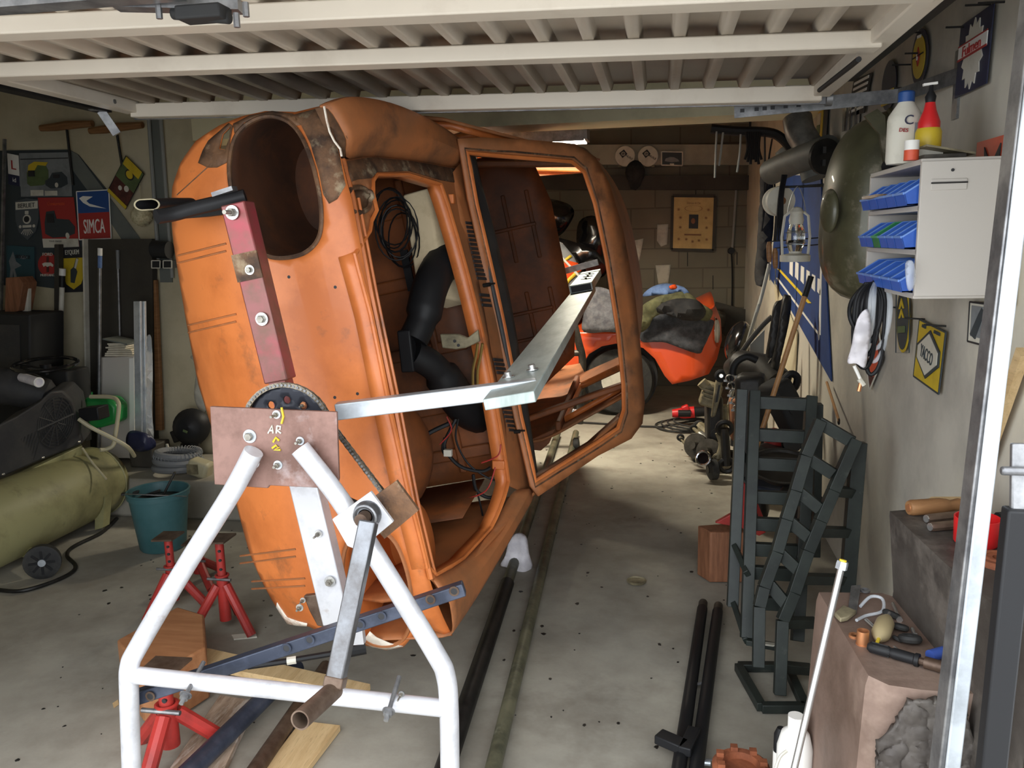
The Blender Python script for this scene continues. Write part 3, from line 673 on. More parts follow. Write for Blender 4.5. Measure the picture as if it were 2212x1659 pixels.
for q in [[(965,900),(975,930),(950,960)],[(1040,1000),(1075,985),(1082,960)],[(1000,1080),(1050,1060),(1070,1010)]]:
    MB().tube(catmull([U(a, b, Y=3.0) for a, b in q], 5), .003, 5).build('red_wire', 'jack_red', wl)
MB().box(U(968,978,Y=2.98), (.03,.02,.025)).build('connector', 'off_white', wl)
m = MB()
for k in range(9):
    c = U(845+3*k, 470+6*k, Y=3.0+.01*k); m.torus(c, .07+.01*math.sin(k*2), .003, (math.sin(k)*.4,1,math.cos(k)*.3), 20, 5, sc=(1,1.5))
m.build('cable_coil', 'black', car)
MB().bar(U(872,540,Y=3.12), U(890,628,Y=3.12), .03, .012, (0,1,0)).build('trim_rail', 'black', car)
MB().tube([U(815,782,Y=2.9),U(840,780,Y=2.9),U(842,776,Y=2.9),U(836,774,Y=2.9),U(834,784,Y=2.9),U(844,782,Y=2.9)], .0025, 5).build('wire_clip', 'steel_bright', car)
m = MB()
for q in [(968,430,3.08),(1078,1003,3.05)]: m.box(U(q[0],q[1],Y=q[2]), (.05,.03,.035))
m.build('hood_buffer', 'orange_paint', car, bevel=.004)
# foam block wedged in the luggage bay
fb = MB(); c0 = U(905,400,Y=3.05)
fb.prism([U(868,420,Y=3.07), U(925,405,Y=3.07), U(958,642,Y=3.07), U(905,655,Y=3.07)], U(985,425,Y=3.17)-U(925,405,Y=3.07))
tag(fb.build('foam_block', 'foam', bevel=.008), 'beige foam block standing inside the orange shell behind its hood opening', 'foam block')
# spare orange door lying across the shell's upper side, lit by the strip light
sd_ = T('spare_car_door', 'bright orange spare car door stored overhead behind the windscreen frame', 'car door', U(1150,355,Y=6.45))
MB().prism([U(a,b,Y=6.4) for a,b in [(1012,331),(1050,329),(1256,350),(1256,372),(1060,366),(1014,362)]], (0,.08,0)).build('door_skin', 'orange_paint', sd_, bevel=.01)
MB().tube([U(1050,345,Y=6.39),U(1150,350,Y=6.39),U(1256,358,Y=6.39)], .008, 6).build('pressed_ridge', 'orange_paint', sd_)
MB().prism([U(a,b,Y=6.5) for a,b in [(1148,371),(1256,361),(1256,373),(1160,380)]], (0,.05,0)).build('door_flange', 'orange_paint', sd_)
MB().box(U(1024,347,Y=6.38), (.055,.02,.06)).build('door_catch', 'steel_bright', sd_, bevel=.006); MB().box(U(1030,348,Y=6.365), (.02,.012,.03)).build('catch_bolt', 'white', sd_, bevel=.003)
MB().cyl(U(1150,352,Y=6.44), (U(1150,352,Y=6.44).x, 6.44, 2.72), .006, 6).build('hanging_wire', 'galv', sd_)
# ------------------------------------------------------------------ rotisserie: arm bolted to the car's nose
arm = T('rotisserie_beam', 'square beam, red above and white below, bolted upright across the car nose', 'rotisserie arm', U(620,900,Y=2.1))
ya = 2.16
aa, ab = U(513,440,Y=ya), U(606,822,Y=ya); ad = (ab-aa).normalized()
ac, ae = U(662,1045,Y=ya), U(733,1342,Y=ya)
rb = MB().bar(aa, ab, .072, .06, (0,1,0)).build('red_beam', 'red_tube', arm, bevel=.004)
MB().bar(ab, ac, .05, .05, (0,1,0)).build('hub_beam', 'red_tube', arm)
MB().bar(ac+ad*-.05, ae, .085, .05, (0,1,0)).build('white_beam', 'silver_white', arm, bevel=.004)
MB().bar(aa+(ab-aa)*.27+Vector((0,-.031,0)), aa+(ab-aa)*.42+Vector((0,-.031,0)), .076, .006, (0,1,0)).build('weld_collar', 'bare_rust', arm)
def bolt(par, px, py, y, r, nm='bolt', mt='steel_bright', stud=.02, hexr=None):
    c = U(px, py, Y=y); h = hexr or r*.6
    MB().lathe([(h*.5,0),(r*.96,0),(r,-.0015),(r*.96,-.003),(h*.5,-.003)], c, (0,1,0), 24).build('washer', mt, par)
    m = MB().lathe([(0,-.003),(h,-.003),(h,-.012),(h*.85,-.014),(0,-.014)], c, (0,1,0), 6)
    if stud: m.lathe([(0,-.014),(h*.5,-.014),(h*.5,-.014-stud),(0,-.014-stud)], c, (0,1,0), 12)
    return m.build(nm, 'bolt_zinc', par)
for q in [(502,459,.020,.03),(540,583,.014,0),(566,689,.019,0)]: bolt(rb, q[0], q[1], ya-.034, q[2], stud=q[3])
bolt(rb, 688, 1153, ya-.03, .011); bolt(rb, 713, 1256, ya-.03, .017, stud=.008)
# sprocket on the hub
sp = MB(); sc_ = U(625,925,Y=2.04); R_ = .118
ring = []; n = 64
outer_ = [(R_*math.cos(2*PI*k/n), R_*math.sin(2*PI*k/n)) for k in range(n)]
holes_ = [[(.078*math.cos(a)+.011*math.cos(2*PI*k/12), .078*math.sin(a)+.011*math.sin(2*PI*k/12)) for k in range(12)] for a in [math.radians(x) for x in range(18,378,36)]]
ctr_ = [(.052*math.cos(2*PI*k/28), .052*math.sin(2*PI*k/28)) for k in range(28)]
spk = sheet(outer_, holes_+[ctr_], .012, lambda a, b: sc_+Vector((a,0,b))).build('sprocket', 'sprocket_black', arm, thick=.008)
MB().lathe([(0,.0),(.05,.0),(.05,.1),(0,.1)], sc_, (0,1,0), 24).build('hub', 'rust_plate', arm)
bolt(spk, 655, 875, 2.03, .008, 'hub_bolt', 'copper', stud=.01)
# bright strut to the long beam
sa, sb = U(728,888,Y=2.1), U(1160,835,Y=2.2)
MB().bar(sa, sb, .045, .045, (0,1,0)).build('side_strut', 'galv_bright', arm, bevel=.003)
# black oval tube bracket at the arm's top
bb = T('bumper_bracket', 'black bent oval tube bracket clamped above the red beam', 'bracket', U(430,450,Y=2.2))
MB().tube(catmull([U(530,424,Y=2.22), U(480,436,Y=2.2), U(420,450,Y=2.17), U(375,462,Y=2.14), U(338,468,Y=2.1)], 4), .017, 10, flat=1.2).build('front_tube', 'black', bb)
q = [U(318,442,Y=2.13), U(360,440,Y=2.2), U(400,438,Y=2.26)]
e = MB(); nseg = 20; ringo = []; rows = []
for k, (rr_, pt) in enumerate([(.85,q[2]),(1,q[1]),(1,q[0]),(.8,q[0]),(.8,q[1])]):
    rows.append([pt+Vector((math.cos(2*PI*i/nseg)*.026*rr_+(.014 if math.cos(2*PI*i/nseg)>0 else -.014),0,math.sin(2*PI*i/nseg)*.016*rr_)) for i in range(nseg)])
MB().loft(rows, closed=True).build('open_tube', 'black', bb)
MB().loft([[p+Vector((0,-.002,0)) for p in rows[2]],[p+Vector((0,-.002,0)) for p in rows[3]]], closed=True).build('tube_lip', 'parts_tan', bb)
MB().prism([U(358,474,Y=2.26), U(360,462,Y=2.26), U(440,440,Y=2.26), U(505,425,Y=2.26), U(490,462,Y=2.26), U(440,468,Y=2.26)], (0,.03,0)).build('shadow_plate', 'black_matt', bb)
MB().box(U(485,414,Y=2.19), (.065,.03,.012), Matrix.Rotation(-.25,3,'Y')).build('clamp_strip', 'galv', bb)
# ------------------------------------------------------------------ front stand
st = T('rotisserie_stand', 'white painted tubular A-frame rotisserie stand with rusty top plate and crank', 'rotisserie stand', (U(620,1650,Y=1.8).x,1.85,0))
yp = 1.88
pp = [U(453,878,Y=yp), U(727,890,Y=yp), U(732,1035,Y=yp), U(726,1056,Y=yp), U(582,1049,Y=yp), U(578,1055,Y=yp), U(463,1047,Y=yp)]
pl_ = MB().prism(pp, (0,.01,0)).build('top_plate', 'rust_plate', st, bevel=.002)
for q in [(598,895,.011,.02),(540,942,.018,0),(649,952,.011,.015),(601,1004,.012,.012)]: bolt(pl_, q[0], q[1], yp, q[2], stud=q[3], mt='galv_bright')
# painted letters
def letters(par, strokes, r, mt, nm='lettering'):
    m = MB()
    for s in strokes: m.tube([U(a, b, Y=yp-.002) for a, b in s], r, 5)
    return m.build(nm, mt, par)
letters(pl_, [[(579,936),(588,919),(590,936)],[(582,930),(590,930)],[(597,936),(598,920)],[(598,920),(606,921),(605,928),(598,929),(607,936)]], .0022, 'off_white')
letters(pl_, [[(590,955),(596,945),(603,952)],[(588,968),(596,962),(603,966),(592,972),(606,972)],[(608,880),(612,900),(608,915)]], .003, 'sign_yellow')
yl = 1.86
def leg(pts, ys, nm='leg'):
    P = catmull([U(a, b, Y=y) for (a, b), y in zip(pts, ys)], 6)
    d = P[-1]-P[-2]; P.append(P[-1] + d*(-(P[-1].z-.02)/d.z)); return MB().tube(P, .0245, 16).build(nm, 'silver_white', st)
leg([(548,975),(500,1065),(400,1225),(300,1395),(280,1440),(279,1500),(284,1659)], [1.85,1.85,1.82,1.8,1.79,1.79,1.79])
leg([(648,968),(735,1080),(830,1230),(940,1410),(963,1460),(970,1530),(972,1659)], [1.85,1.85,1.84,1.84,1.84,1.84,1.84])
MB().tube([U(290,1458,Y=1.79), U(962,1530,Y=1.84)], .0225, 16).build('cross_bar', 'silver_white', st)
# weld beads along the leg tops
m = MB()
for a, b in [((510,1042),(556,990)),((558,1000),(530,1040)),((662,962),(722,1052))]:
    A, B = U(a[0],a[1],Y=yp-.004), U(b[0],b[1],Y=yp-.004); m.tube([A+(B-A)*k/9+Vector((0,random.uniform(-.001,.001),0)) for k in range(10)], [.004+.0015*(k%2) for k in range(10)], 6)
m.build('weld_bead', 'silver_white', pl_)
for q, y in [((402,1500),1.775),((840,1535),1.80)]:
    m = MB(); c = U(q[0], q[1], Y=y-.02); m.cyl(c+Vector((0,.09,.04)), c+Vector((0,-.025,-.012)), .006, 10); m.lathe([(0,0),(.016,0),(.016,.004),(.011,.004),(.011,.014),(0,.014)], c, (0,-1,-.45), 16)
    m.build('clamp_bolt', 'galv', st)
bolt(st, 868, 1498, 1.83, .008, 'clamp_bolt', 'galv', stud=.02)
# crank bearing block and handle
yc = 1.80
bp = [U(717,1122,Y=yc), U(800,1062,Y=yc), U(849,1128,Y=yc), U(775,1190,Y=yc), U(750,1180,Y=yc)]
bl = MB().prism(bp, (0,.012,0)).build('bearing_plate', 'silver_white', st, bevel=.002)
MB().prism([p+Vector((.045,.06,.01)) for p in bp[:4]], (0,.012,0)).build('bearing_plate', 'bare_rust', st)
bc = U(795,1110,Y=yc)
MB().lathe([(.018,-.02),(.026,-.02),(.034,-.008),(.034,.0),(.018,.0),(.018,-.02)], bc, (0,1,0), 24).build('bearing', 'steel_raw', bl)
MB().torus(bc+Vector((0,-.022,0)), .026, .004, (0,1,0), 24, 6).build('bearing_ring', 'galv', bl)
MB().cyl(bc+Vector((0,-.05,0)), bc+Vector((0,.1,0)), .016, 14).build('crank_shaft', 'steel_rusty', st)
ca, cb = U(797,1125,Y=1.74), U(723,1478,Y=1.60)
ck = MB().bar(ca, cb, .04, .035, (0,1,0)).build('crank_arm', 'steel_raw', st, bevel=.004)
MB().bar(cb+(ca-cb)*.05, cb-(ca-cb)*.02, .044, .038, (0,1,0)).build('crank_weld', 'steel_rusty', ck, bevel=.004)
ha, hb_ = U(722,1490,Y=1.60), U(648,1556,Y=1.45)
d_ = (hb_-ha).normalized(); s1 = d_.cross(Vector((0,0,1))).normalized(); s2 = s1.cross(d_)
rows = []
for pt, r in ((ha,.021),(hb_,.021),(hb_,.0175),(ha+d_*.03,.0175)): rows.append([pt+(s1*math.cos(2*PI*k/24)+s2*math.sin(2*PI*k/24))*r for k in range(24)])
mb = MB().loft(rows, closed=True); mb.f.append(tuple(range(24))); mb.f.append(tuple(range(72,96)))
mb.build('crank_handle', 'steel_rusty', ck)
# roller chain round the sprocket
ch = T('drive_chain', 'roller chain running round the black sprocket down to the crank', 'chain', sc_)
path = [sc_+Vector((math.cos(math.radians(a))*.124,-.012,math.sin(math.radians(a))*.121)) for a in range(190,-20,-3)]
path = [sc_+Vector((math.cos(math.radians(a))*.124,-.012,math.sin(math.radians(a))*.121)) for a in range(190,8,-3)]
path += [path[-1]+(U(838,1078,Y=1.93)-path[-1])*k/26 for k in range(1,27)]
m = MB(); rl = MB()
for k in range(len(path)-1):
    a, b = path[k], path[k+1]; L = (b-a).length; st_ = max(1, int(L/.0064+.5))
path2 = [path[0]]
for p in path[1:]:
    while (p-path2[-1]).length > .011: path2.append(path2[-1]+(p-path2[-1]).normalized()*.011)
for k in range(len(path2)-1):
    a, b = path2[k], path2[k+1]; o_ = Vector((0,.004 if k%2 else .0055,0))
    m.bar(a-o_, b-o_, .012, .0015, (0,1,0)); m.bar(a+o_, b+o_, .012, .0015, (0,1,0)); rl.cyl(a-Vector((0,.008,0)), a+Vector((0,.008,0)), .0036, 8)
m.build('link_plates', 'chain_metal', ch, flatshade=True); rl.build('rollers', 'galv', ch)
MB().tube(catmull([U(715,1052,Y=2.0), U(745,1072,Y=1.97), U(772,1085,Y=1.93)], 5), .005, 6).build('chain_return', 'dark_steel', ch)
# punched square bar lying across the legs
pb = T('punched_bar', 'blue-black square tube with drilled holes lying across the stand', 'square tube', U(700,1390,Y=1.95))
pa_, pz_ = U(298,1505,Y=1.84), U(1003,1270,Y=2.04)
MB().bar(pa_, pz_, .036, .036, (0,1,0)).build('tube', 'blue_black', pb, bevel=.003)
dv = (pz_-pa_).normalized()
for q in [(325,1504),(619,1400),(669,1382),(778,1349),(824,1331),(930,1295),(981,1277)]:
    t = min(1, max(0, (q[0]-298)/705)); c = pa_+(pz_-pa_)*t+Vector((0,-.0185,0)); c = U(q[0],q[1],Y=c.y)
    MB().lathe([(.009,0),(.014,0),(.014,-.002),(.009,-.002),(.009,0)], c, (0,1,0), 18).build('hole_rim', 'steel_rusty' if q[0] > 900 or q[0] < 400 else 'blue_black', pb)
    MB().lathe([(0,0),(.009,0),(.009,-.0015),(0,-.0015)], c, (0,1,0), 14).build('drilled_hole', 'ink', pb)
# lower clamp on the car
lc = T('clamp_strap', 'dark brown bent steel strap bolted at the bottom of the white beam', 'clamp', U(680,1310,Y=2.2))
MB().prism([U(655,1288,Y=2.2), U(690,1284,Y=2.2), U(712,1358,Y=2.2), U(685,1352,Y=2.2), U(668,1320,Y=2.2)], (0,.02,0)).build('strap', 'steel_rusty', lc, bevel=.003)
bolt(lc, 648, 1312, 2.19, .012, stud=.01); bolt(lc, 655, 1296, 2.19, .009, stud=.01)
MB().prism([U(756,1365,Y=2.14), U(782,1360,Y=2.14), U(786,1392,Y=2.14), U(762,1394,Y=2.14)], (0,.02,0)).build('white_plate', 'silver_white', lc)
# long aluminium beam
al = T('aluminium_beam', 'long flat aluminium beam running back through the windscreen opening', 'beam', U(1110,850,Y=2.1))
na, nb_ = U(1100,866,Y=2.04), U(1262,628,Y=4.9)
ux = Vector((math.cos(TH*.9),0,math.sin(TH*.9)))
def slab(a, b, wid, th, nm, mt): 
    d = (b-a).normalized(); sx = (ux - d*ux.dot(d)).normalized(); uz = sx.cross(d); R = Matrix((sx, d, uz)).transposed()
    return MB().box((a+b)/2, (wid, (b-a).length, th), R).build(nm, mt, al, bevel=.003)
slab(na, nb_, .135, .03, 'long_plank', 'aluminium')
dirb = (nb_-na).normalized()
slab(nb_+dirb*-.25+Vector((0,0,.04)), nb_+dirb*.75+Vector((0,0,.04)), .13, .045, 'sleeve_tube', 'aluminium')
sxv = Vector((1,0,.19)).normalized()
MB().box(nb_+dirb*-.256+Vector((.0,0,.04)), (.112,.006,.034), Matrix.Rotation(-TH*.9,3,'Y')).build('sleeve_mouth', 'ink', al)
for k in range(3):
    c = nb_+dirb*(.0+.18*k)+Vector((.01,0,.066)); MB().cyl(c, c+Vector((.0,0,.012)), .008, 6).bar(c-Vector((.03,0,0)), c+Vector((.03,0,.006)), .008, .004).build('sleeve_bolt', 'dark_steel', al)
for q in [(1098,806),(1150,797)]:
    c = U(q[0], q[1], Y=2.3+.05*(q[0]>1120)); t = (c.y-na.y)/(nb_.y-na.y); zz = na.z+(nb_.z-na.z)*t+.016+(c.x-(na.x+(nb_.x-na.x)*t))*.19
    c.z = zz; MB().lathe([(0,0),(.018,0),(.018,.003),(.0105,.003),(.0105,.015),(.009,.017),(0,.017)], c, (-.19,0,1), 12).build('beam_bolt', 'steel_bright', al)
# rear cross tube and rear stand
ra = T('rotisserie_crossarm', 'thin grey square tube crossing behind the shell to the aluminium beam', 'cross tube', U(1240,580,Y=5.55))
MB().bar(U(1100,618,Y=5.5), U(1292,566,Y=5.5), .05, .04).build('tube', 'galv', ra)
rst = T('rotisserie_stand', 'grey tubular rear stand with a castor seen under the orange shell', 'rotisserie stand', (U(1255,900,Y=6.2).x, 6.3, 0))
MB().tube(catmull([U(1240,700,Y=6.1), U(1250,740,Y=6.1), U(1258,775,Y=6.1), U(1256,830,Y=6.1), U(1252,915,Y=6.1)], 5), .028, 12).build('leg', 'parts_grey', rst)
MB().tube([U(1000,775,Y=6.1), U(1256,762,Y=6.1)], .024, 10).build('cross_bar', 'parts_grey', rst)
MB().tube(catmull([U(1020,660,Y=6.1), U(990,760,Y=6.1), U(985,915,Y=6.1)], 5), .028, 12).build('leg', 'parts_grey', rst)
MB().box(U(1238,893,Y=6.1), (.1,.08,.05)).cyl(U(1222,888,Y=6.05), U(1240,888,Y=6.05), .02, 10).build('castor_bracket', 'galv_bright', rst, bevel=.006)
c = U(1245,930,Y=6.1); c.z = .055
MB().lathe([(0,-.02),(.05,-.02),(.055,-.012),(.055,.012),(.05,.02),(0,.02)], c, (1,0,.1), 20).build('castor_wheel', 'rubber', rst)
# long base tubes on the floor
def floortube(p, q, z, r, lab, mt, y0=None, sleeve=None):
    a, b = U(p[0],p[1],Z=z), U(q[0],q[1],Z=z); d = (b-a)
    if y0: a = a - d*((a.y-y0)/d.y)
    o = tag(MB().tube([a, a+d*.5, b], r, 12).build('base_tube', mt), lab, 'base tube', 'rotisserie base tubes')
    if sleeve: MB().tube([a, a+(b-a)*((sleeve-a.y)/(b.y-a.y))], r*1.25, 12).build('dark_sleeve', 'dark_steel', o)
floortube((985,1590),(1205,935),.035,.026,'left one of the two long base tubes beside the car, near half dark','tube_olive',1.9,3.55)
floortube((1075,1620),(1244,935),.03,.026,'right one of the two long base tubes beside the car','tube_olive',1.9)
floortube((440,1636),(640,1440),.06,.032,'grey-blue base tube lying on the old plank at the bottom left','blue_black',1.9)
floortube((575,1630),(705,1440),.035,.026,'rusty brown base tube between the grey one and the pine board','steel_rusty',1.9)
tag(pxsheet([(1100,1170),(1116,1152),(1136,1160),(1142,1195),(1150,1228),(1132,1254),(1120,1234),(1104,1238),(1096,1226),(1082,1220),(1092,1200)], 3.86, 5, bulge=.07, amp=.035, fr=9).build('rag', 'cloth_white', thick=.008), 'white rag hanging over the long base tube', 'rag')
# ------------------------------------------------------------------ signs
def text(par, s, o, a, u, size, mt, nm='lettering', sx=1.0, align='CENTER', depth=.002, shear=0):
    cu = D.curves.new('t', 'FONT'); cu.body = s; cu.size = 1; cu.align_x = align; cu.align_y = 'CENTER'; cu.extrude = .5; cu.resolution_u = 3; cu.shear = shear
    ob = D.objects.new('t', cu); C.objects.link(ob)
    dg = bpy.context.evaluated_depsgraph_get(); me = D.meshes.new_from_object(ob.evaluated_get(dg))
    D.objects.remove(ob); n = a.cross(u).normalized(); m = MB()
    xs = [v.co.x for v in me.vertices]; ys = [v.co.y for v in me.vertices]; cy_ = (min(ys)+max(ys))/2; cx_ = (min(xs)+max(xs))/2 if align == 'CENTER' else 0
    m.add([o + a*((v.co.x-cx_)*size*sx) + u*((v.co.y-cy_)*size) + n*(v.co.z*depth*2) for v in me.vertices], [tuple(p.vertices) for p in me.polygons])
    D.meshes.remove(me); return m.build(nm, mt, par, flatshade=True)
class SB:
    """a flat sign: x to the right 0..w, y up 0..h, raised layers along its normal"""
    def __init__(s, name, label, o, a, u, w, h, cat='sign', group=None):
        s.o, s.a, s.u, s.n, s.w, s.h = Vector(o), Vector(a).normalized(), Vector(u).normalized(), None, w, h
        s.n = s.a.cross(s.u).normalized(); s.r = T(name, label, cat, o, group)
    def p(s, x, y, z=0): return s.o + s.a*(x*s.w) + s.u*(y*s.h) + s.n*z
    def poly(s, pts, mt, z=0, nm='panel', th=.003, par=None): return MB().prism([s.p(x, y, z) for x, y in pts], s.n*th).build(nm, mt, par or s.r)
    def rect(s, x0, y0, x1, y1, mt, z=0, nm='panel', th=.003, par=None): return s.poly([(x0,y0),(x1,y0),(x1,y1),(x0,y1)], mt, z, nm, th, par)
    def disk(s, x, y, r, mt, z=0, nm='disc', sy=1, th=.002, par=None, n=32, r0=0):
        P = [(x+math.cos(2*PI*k/n)*r/s.w, y+math.sin(2*PI*k/n)*r*sy/s.h) for k in range(n)]; return s.poly(P, mt, z, nm, th, par)
    def line(s, pts, w, mt, z=.004, nm='line', par=None):
        m = MB()
        for a_, b_ in zip(pts, pts[1:]): m.bar(s.p(*a_, z), s.p(*b_, z), w, .002, s.n)
        return m.build(nm, mt, par or s.r)
    def frame(s, w, mt, z=.003, nm='border'):
        m = MB()
        for a_, b_ in (((0,0),(1,0)),((1,0),(1,1)),((1,1),(0,1)),((0,1),(0,0))): m.bar(s.p(*a_, z), s.p(*b_, z), w, .004, s.n)
        return m.build(nm, mt, s.r)
    def text(s, t, x, y, size, mt, z=.005, sx=1, nm='lettering', par=None, rot=0, shear=0):
        a = s.a*math.cos(rot)+s.u*math.sin(rot); u = s.u*math.cos(rot)-s.a*math.sin(rot)
        return text(par or s.r, t, s.p(x, y, z), a, u, size*s.h, mt, nm, sx, shear=shear)
def wall_sign(name, label, bl, br, tl, y=AY-.02, cat='sign'):      # on the bay end wall, from three corner pixels
    b, r, t = U(*bl, Y=y), U(*br, Y=y), U(*tl, Y=y); return SB(name, label, b, r-b, t-b, (r-b).length, (t-b).length, cat)
db = T('display_board', 'dark board carrying old enamel signs on the left bay wall', 'board', U(80,480,Y=AY-.01))
MB().prism([U(a,b,Y=AY-.012) for a,b in [(-40,326),(148,323),(168,334),(230,410),(238,520),(190,520),(190,632),(76,618),(-40,615)]], (0,.01,0)).build('panel', 'sign_dark', db)
MB().prism([U(a,b,Y=AY-.014) for a,b in [(148,323),(168,334),(336,560),(290,560),(232,470),(155,365)]], (0,.002,0)).build('grey_band', 'panel_greygreen', db)
tag(MB().bar(U(10,300,Y=4.75), U(0,800,Y=4.75), .012, .02).build('shelf_upright', 'galv'), 'thin bright edged steel upright at the left picture edge before the signs', 'shelf upright')
s = wall_sign('tin_sign', 'worn red and white sign with a large L at the top left of the board', (20,398),(44,403),(16,331)); s.rect(0,0,1,1,'white'); s.rect(0,0,1,.34,'sign_navy',.003,'lower_band'); s.text('L',.55,.66,.42,'sign_red'); s.text('id',.55,.18,.2,'white')
s = wall_sign('tin_sign', 'grey picture sign of an old yellow van beside a dark saloon car', (46,425),(156,424),(42,331)); s.rect(0,0,1,1,'sign_grey')
s.poly([(.14,.3),(.14,.55),(.2,.7),(.34,.76),(.5,.74),(.56,.6),(.56,.34),(.45,.26),(.2,.24)],'sign_green',.003,'van_body'); s.poly([(.16,.56),(.3,.6),(.36,.72),(.52,.7),(.56,.78),(.3,.8),(.18,.72)],'sign_yellow',.005,'van_roof'); s.rect(.17,.46,.3,.6,'ink',.006,'van_window')
s.poly([(.5,.26),(.5,.36),(.58,.42),(.64,.54),(.82,.56),(.92,.44),(.93,.28),(.8,.2),(.6,.18)],'sign_dark',.004,'car_body'); s.disk(.72,.26,.012,'off_white',.007,'car_wheel',1.3); s.rect(.66,.42,.78,.5,'ink',.007,'car_window')
s.rect(.2,.02,.45,.15,'off_white',.003,'caption_box'); s.rect(.48,.02,.72,.13,'off_white',.003,'caption_box'); s.line([(0.02,.86),(.95,.87)],.006,'ink')
s = wall_sign('enamel_sign', 'dark shield shaped sign with a locomotive front', (34,520),(86,517),(32,430))
s.poly([(.02,.95),(.5,1.0),(.98,.95),(.98,.5),(.85,.2),(.5,0),(.15,.2),(.02,.5)],'shield_grey',0,'shield',.003); s.rect(.05,.74,.95,.92,'off_white',.003,'name_band'); s.text('BERLIET',.5,.83,.15,'ink',.006,.9)
s.disk(.5,.5,.030,'off_white',.003,'boiler_ring'); s.disk(.5,.5,.020,'ink',.006,'boiler'); s.rect(.43,.62,.57,.7,'off_white',.003,'chimney'); s.disk(.22,.33,.010,'off_white',.003,'lamp'); s.disk(.78,.33,.010,'off_white',.003,'lamp'); s.rect(.32,.3,.68,.36,'off_white',.003,'beam')
for k in range(7): s.line([(.38+.04*k,.26),(.26+.08*k,.1+abs(k-3)*.02)],.003,'off_white',.004,'cow_catcher')
s = wall_sign('enamel_sign', 'red sign with a dark lorry, left of the blue and red one', (95,535),(172,535),(82,427)); s.rect(0,0,1,1,'sign_red'); s.rect(0,0,1,.18,'off_white',.003,'caption_strip'); s.poly([(.1,.28),(.12,.5),(.2,.72),(.42,.74),(.46,.58),(.8,.56),(.95,.42),(.92,.28),(.7,.22),(.3,.2)],'sign_dark',.003,'lorry_body'); s.disk(.72,.24,.014,'off_white',.005,'lorry_wheel',1.4); s.rect(.2,.5,.4,.68,'ink',.006,'lorry_window'); s.text('Camionnette',.5,.88,.1,'sign_orange',.004,.75,shear=.3); s.text('TOUS USAGES',.36,.13,.045,'ink',.005)
s = wall_sign('enamel_sign', 'blue over red enamel sign with a white swallow', (172,518),(241,515),(166,414),AY-.035); s.rect(0,0,1,.55,'sign_red'); s.rect(0,.55,1,1,'sign_blue',0,'blue_field'); s.text('SIMCA',.5,.27,.42,'white',.005,.42); s.poly([(.08,.86),(.2,.9),(.5,.88),(.3,.8),(.38,.74),(.9,.62),(.4,.68),(.2,.76)],'white',.004,'swallow'); s.frame(.006,'white')
s = wall_sign('round_sign', 'round red sign with a small horse under the red lorry sign', (75,605),(133,605),(75,537)); s.disk(.5,.5,.075,'sign_red'); s.poly([(.3,.52),(.4,.56),(.62,.56),(.72,.48),(.7,.42),(.6,.46),(.5,.42),(.42,.46),(.36,.42)],'off_white',.004,'horse'); s.rect(.46,.25,.54,.75,'sign_brown',.003,'stripe'); s.text('FORD',.5,.82,.14,'off_white'); s.text('MUSTANG',.5,.16,.11,'off_white')
s = wall_sign('tin_sign', 'dim grey service sign with a painted figure at the lower left of the board', (16,613),(76,617),(14,530)); s.rect(0,0,1,1,'sign_teal'); s.disk(.6,.72,.03,'sign_grey',.003,'oval',.4); s.text('SERVICE',.6,.73,.12,'ink',.006); s.poly([(.1,.1),(.15,.4),(.1,.6),(.25,.85),(.35,.6),(.55,.5),(.3,.4),(.4,.1),(.3,.1),(.24,.35),(.2,.1)],'sign_grey',.003,'figure')
s = wall_sign('enamel_sign', 'black enamel sign with a spark plug on a yellow shield', (134,632),(188,630),(129,535),AY-.03); s.rect(0,0,1,1,'ink'); s.text('EYQUEM',.5,.88,.15,'off_white',.005,.6); s.poly([(.1,.76),(.95,.76),(.95,.4),(.8,.18),(.5,.06),(.22,.18),(.1,.4)],'sign_yellow',.003,'shield'); s.poly([(.4,.22),(.55,.2),(.68,.45),(.62,.54),(.75,.74),(.66,.76),(.55,.56),(.42,.5)],'sign_dark',.006,'spark_plug'); s.poly([(.58,.54),(.64,.52),(.76,.72),(.68,.75)],'off_white',.008,'plug_insulator')
s = wall_sign('tin_sign', 'yellow and brown picture sign hanging tilted from the T-handled rod', (272,452),(312,376),(233,413),AY-.045); s.rect(0,0,1,1,'sign_brown'); s.rect(.45,.0,1,1,'sign_green',.002,'green_field'); s.rect(.8,.1,1,.95,'sign_yellow',.004,'yellow_band'); s.disk(.72,.5,.03,'ink',.004,'face_disc',1.2); s.disk(.72,.5,.022,'sign_yellow',.006,'face',1.2); s.rect(.0,.0,.08,1,'sign_yellow',.004,'caption_strip'); s.disk(.4,.35,.018,'off_white',.004,'white_glove'); s.disk(.3,.6,.014,'off_white',.004,'white_glove'); s.frame(.004,'ink')
# T-handled rods
for k, (p, q, e, lab) in enumerate([((88,277),(200,267),(158,400),'wooden T-handled boring rod hanging at the far left of the bay wall'),((194,283),(308,270),(266,372),'wooden T-handled rod that holds up the tilted yellow sign')]):
    t = T('boring_rod', lab, 'rod', U((p[0]+q[0])/2,(p[1]+q[1])/2,Y=AY-.06)); a, b = U(*p,Y=AY-.06), U(*q,Y=AY-.06)
    MB().tube([a, a+(b-a)*.3, (a+b)/2+Vector((0,0,.004)), b], [.02,.026,.028,.02], 10).build('handle', 'oak', t)
    MB().tube([(a+b)/2, U(*e,Y=AY-.04)], .008, 8).build('shaft', 'dark_steel', t)
    MB().cyl((a+b)/2+Vector((.0,.0,0)), (a+b)/2+Vector((0,.06,0)), .006, 6).build('wall_hook', 'dark_steel', t)
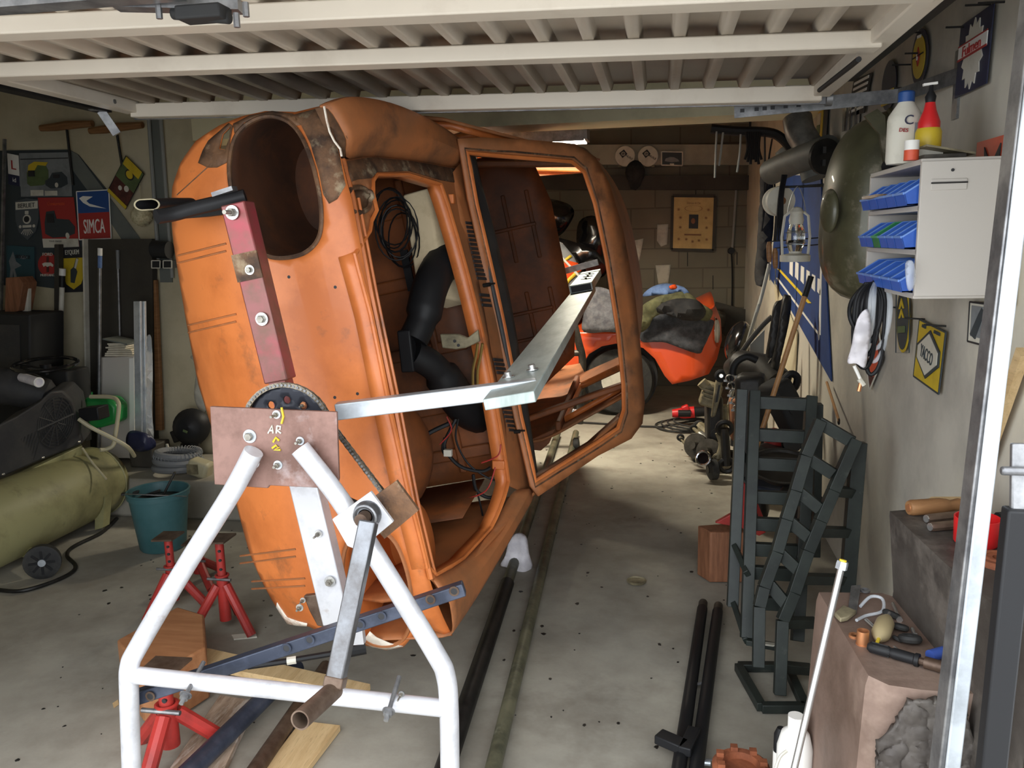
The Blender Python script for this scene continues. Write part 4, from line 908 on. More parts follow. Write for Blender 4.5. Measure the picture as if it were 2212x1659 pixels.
# twine ball
t = T('twine_ball', 'ball of pale twine hanging on the bay wall by the black tube bracket', 'twine', U(306,468,Y=AY-.09))
tb = MB().ell(U(306,466,Y=AY-.08), (.062,.075,.06), None, 20, 12).build('ball', 'twine', t)
m = MB()
for k in range(9): m.torus(U(306,466,Y=AY-.08), .064, .004, (math.cos(k*.35)*.9, .2, math.sin(k*.35)*.9-.4), 24, 5)
m.tube(catmull([U(306,445,Y=AY-.08), U(302,400,Y=AY-.05), U(302,382,Y=AY-.04)], 4), .002, 5)
m.build('strands', 'twine', t)
# leaning boards and poles
def leanbox(name, lab, cat, quad, y, depth, mt, **k): return tag(MB().prism([U(a,b,Y=y) for a,b in quad], (0,depth,0)).build(name, mt, bevel=k.get('bevel',.003)), lab, cat, k.get('group'))
dp = T('dark_board', 'tall dark board with a white left edge standing against the bay wall', 'board', U(260,850,Y=AY-.1))
q = [U(a,b,Y=AY-.08) for a,b in [(187,517),(328,516),(334,1000),(196,1010)]]
MB().prism([Vector((p.x,p.y,max(p.z,.02))) for p in q], (0,.05,0)).build('panel', 'panel_dark', dp)
MB().bar(U(186,516,Y=AY-.09), U(194,950,Y=AY-.09), .012, .06, (0,1,0)).build('white_edge', 'off_white', dp)
def pole(lab, p, q, y, r, cap, mt='pipe_grey', capm='white'):
    t = T('broom_pole', lab, 'pole', U(*q, Y=y)); a, b = U(*p,Y=y), U(*q,Y=y); d = (b-a).normalized()
    b = a + d*((a.z-.02)/-d.z); b.y = y
    MB().cyl(a+d*.07, b, r, 12).build('tube', mt, t); MB().cyl(a, a+d*.045, r*1.25, 12).build('end_cap', capm, t); MB().cyl(a+d*.045, a+d*.12, r*1.15, 12).build('ferrule', cap, t); return t
pole('white broom pole with dark ferrule, the lowest of the three poles', (135,580), (128,840), AY-.16, .016, 'black', 'off_white')
pole('thin steel pole with white tip and blue ferrule before the dark board', (216,536), (214,860), 4.58, .011, 'cloth_blue', 'galv')
pole('thin steel pole with a hanging eye at its top, right of the blue ferruled pole', (254,540), (262,840), 4.846, .009, 'hose_grey', 'galv', 'hose_grey')
wp = leanbox('wood_post', 'dark brown square post standing between the round red sign and the spark plug sign', 'post', [(117,528),(126,528),(126,880),(116,880)], AY-.1, .05, 'panel_dark')
leanbox('wood_lath', 'long brown wooden lath leaning at the right edge of the dark board', 'lath', [(331,605),(336,605),(350,930),(335,930)], AY-.08, .03, 'oak')
leanbox('cardboard_box', 'rounded tan cardboard piece above the black box at left', 'cardboard', [(12,600),(40,598),(50,612),(40,672),(10,678)], 4.55, .12, 'wood_block')
leanbox('white_strip', 'short white board strip beside the tan cardboard at left', 'board', [(52,610),(61,610),(60,680),(48,680)], 4.6, .03, 'off_white')
t = T('speaker_box', 'tall black box standing behind the compressor at the left edge', 'box', U(20,900,Y=4.45))
q = [U(a,b,Y=4.4) for a,b in [(-60,677),(64,680),(66,1000),(-60,1000)]]; MB().prism([Vector((p.x,p.y,max(p.z,.01))) for p in q], (0,.3,0)).build('cabinet', 'black_matt', t, bevel=.01)
MB().prism([U(-50,700,Y=4.395),U(42,702,Y=4.395),U(44,795,Y=4.395),U(-50,795,Y=4.395)], (0,.01,0)).build('front_cloth', 'charcoal', t)
t = T('white_cabinet', 'white box cabinet with papers on it before the dark board', 'cabinet', U(250,900,Y=4.7))
q = [U(a,b,Y=4.62) for a,b in [(212,772),(289,770),(291,990),(212,990)]]; MB().prism([Vector((p.x,p.y,max(p.z,.24))) for p in q], (0,.2,0)).build('body', 'cabinet_white', t, bevel=.004)
q = [U(a,b,Y=4.615) for a,b in [(279,774),(289,774),(291,990),(280,990)]]; MB().prism([Vector((p.x,p.y,max(p.z,.24))) for p in q], (0,.004,0)).build('edge_strip', 'white', t)
m = MB(); zt = U(250,771,Y=4.62).z
for k in range(7): m.box((U(252+random.uniform(-5,5),770,Y=4.62).x, 4.72, zt+.006+.012*k), (.2-.012*k,.16,.009), Matrix.Rotation(random.uniform(-.2,.2),3,'Z'))
pp_ = T('paper_stack', 'untidy stack of papers and folders on the white cabinet', 'papers', (U(252,770,Y=4.62).x,4.72,zt)); m.build('sheets', 'paper', pp_)
MB().box((U(250,770,Y=4.62).x,4.7,zt+.095), (.17,.15,.008), Matrix.Rotation(.2,3,'Y')).build('top_folder', 'panel_greygreen', pp_)
t = T('aluminium_profile', 'pale aluminium channel profile standing right of the white cabinet', 'profile', U(300,930,Y=4.55))
for i, (a, b) in enumerate([(288,302),(304,312)]):
    q = [U(x,y,Y=4.55+.03*i) for x,y in [(a,651),(b,651),(b+4,990),(a+4,990)]]; MB().prism([Vector((p.x,p.y,max(p.z,.24))) for p in q], (0,.02,0)).build('flange', 'galv_bright', t, bevel=.002)
tag(pxsheet([(316,735),(326,728),(330,800),(328,880),(332,945),(320,940),(316,860),(318,800)], 4.6, 8, .03, .03, 8).build('plastic_film', 'clear_plastic', thick=.003), 'crumpled clear plastic film hanging beside the aluminium profile', 'plastic film')
t = T('square_tubes', 'pair of black square tubes with pale ends stored on the pillar', 'tubes', U(350,572,Y=4.8))
for x in (337,362):
    q = [U(x-9,563,Y=4.82),U(x+9,563,Y=4.82),U(x+9,579,Y=4.82),U(x-9,579,Y=4.82)]; MB().prism(q, (0,.12,0)).build('tube', 'black_matt', t)
    m = MB(); [m.bar(q[i]+Vector((0,-.002,0)), q[(i+1)%4]+Vector((0,-.002,0)), .006, .004, (0,1,0)) for i in range(4)]; m.build('pale_rim', 'off_white', t)
tag(MB().tube([U(332,538,Y=4.85),U(366,540,Y=4.85)], .055, 14).build('cloth_roll', 'black_matt'), 'black roll lying on the two square tubes at the pillar', 'roll')
# ------------------------------------------------------------------ compressor
cp = T('air_compressor', 'olive air compressor with black motor cover and wheel at the left', 'compressor', (U(120,1200,Y=3.6).x,3.6,0))
pe = U(205,1040,Y=4.25); R_ = .205
pr = [(0,.0),(.08,.008),(.14,.03),(.18,.065),(R_,.13),(R_,1.25),(.17,1.33),(.08,1.38),(0,1.39)]
tk = MB().lathe(pr, pe+Vector((0,.13,0)), (0,-1,0), 40).build('tank', 'tank_olive', cp, ang=60)
MB().torus(pe+Vector((0,0,0)), R_+.001, .004, (0,1,0), 40, 6).build('weld_seam', 'tank_olive', tk)
m = MB()
zp = pe.z+R_+.02
m.prism([U(0,1045,Y=3.62),U(178,962,Y=4.12),U(178,985,Y=4.12),U(0,1068,Y=3.62)], (-.05,.05,0)); m.bar(U(-20,1080,Y=3.6), U(140,1005,Y=4.0), .03, .02)
m.build('mounting_plate', 'tank_olive', cp, bevel=.004)
cov = [(-40,950),(0,916),(35,900),(85,868),(108,845),(135,843),(158,866),(166,905),(172,940),(180,958),(95,992),(-40,1050)]
yc_ = lambda x: 3.62+.5*max(-40,x)/178
fp_ = [U(a,b,Y=yc_(a)) for a,b in cov]
mc = MB().prism(fp_, (-.16,.3,0)).build('motor_cover', 'charcoal', cp, bevel=.012)
gc = U(120,912,Y=yc_(120)-.006); gx = (U(158,905,Y=yc_(158)-.006)-gc); gz = (U(122,858,Y=yc_(122)-.006)-gc)
m = MB()
for k in range(1,9): m.tube([gc+gx*(math.cos(2*PI*i/36)*k/8.0)+gz*(math.sin(2*PI*i/36)*k/8.0) for i in range(36)], .0035, 5, closed=True)
m.build('grille_rings', 'rubber', mc); m = MB()
for k in range(12): a = 2*PI*k/12+.2; m.bar(gc+gx*.12*math.cos(a)+gz*.12*math.sin(a), gc+gx*math.cos(a)+gz*math.sin(a), .006, .006, (0,1,0))
m.bar(gc-gx+gz*-.2, gc+gx+gz*.2, .01, .012, (0,1,0)); m.build('grille_spokes', 'charcoal', mc)
MB().prism([gc+gx*1.02*math.cos(2*PI*k/30)+gz*1.02*math.sin(2*PI*k/30)+Vector((0,.004,0)) for k in range(30)], (0,.004,0)).build('grille_back', 'ink', mc)
m = MB()
for k in range(9): x = 8+k*8; m.bar(U(x,1025-k*4,Y=yc_(x)-.003), U(x+22,955-k*4,Y=yc_(x+22)-.003), .004, .004, (0,1,0))
m.build('cover_ribs', 'rubber', mc)
for q in [(94,988),(172,954),(8,1024)]: bolt(mc, q[0], q[1], yc_(q[0])-.006, .008, 'cover_screw', stud=0)
m = MB().tube([U(-40,835,Y=4.05),U(30,835,Y=4.1),U(95,855,Y=4.15),U(115,865,Y=4.2)], [.11,.11,.1,.06], 18); m.build('motor_housing', 'charcoal', cp)
MB().prism([U(168,884,Y=4.1),U(210,880,Y=4.1),U(214,908,Y=4.1),U(172,912,Y=4.1)], (0,.1,0)).build('pressure_switch', 'black', cp, bevel=.006)
MB().tube(catmull([U(195,857,Y=4.3),U(240,858,Y=4.3),U(255,868,Y=4.28),U(256,890,Y=4.26),U(249,940,Y=4.22),U(244,962,Y=4.2),U(230,970,Y=4.18),U(216,972,Y=4.15)], 5), .012, 10).build('outlet_pipe', 'hose_cream', cp)
MB().tube(catmull([U(170,905,Y=4.08),U(200,925,Y=4.1),U(240,945,Y=4.15),U(275,965,Y=4.2),U(290,985,Y=4.3)], 4), .012, 8).tube([U(178,968,Y=4.1),U(200,1000,Y=4.05),U(230,1035,Y=4.0)], .006, 6).build('pressure_hose', 'hose_cream', cp)
wc = U(92,1212,Y=3.42); wc.z = .085
wh = MB().lathe([(.0,-.015),(.03,-.02),(.06,-.022),(.083,-.02),(.085,-.01),(.085,.02),(.06,.025),(0,.02)], wc, (.5,-.85,0), 28).build('wheel', 'rubber', cp)
MB().lathe([(0,-.03),(.018,-.03),(.018,-.015),(0,-.015)], wc, (-.5,.85,0), 14).lathe([(0,-.032),(.012,-.032),(.012,-.03),(0,-.03)], wc, (.5,-.85,0), 12).build('wheel_hub', 'galv_bright', wh)
m = MB()
for k in range(8):
    a = k*PI/4; e1 = Vector((.85,.5,0)); d = e1*math.cos(a)+Vector((0,0,1))*math.sin(a); n_ = Vector((.5,-.85,0)); m.bar(wc-n_*-.024+d*.02, wc+n_*.024+d*.06, .012, .006, n_)
m.build('wheel_spokes', 'black', wh)
MB().bar(wc+Vector((-.04,.05,.02)), (pe.x+.05,3.55,pe.z-R_*.8), .02, .05).build('wheel_bracket', 'tank_olive', cp)
MB().prism([U(205,1080,Y=4.05),U(228,1070,Y=4.05),U(222,1140,Y=4.05),U(205,1145,Y=4.05)], (0,.06,0)).build('foot', 'tank_olive', cp)
tag(MB().tube(catmull([U(-20,1272,Z=.012),U(40,1277,Z=.012),U(100,1262,Z=.012),U(150,1240,Z=.012),U(163,1222,Z=.012),U(145,1200,Z=.012),U(160,1180,Z=.012),U(220,1150,Z=.012),U(252,1120,Z=.012)], 6), .01, 8).build('power_cable', 'dark_steel'), 'dark power cable curling over the floor beside the compressor wheel', 'cable')
t = T('paper_roll', 'white taped paper roll lying on top of the compressor motor', 'roll', U(65,820,Y=4.0)); a, b = U(48,815,Y=4.05), U(84,826,Y=3.95)
MB().cyl(a, b, .026, 16).build('roll', 'cloth_white', t); MB().torus(b, .024, .005, (b-a), 18, 6).build('torn_end', 'white', t)
t = T('steering_wheel', 'thin rimmed black steering wheel lying above the compressor', 'steering wheel', U(98,787,Y=4.5)); c = U(98,787,Y=4.15)
MB().torus(c, .165, .011, (.05,-.10,1), 40, 10).build('rim', 'black_gloss', t); m = MB()
for a in (0,PI,1.5*PI): m.bar(c+Vector((math.cos(a)*.15,math.sin(a)*.15,0)), c+Vector((0,0,-.03)), .02, .005)
m.build('spokes', 'black', t); MB().lathe([(0,0),(.03,0),(.03,-.03),(.012,-.04),(.012,-.06),(0,-.06)], c, (0,0,1), 16).build('hub', 'black', t)
tag(MB().box(U(125,835,Y=4.4), (.3,.2,.22)).build('black_case', 'black_matt', bevel=.01), 'black case below the steering wheel behind the compressor', 'case')
t = T('fuel_can', 'green plastic can with screw cap behind the compressor outlet pipe', 'can', U(205,920,Y=4.45))
q = [U(a,b,Y=4.43) for a,b in [(162,872),(178,860),(235,862),(250,880),(250,915),(215,925),(160,928)]]
MB().prism(q, (0,.13,0)).build('body', 'green_can', t, bevel=.02); MB().cyl(U(190,861,Y=4.5), U(190,847,Y=4.5), .028, 16).build('cap', 'green_can', t); MB().prism([U(165,874,Y=4.425),U(178,871,Y=4.425),U(176,881,Y=4.425),U(166,883,Y=4.425)], (0,.005,0)).build('label', 'off_white', t)
# things on the masonry step
ST = .24
t = T('hose_coil', 'coil of thick grey corrugated hose on the masonry step', 'hose', U(380,985,Z=ST)); c = U(385,985,Y=4.5)
m = MB()
for k in range(3): m.torus(Vector((c.x,4.5,ST+.03+.04*k)), .14-.01*k, .022, (.05*k,.1,1), 36, 8)
m.build('coils', 'hose_grey', t); m = MB()
for k in range(36): a = 2*PI*k/36; m.torus(Vector((c.x+math.cos(a)*.12,4.5+math.sin(a)*.12,ST+.11)), .022, .003, (-math.sin(a),math.cos(a),0), 10, 4)
m.build('corrugations', 'hose_grey', t)
t = T('funnel', 'pale plastic funnel upside down beside the dark parts on the step', 'funnel', U(358,945,Y=4.6)); c = U(360,950,Y=4.62)
MB().lathe([(.052,0),(.05,.006),(.012,.08),(.008,.12),(.006,.12)], Vector((c.x,c.y,ST+.02)), (0,0,1), 20).build('cone', 'off_white', t); MB().torus(Vector((c.x,c.y,ST+.02)), .052, .004, n=20).build('rim', 'off_white', t)
t = T('headlamp_shell', 'black round lamp shell with a pale tag standing on the step', 'lamp shell', U(405,955,Y=4.5)); c = U(412,922,Y=4.78)
MB().lathe([(.0,.06),(.06,.05),(.1,.02),(.12,-.02),(.11,-.03),(.1,-.02),(0,.0)], c, (.3,-1,.2), 24).build('shell', 'black', t); MB().box(U(400,932,Y=4.64), (.03,.003,.014), Matrix.Rotation(.4,3,'Y')).build('tag', 'sign_green', t); MB().cyl(c, Vector((c.x,c.y+.03,ST)), .04, 10).build('base', 'black', t)
t = T('black_bracket_heap', 'dark metal brackets and wires heaped behind the hose coil', 'metal parts', U(430,925,Y=4.65))
for k in range(7): MB().box(U(400+random.uniform(-10,45),930+random.uniform(-35,40),Y=4.88), (random.uniform(.05,.14),.08,random.uniform(.03,.09)), Matrix.Rotation(random.uniform(-1,1),3,'Y')).build('bracket', 'parts_black', t, bevel=.006)
tag(pxsheet([(278,935),(300,932),(330,945),(335,965),(300,975),(275,960)], 4.42, 6, .06, .03, 9).build('blue_bag', 'sign_navy', thick=.01), 'dark blue plastic bag between compressor tank and hose coil', 'bag')
t = T('glass_jar', 'cloudy square plastic jar lying on the step beside the hose coil', 'jar', U(430,1010,Y=4.42)); c = U(432,1000,Y=4.42); MB().box(Vector((c.x,c.y,ST+.05)), (.13,.1,.1), Matrix.Rotation(.3,3,'Y')).build('body', 'hose_cream', t, bevel=.02); MB().box(Vector((c.x-.02,c.y-.055,ST+.055)), (.07,.006,.06)).build('label', 'parts_tan', t)
tag(MB().box((U(318,955,Y=4.6).x,4.62,ST+.08), (.16,.2,.14)).build('plastic_crate', 'panel_dark', bevel=.01), 'dark translucent storage crate behind the blue bag', 'crate')
# bucket
bk_ = T('bucket', 'teal plastic bucket holding scrap, standing on the floor at left', 'bucket', (U(325,1200,Z=0).x,U(325,1200,Z=0).y+.12,0))
bc_ = ORG[bk_.name]; zt = U(319,1058,Y=bc_.y).z
MB().lathe([(0,.004),(.112,.004),(.118,.012),(.15,zt-.03),(.158,zt-.03),(.16,zt),(.152,zt),(.148,zt-.02),(.112,.02),(0,.02)], bc_, (0,0,1), 40).build('body', 'teal', bk_, ang=50)
MB().torus(bc_+Vector((0,0,zt)), .157, .006, n=40).build('rim', 'teal', bk_)
MB().torus(bc_+Vector((0,0,zt-.03)), .162, .003, (0,.35,1), 30, 5, a0=PI, a1=2*PI).build('handle', 'galv', bk_)
MB().lathe([(0,0),(.14,0)], bc_+Vector((0,0,zt-.06)), (0,0,1), 24).build('dark_scrap', 'parts_black', bk_, thick=.02)
for k, (p, q) in enumerate([((262,1068),(300,1062)),((350,1075),(378,1020)),((300,1075),(345,1060))]):
    tag(MB().bar(U(*p,Y=bc_.y-.02+.03*k), U(*q,Y=bc_.y+.02+.02*k), .03, .012).build('scrap_strip', 'parts_black', bevel=.003), ['dark metal strip lying at the left inside the teal bucket','black file sticking up out of the teal bucket','flat dark bar across the middle of the teal bucket'][k], 'scrap metal')
# ------------------------------------------------------------------ jack stands, timber and boards
def jack(lab, base, top, r=.021, spread=.15, rot=0.3, h0=None):
    b = U(*base, Z=0); zt = U(top[0], top[1], Y=b.y).z; t = T('jack_stand', lab, 'jack stand', b, 'red jack stands')
    MB().cyl((b.x,b.y,.05), (b.x,b.y,zt*.62), r*1.15, 14).build('sleeve', 'jack_red', t)
    ps = MB().cyl((b.x,b.y,zt*.55), (b.x,b.y,zt), r*.85, 14).build('post', 'jack_red', t)
    m = MB()
    for k in range(3): z = zt*(.70+.1*k); m.cyl((b.x+r*.3,b.y-r*.9,z), (b.x+r*.3,b.y-r*.5,z), r*.3, 8)
    m.build('pin_holes', 'ink', ps)
    MB().torus((b.x,b.y,zt*.62), r*1.2, r*.25, n=18, m=6).build('collar', 'jack_red', t)
    MB().prism([(b.x-r*2.6,b.y-r*2,zt-.004),(b.x+r*2.2,b.y-r*2.2,zt+.004),(b.x+r*2.8,b.y+r*1.8,zt+.014),(b.x-r*2.2,b.y+r*2,zt+.008)], (0,0,.008)).build('saddle', 'steel_rusty', t)
    for k in range(3):
        a = rot+k*2*PI/3; MB().tube([(b.x+math.cos(a)*r,b.y+math.sin(a)*r,zt*.52),(b.x+math.cos(a)*spread,b.y+math.sin(a)*spread,.012)], r*.95, 10).build('leg', 'jack_red', t)
    MB().cyl((b.x-r*2.5,b.y-r*1.2,zt*.6), (b.x+r*2.5,b.y-r*1.2,zt*.6), r*.3, 8).build('pin', 'galv', t)
jack('front red jack stand right of the timber block, on splayed legs', (490,1362), (478,1168), rot=-.35)
jack('red jack stand half hidden right behind the front one', (432,1258), (450,1174), rot=1.4)
jack('red jack stand behind the stand leg, in front of the bucket', (378,1318), (350,1162), rot=.2)
jack('nearest red jack stand, under the cross bar at bottom left', (372,1640), (352,1447), r=.026, spread=.17, rot=.6)
tb_ = MB().prism([U(a,b,Z=.2) for a,b in [(252,1382),(383,1310),(441,1327),(444,1398),(350,1452),(298,1446)]], (0,0,-.195))
tag(tb_.build('timber_block', 'beam_wood', bevel=.008), 'thick orange-brown timber block lying behind the left stand leg', 'timber')
tag(MB().prism([U(a,b,Z=.115) for a,b in [(400,1396),(452,1400),(800,1477),(786,1496),(720,1487),(368,1423)]], (0,0,-.022)).build('pine_board', 'pine', bevel=.002), 'long pale pine board lying across the tubes behind the cross bar', 'board')
tag(MB().prism([U(a,b,Z=.024) for a,b in [(650,1556),(735,1566),(640,1690),(548,1690)]], (0,0,-.022)).build('pine_board', 'pine', bevel=.002), 'short pale pine board on the floor under the crank handle', 'board')
tag(MB().prism([U(a,b,Z=.03) for a,b in [(475,1500),(552,1512),(470,1690),(345,1690)]], (0,0,-.028)).build('old_plank', 'old_plank', bevel=.003), 'paint-stained old plank on the floor under the grey-blue tube', 'plank')
tag(MB().prism([U(a,b,Z=.008) for a,b in [(500,1371),(552,1366),(555,1375),(505,1380)]], (0,0,-.006)).build('wood_shim', 'off_white'), 'small white wood strip on the floor between the jack stand legs', 'strip')
# black strut lying below the punched bar
t = T('black_strut', 'dirty black strut lying behind the punched bar near the floor', 'strut', U(640,1425,Y=2.3)); MB().tube([U(535,1440,Y=2.25),U(620,1428,Y=2.3),U(715,1412,Y=2.35)], .01, 8).build('rod', 'black', t); MB().tube([U(620,1428,Y=2.3),U(640,1425,Y=2.31)], .013, 8).build('pale_band', 'off_white', t); MB().tube([U(755,1405,Y=2.36),U(790,1398,Y=2.38)], .022, 10).build('bush', 'black', t)
MB().cyl(U(715,1412,Y=2.35), U(760,1404,Y=2.36), .011, 8).build('rod_end', 'black', t)
# ------------------------------------------------------------------ rear bay
def bsign(name, label, bl, br, tl, y=BY-.02, cat='sign'):
    b, r, t = U(*bl,Y=y), U(*br,Y=y), U(*tl,Y=y); return SB(name, label, b, r-b, t-b, (r-b).length, (t-b).length, cat)
s = bsign('framed_print', 'framed yellowed print with a small dark portrait on the block wall', (1450,539), (1541,541), (1453,423), cat='picture')
s.rect(0,0,1,1,'old_paper',0,'print',.012); s.frame(.03,'panel_dark',.016,'frame'); s.rect(.05,.04,.95,.96,'old_paper',.012,'mat_board',.002)
s.rect(.4,.4,.62,.66,'ink',.015,'portrait'); s.disk(.5,.54,.022,'wood_block',.018,'portrait_face',1.3)
s.text('Citroen & Cie',.5,.87,.055,'oak',.016,.8); s.disk(.5,.77,.09,'oak',.0145,'oval_line',.35,.001); s.disk(.5,.77,.084,'old_paper',.0155,'oval_field',.35,.001); s.rect(.3,.27,.7,.3,'oak',.0145,'caption_line',.001)
m = MB()
for x, y in ((.15,.75),(.85,.75),(.2,.6),(.8,.6),(.17,.2),(.83,.2),(.5,.16),(.35,.2),(.65,.18),(.82,.42),(.2,.42)):
    for k in range(4): a = k*PI/4+.3; m.bar(s.p(x+.04*math.cos(a),y+.03*math.sin(a),.0155), s.p(x-.04*math.cos(a),y-.03*math.sin(a),.0155), .004, .001, s.n)
m.build('engraved_ornaments', 'oak', s.r)
for k, (x, lab) in enumerate([(1350,'left one of two round white tins on the rear beam'),(1400,'right one of two round white tins on the rear beam')]):
    c = U(x,337,Y=BY-.16); t = T('round_tin', lab, 'tin', c, 'round tins on the rear beam')
    MB().lathe([(0,0),(.098,0),(.103,.006),(.103,.06),(0,.06)], c, (0,1,0), 32).build('lid', 'off_white', t)
    MB().prism([c+Vector((-.06+dx,-.003,dz+.03)) for dx,dz in ((0,.0),(.05,.035),(.085,-.01),(.035,-.05))], (0,.003,0)).build('logo_diamond', 'ink', t)
    MB().torus(c+Vector((-.018,-.005,.022)), .018, .003, (0,1,0), 16, 5).build('logo_ring', 'off_white', t)
    text(t, 'Goodrich' if False else 'G', c+Vector((-.018,-.006,.022)), Vector((1,0,0)), Vector((0,0,1)), .03, 'off_white')
    text(t, 'HUILE', c+Vector((.045,-.004,-.015)), Vector((.86,0,-.5)), Vector((.5,0,.86)), .03, 'ink')
    for q in (-.05,.05): MB().box(c+Vector((q,.03,-.1)), (.03,.05,.02)).build('foot', 'parts_tan', t)
s = bsign('picture_plaque', 'small dark metal plaque with a white border on the rear beam', (1429,357),(1474,358),(1429,328), BY-.16, 'plaque'); s.rect(0,0,1,1,'sign_dark',0,'panel',.02); s.frame(.012,'off_white',.02); s.poly([(.15,.3),(.2,.5),(.4,.62),(.6,.6),(.8,.45),(.85,.3),(.5,.22)],'sign_grey',.02,'car_picture'); s.rect(.4,.04,.6,.14,'off_white',.02,'number_strip')
t = T('baseball_cap', 'black cap hanging under the two round tins', 'cap', U(1370,385,Y=BY-.15)); c = U(1372,372,Y=BY-.14)
MB().ell(c, (.1,.09,.12), None, 18, 10).build('crown', 'cloth_black', t); MB().prism([U(a,b,Y=BY-.2) for a,b in [(1354,380),(1390,380),(1384,400),(1374,411),(1362,408)]], (0,.02,0)).build('peak', 'cloth_black', t, bevel=.006)
# conduit, switch, cable on the back wall
t = T('wall_conduit', 'grey conduit with a dark switch on the block wall right of the framed print', 'conduit', U(1583,540,Y=BY-.03))
MB().tube([U(1592,385,Y=BY-.03), U(1582,536,Y=BY-.03)], .012, 8).build('tube', 'pipe_grey', t); MB().lathe([(0,0),(.03,0),(.035,.02),(.035,.05),(0,.05)], U(1580,542,Y=BY-.06), (0,1,0), 14).build('switch', 'black', t)
MB().tube(catmull([U(1580,546,Y=BY-.05),U(1582,600,Y=BY-.03),U(1580,700,Y=BY-.04)], 4), .009, 6).build('cable', 'black', t)
tag(MB().prism([U(a,b,Y=8.85) for a,b in [(1546,652),(1640,676),(1632,740),(1600,760),(1560,720),(1568,690),(1568,676),(1542,668)]], (0,.03,0)).build('notched_board', 'panel_dark'), 'dark notched board leaning on the block wall behind the orange nose', 'board')
# hose boom and hanging cables under the beam
t = T('hanging_boom', 'dark padded boom hung with cables beneath the ceiling at the right', 'boom', U(1620,285,Y=5.6)); 
MB().tube(catmull([U(1536,278,Y=5.6),U(1590,283,Y=5.6),U(1660,286,Y=5.6),U(1690,300,Y=5.6),U(1715,330,Y=5.6)], 5), .03, 10).build('boom', 'black', t)
MB().prism([U(a,b,Y=5.5) for a,b in [(1676,330),(1692,315),(1706,335),(1690,348)]], (0,.08,0)).build('grey_box', 'pipe_grey', t, bevel=.01)
m = MB()
for q in [[(1548,284),(1546,330),(1544,384)],[(1562,286),(1558,320),(1553,358)],[(1600,290),(1598,330),(1592,372)]]: m.tube(catmull([U(a,b,Y=5.58) for a,b in q],4), .007, 6)
m.build('hanging_cable', 'pipe_grey', t); m = MB()
for k in range(7): x = 1612+k*5; m.tube(catmull([U(x,285,Y=5.56),U(x+3-k,320,Y=5.56),U(x-3+k,345+5*(k%3),Y=5.56)],4), .009, 6)
m.build('cable_bundle', 'black', t); m = MB()
for q in [[(1668,300),(1660,350),(1655,420),(1645,500)],[(1652,290),(1652,380),(1648,470)],[(1672,380),(1676,460),(1672,520)]]: m.tube(catmull([U(a,b,Y=5.5) for a,b in q],4), .006, 6)
m.build('long_cord', 'black', t)
MB().cyl(U(1620,284,Y=5.6), U(1620,284,Y=5.6)+Vector((0,0,.6)), .008, 6).build('hanger', 'dark_steel', t)
MB_j = tag(pxsheet([(1645,380),(1664,375),(1668,470),(1660,560),(1652,612),(1634,606),(1640,500)], 6.4, 9, .08, .05, 6).build('hanging_jacket', 'cloth_black', thick=.03), 'long black garment hanging where the block wall meets the blue banner', 'garment')
MB().cyl(U(1655,384,Y=6.4), (WX+.01, 6.4, U(1655,384,Y=6.4).z), .008, 6).build('coat_peg', 'dark_steel', MB_j)
# silver ducting
t = T('flue_duct', 'silver foil flue duct with a T-piece high on the right wall', 'duct', U(1740,320,Y=4.7))
MB().tube(catmull([U(1722,255,Y=4.75),U(1728,285,Y=4.72),U(1745,315,Y=4.68),U(1752,345,Y=4.66)],5), .075, 18).build('foil_elbow', 'duct_silver', t)
MB().tube(catmull([U(1665,372,Y=4.95),U(1700,355,Y=4.8),U(1740,340,Y=4.6),U(1790,322,Y=4.4)],5), .07, 18).build('pipe', 'duct_grey', t)
MB().cyl(U(1752,345,Y=4.66), U(1762,385,Y=4.64), .07, 18).build('lower_branch', 'duct_grey', t); MB().lathe([(0,0),(.085,0),(.085,.02),(0,.02)], U(1784,338,Y=4.34), (-.5,1,.1), 20).build('end_flange', 'dark_steel', t)
for dz in (-.03,.03): MB().box(U(1780,338,Y=4.32)+Vector((0,0,dz)), (.015,.02,.03)).build('flange_lug', 'parts_black', t)
# ------------------------------------------------------------------ race car
rc = T('race_car', 'low orange racing car with fat tyres parked across the back of the garage', 'car', (U(1400,880,Z=0).x, 7.9, 0))
rn = Vector((0,1,0)); Yc = 7.35
side_o = [(1180,740),(1245,716),(1300,714),(1370,720),(1420,722),(1480,700),(1520,672),(1545,662),(1556,690),(1558,735),(1548,775),(1530,808),(1490,822),(1452,830),(1436,812),(1415,775),(1390,752),(1365,744),(1330,742),(1300,748),(1272,765),(1255,795),(1246,830),(1205,838),(1175,835)]
pxsheet(side_o, Yc, 14, closed_smooth=False, yfun=lambda a, b: Yc + .35*max(0,(a-1490)/70)**2 + .25*max(0,(720-b)/60)**2).build('front_wing', 'race_orange', rc, thick=.01, ang=60)
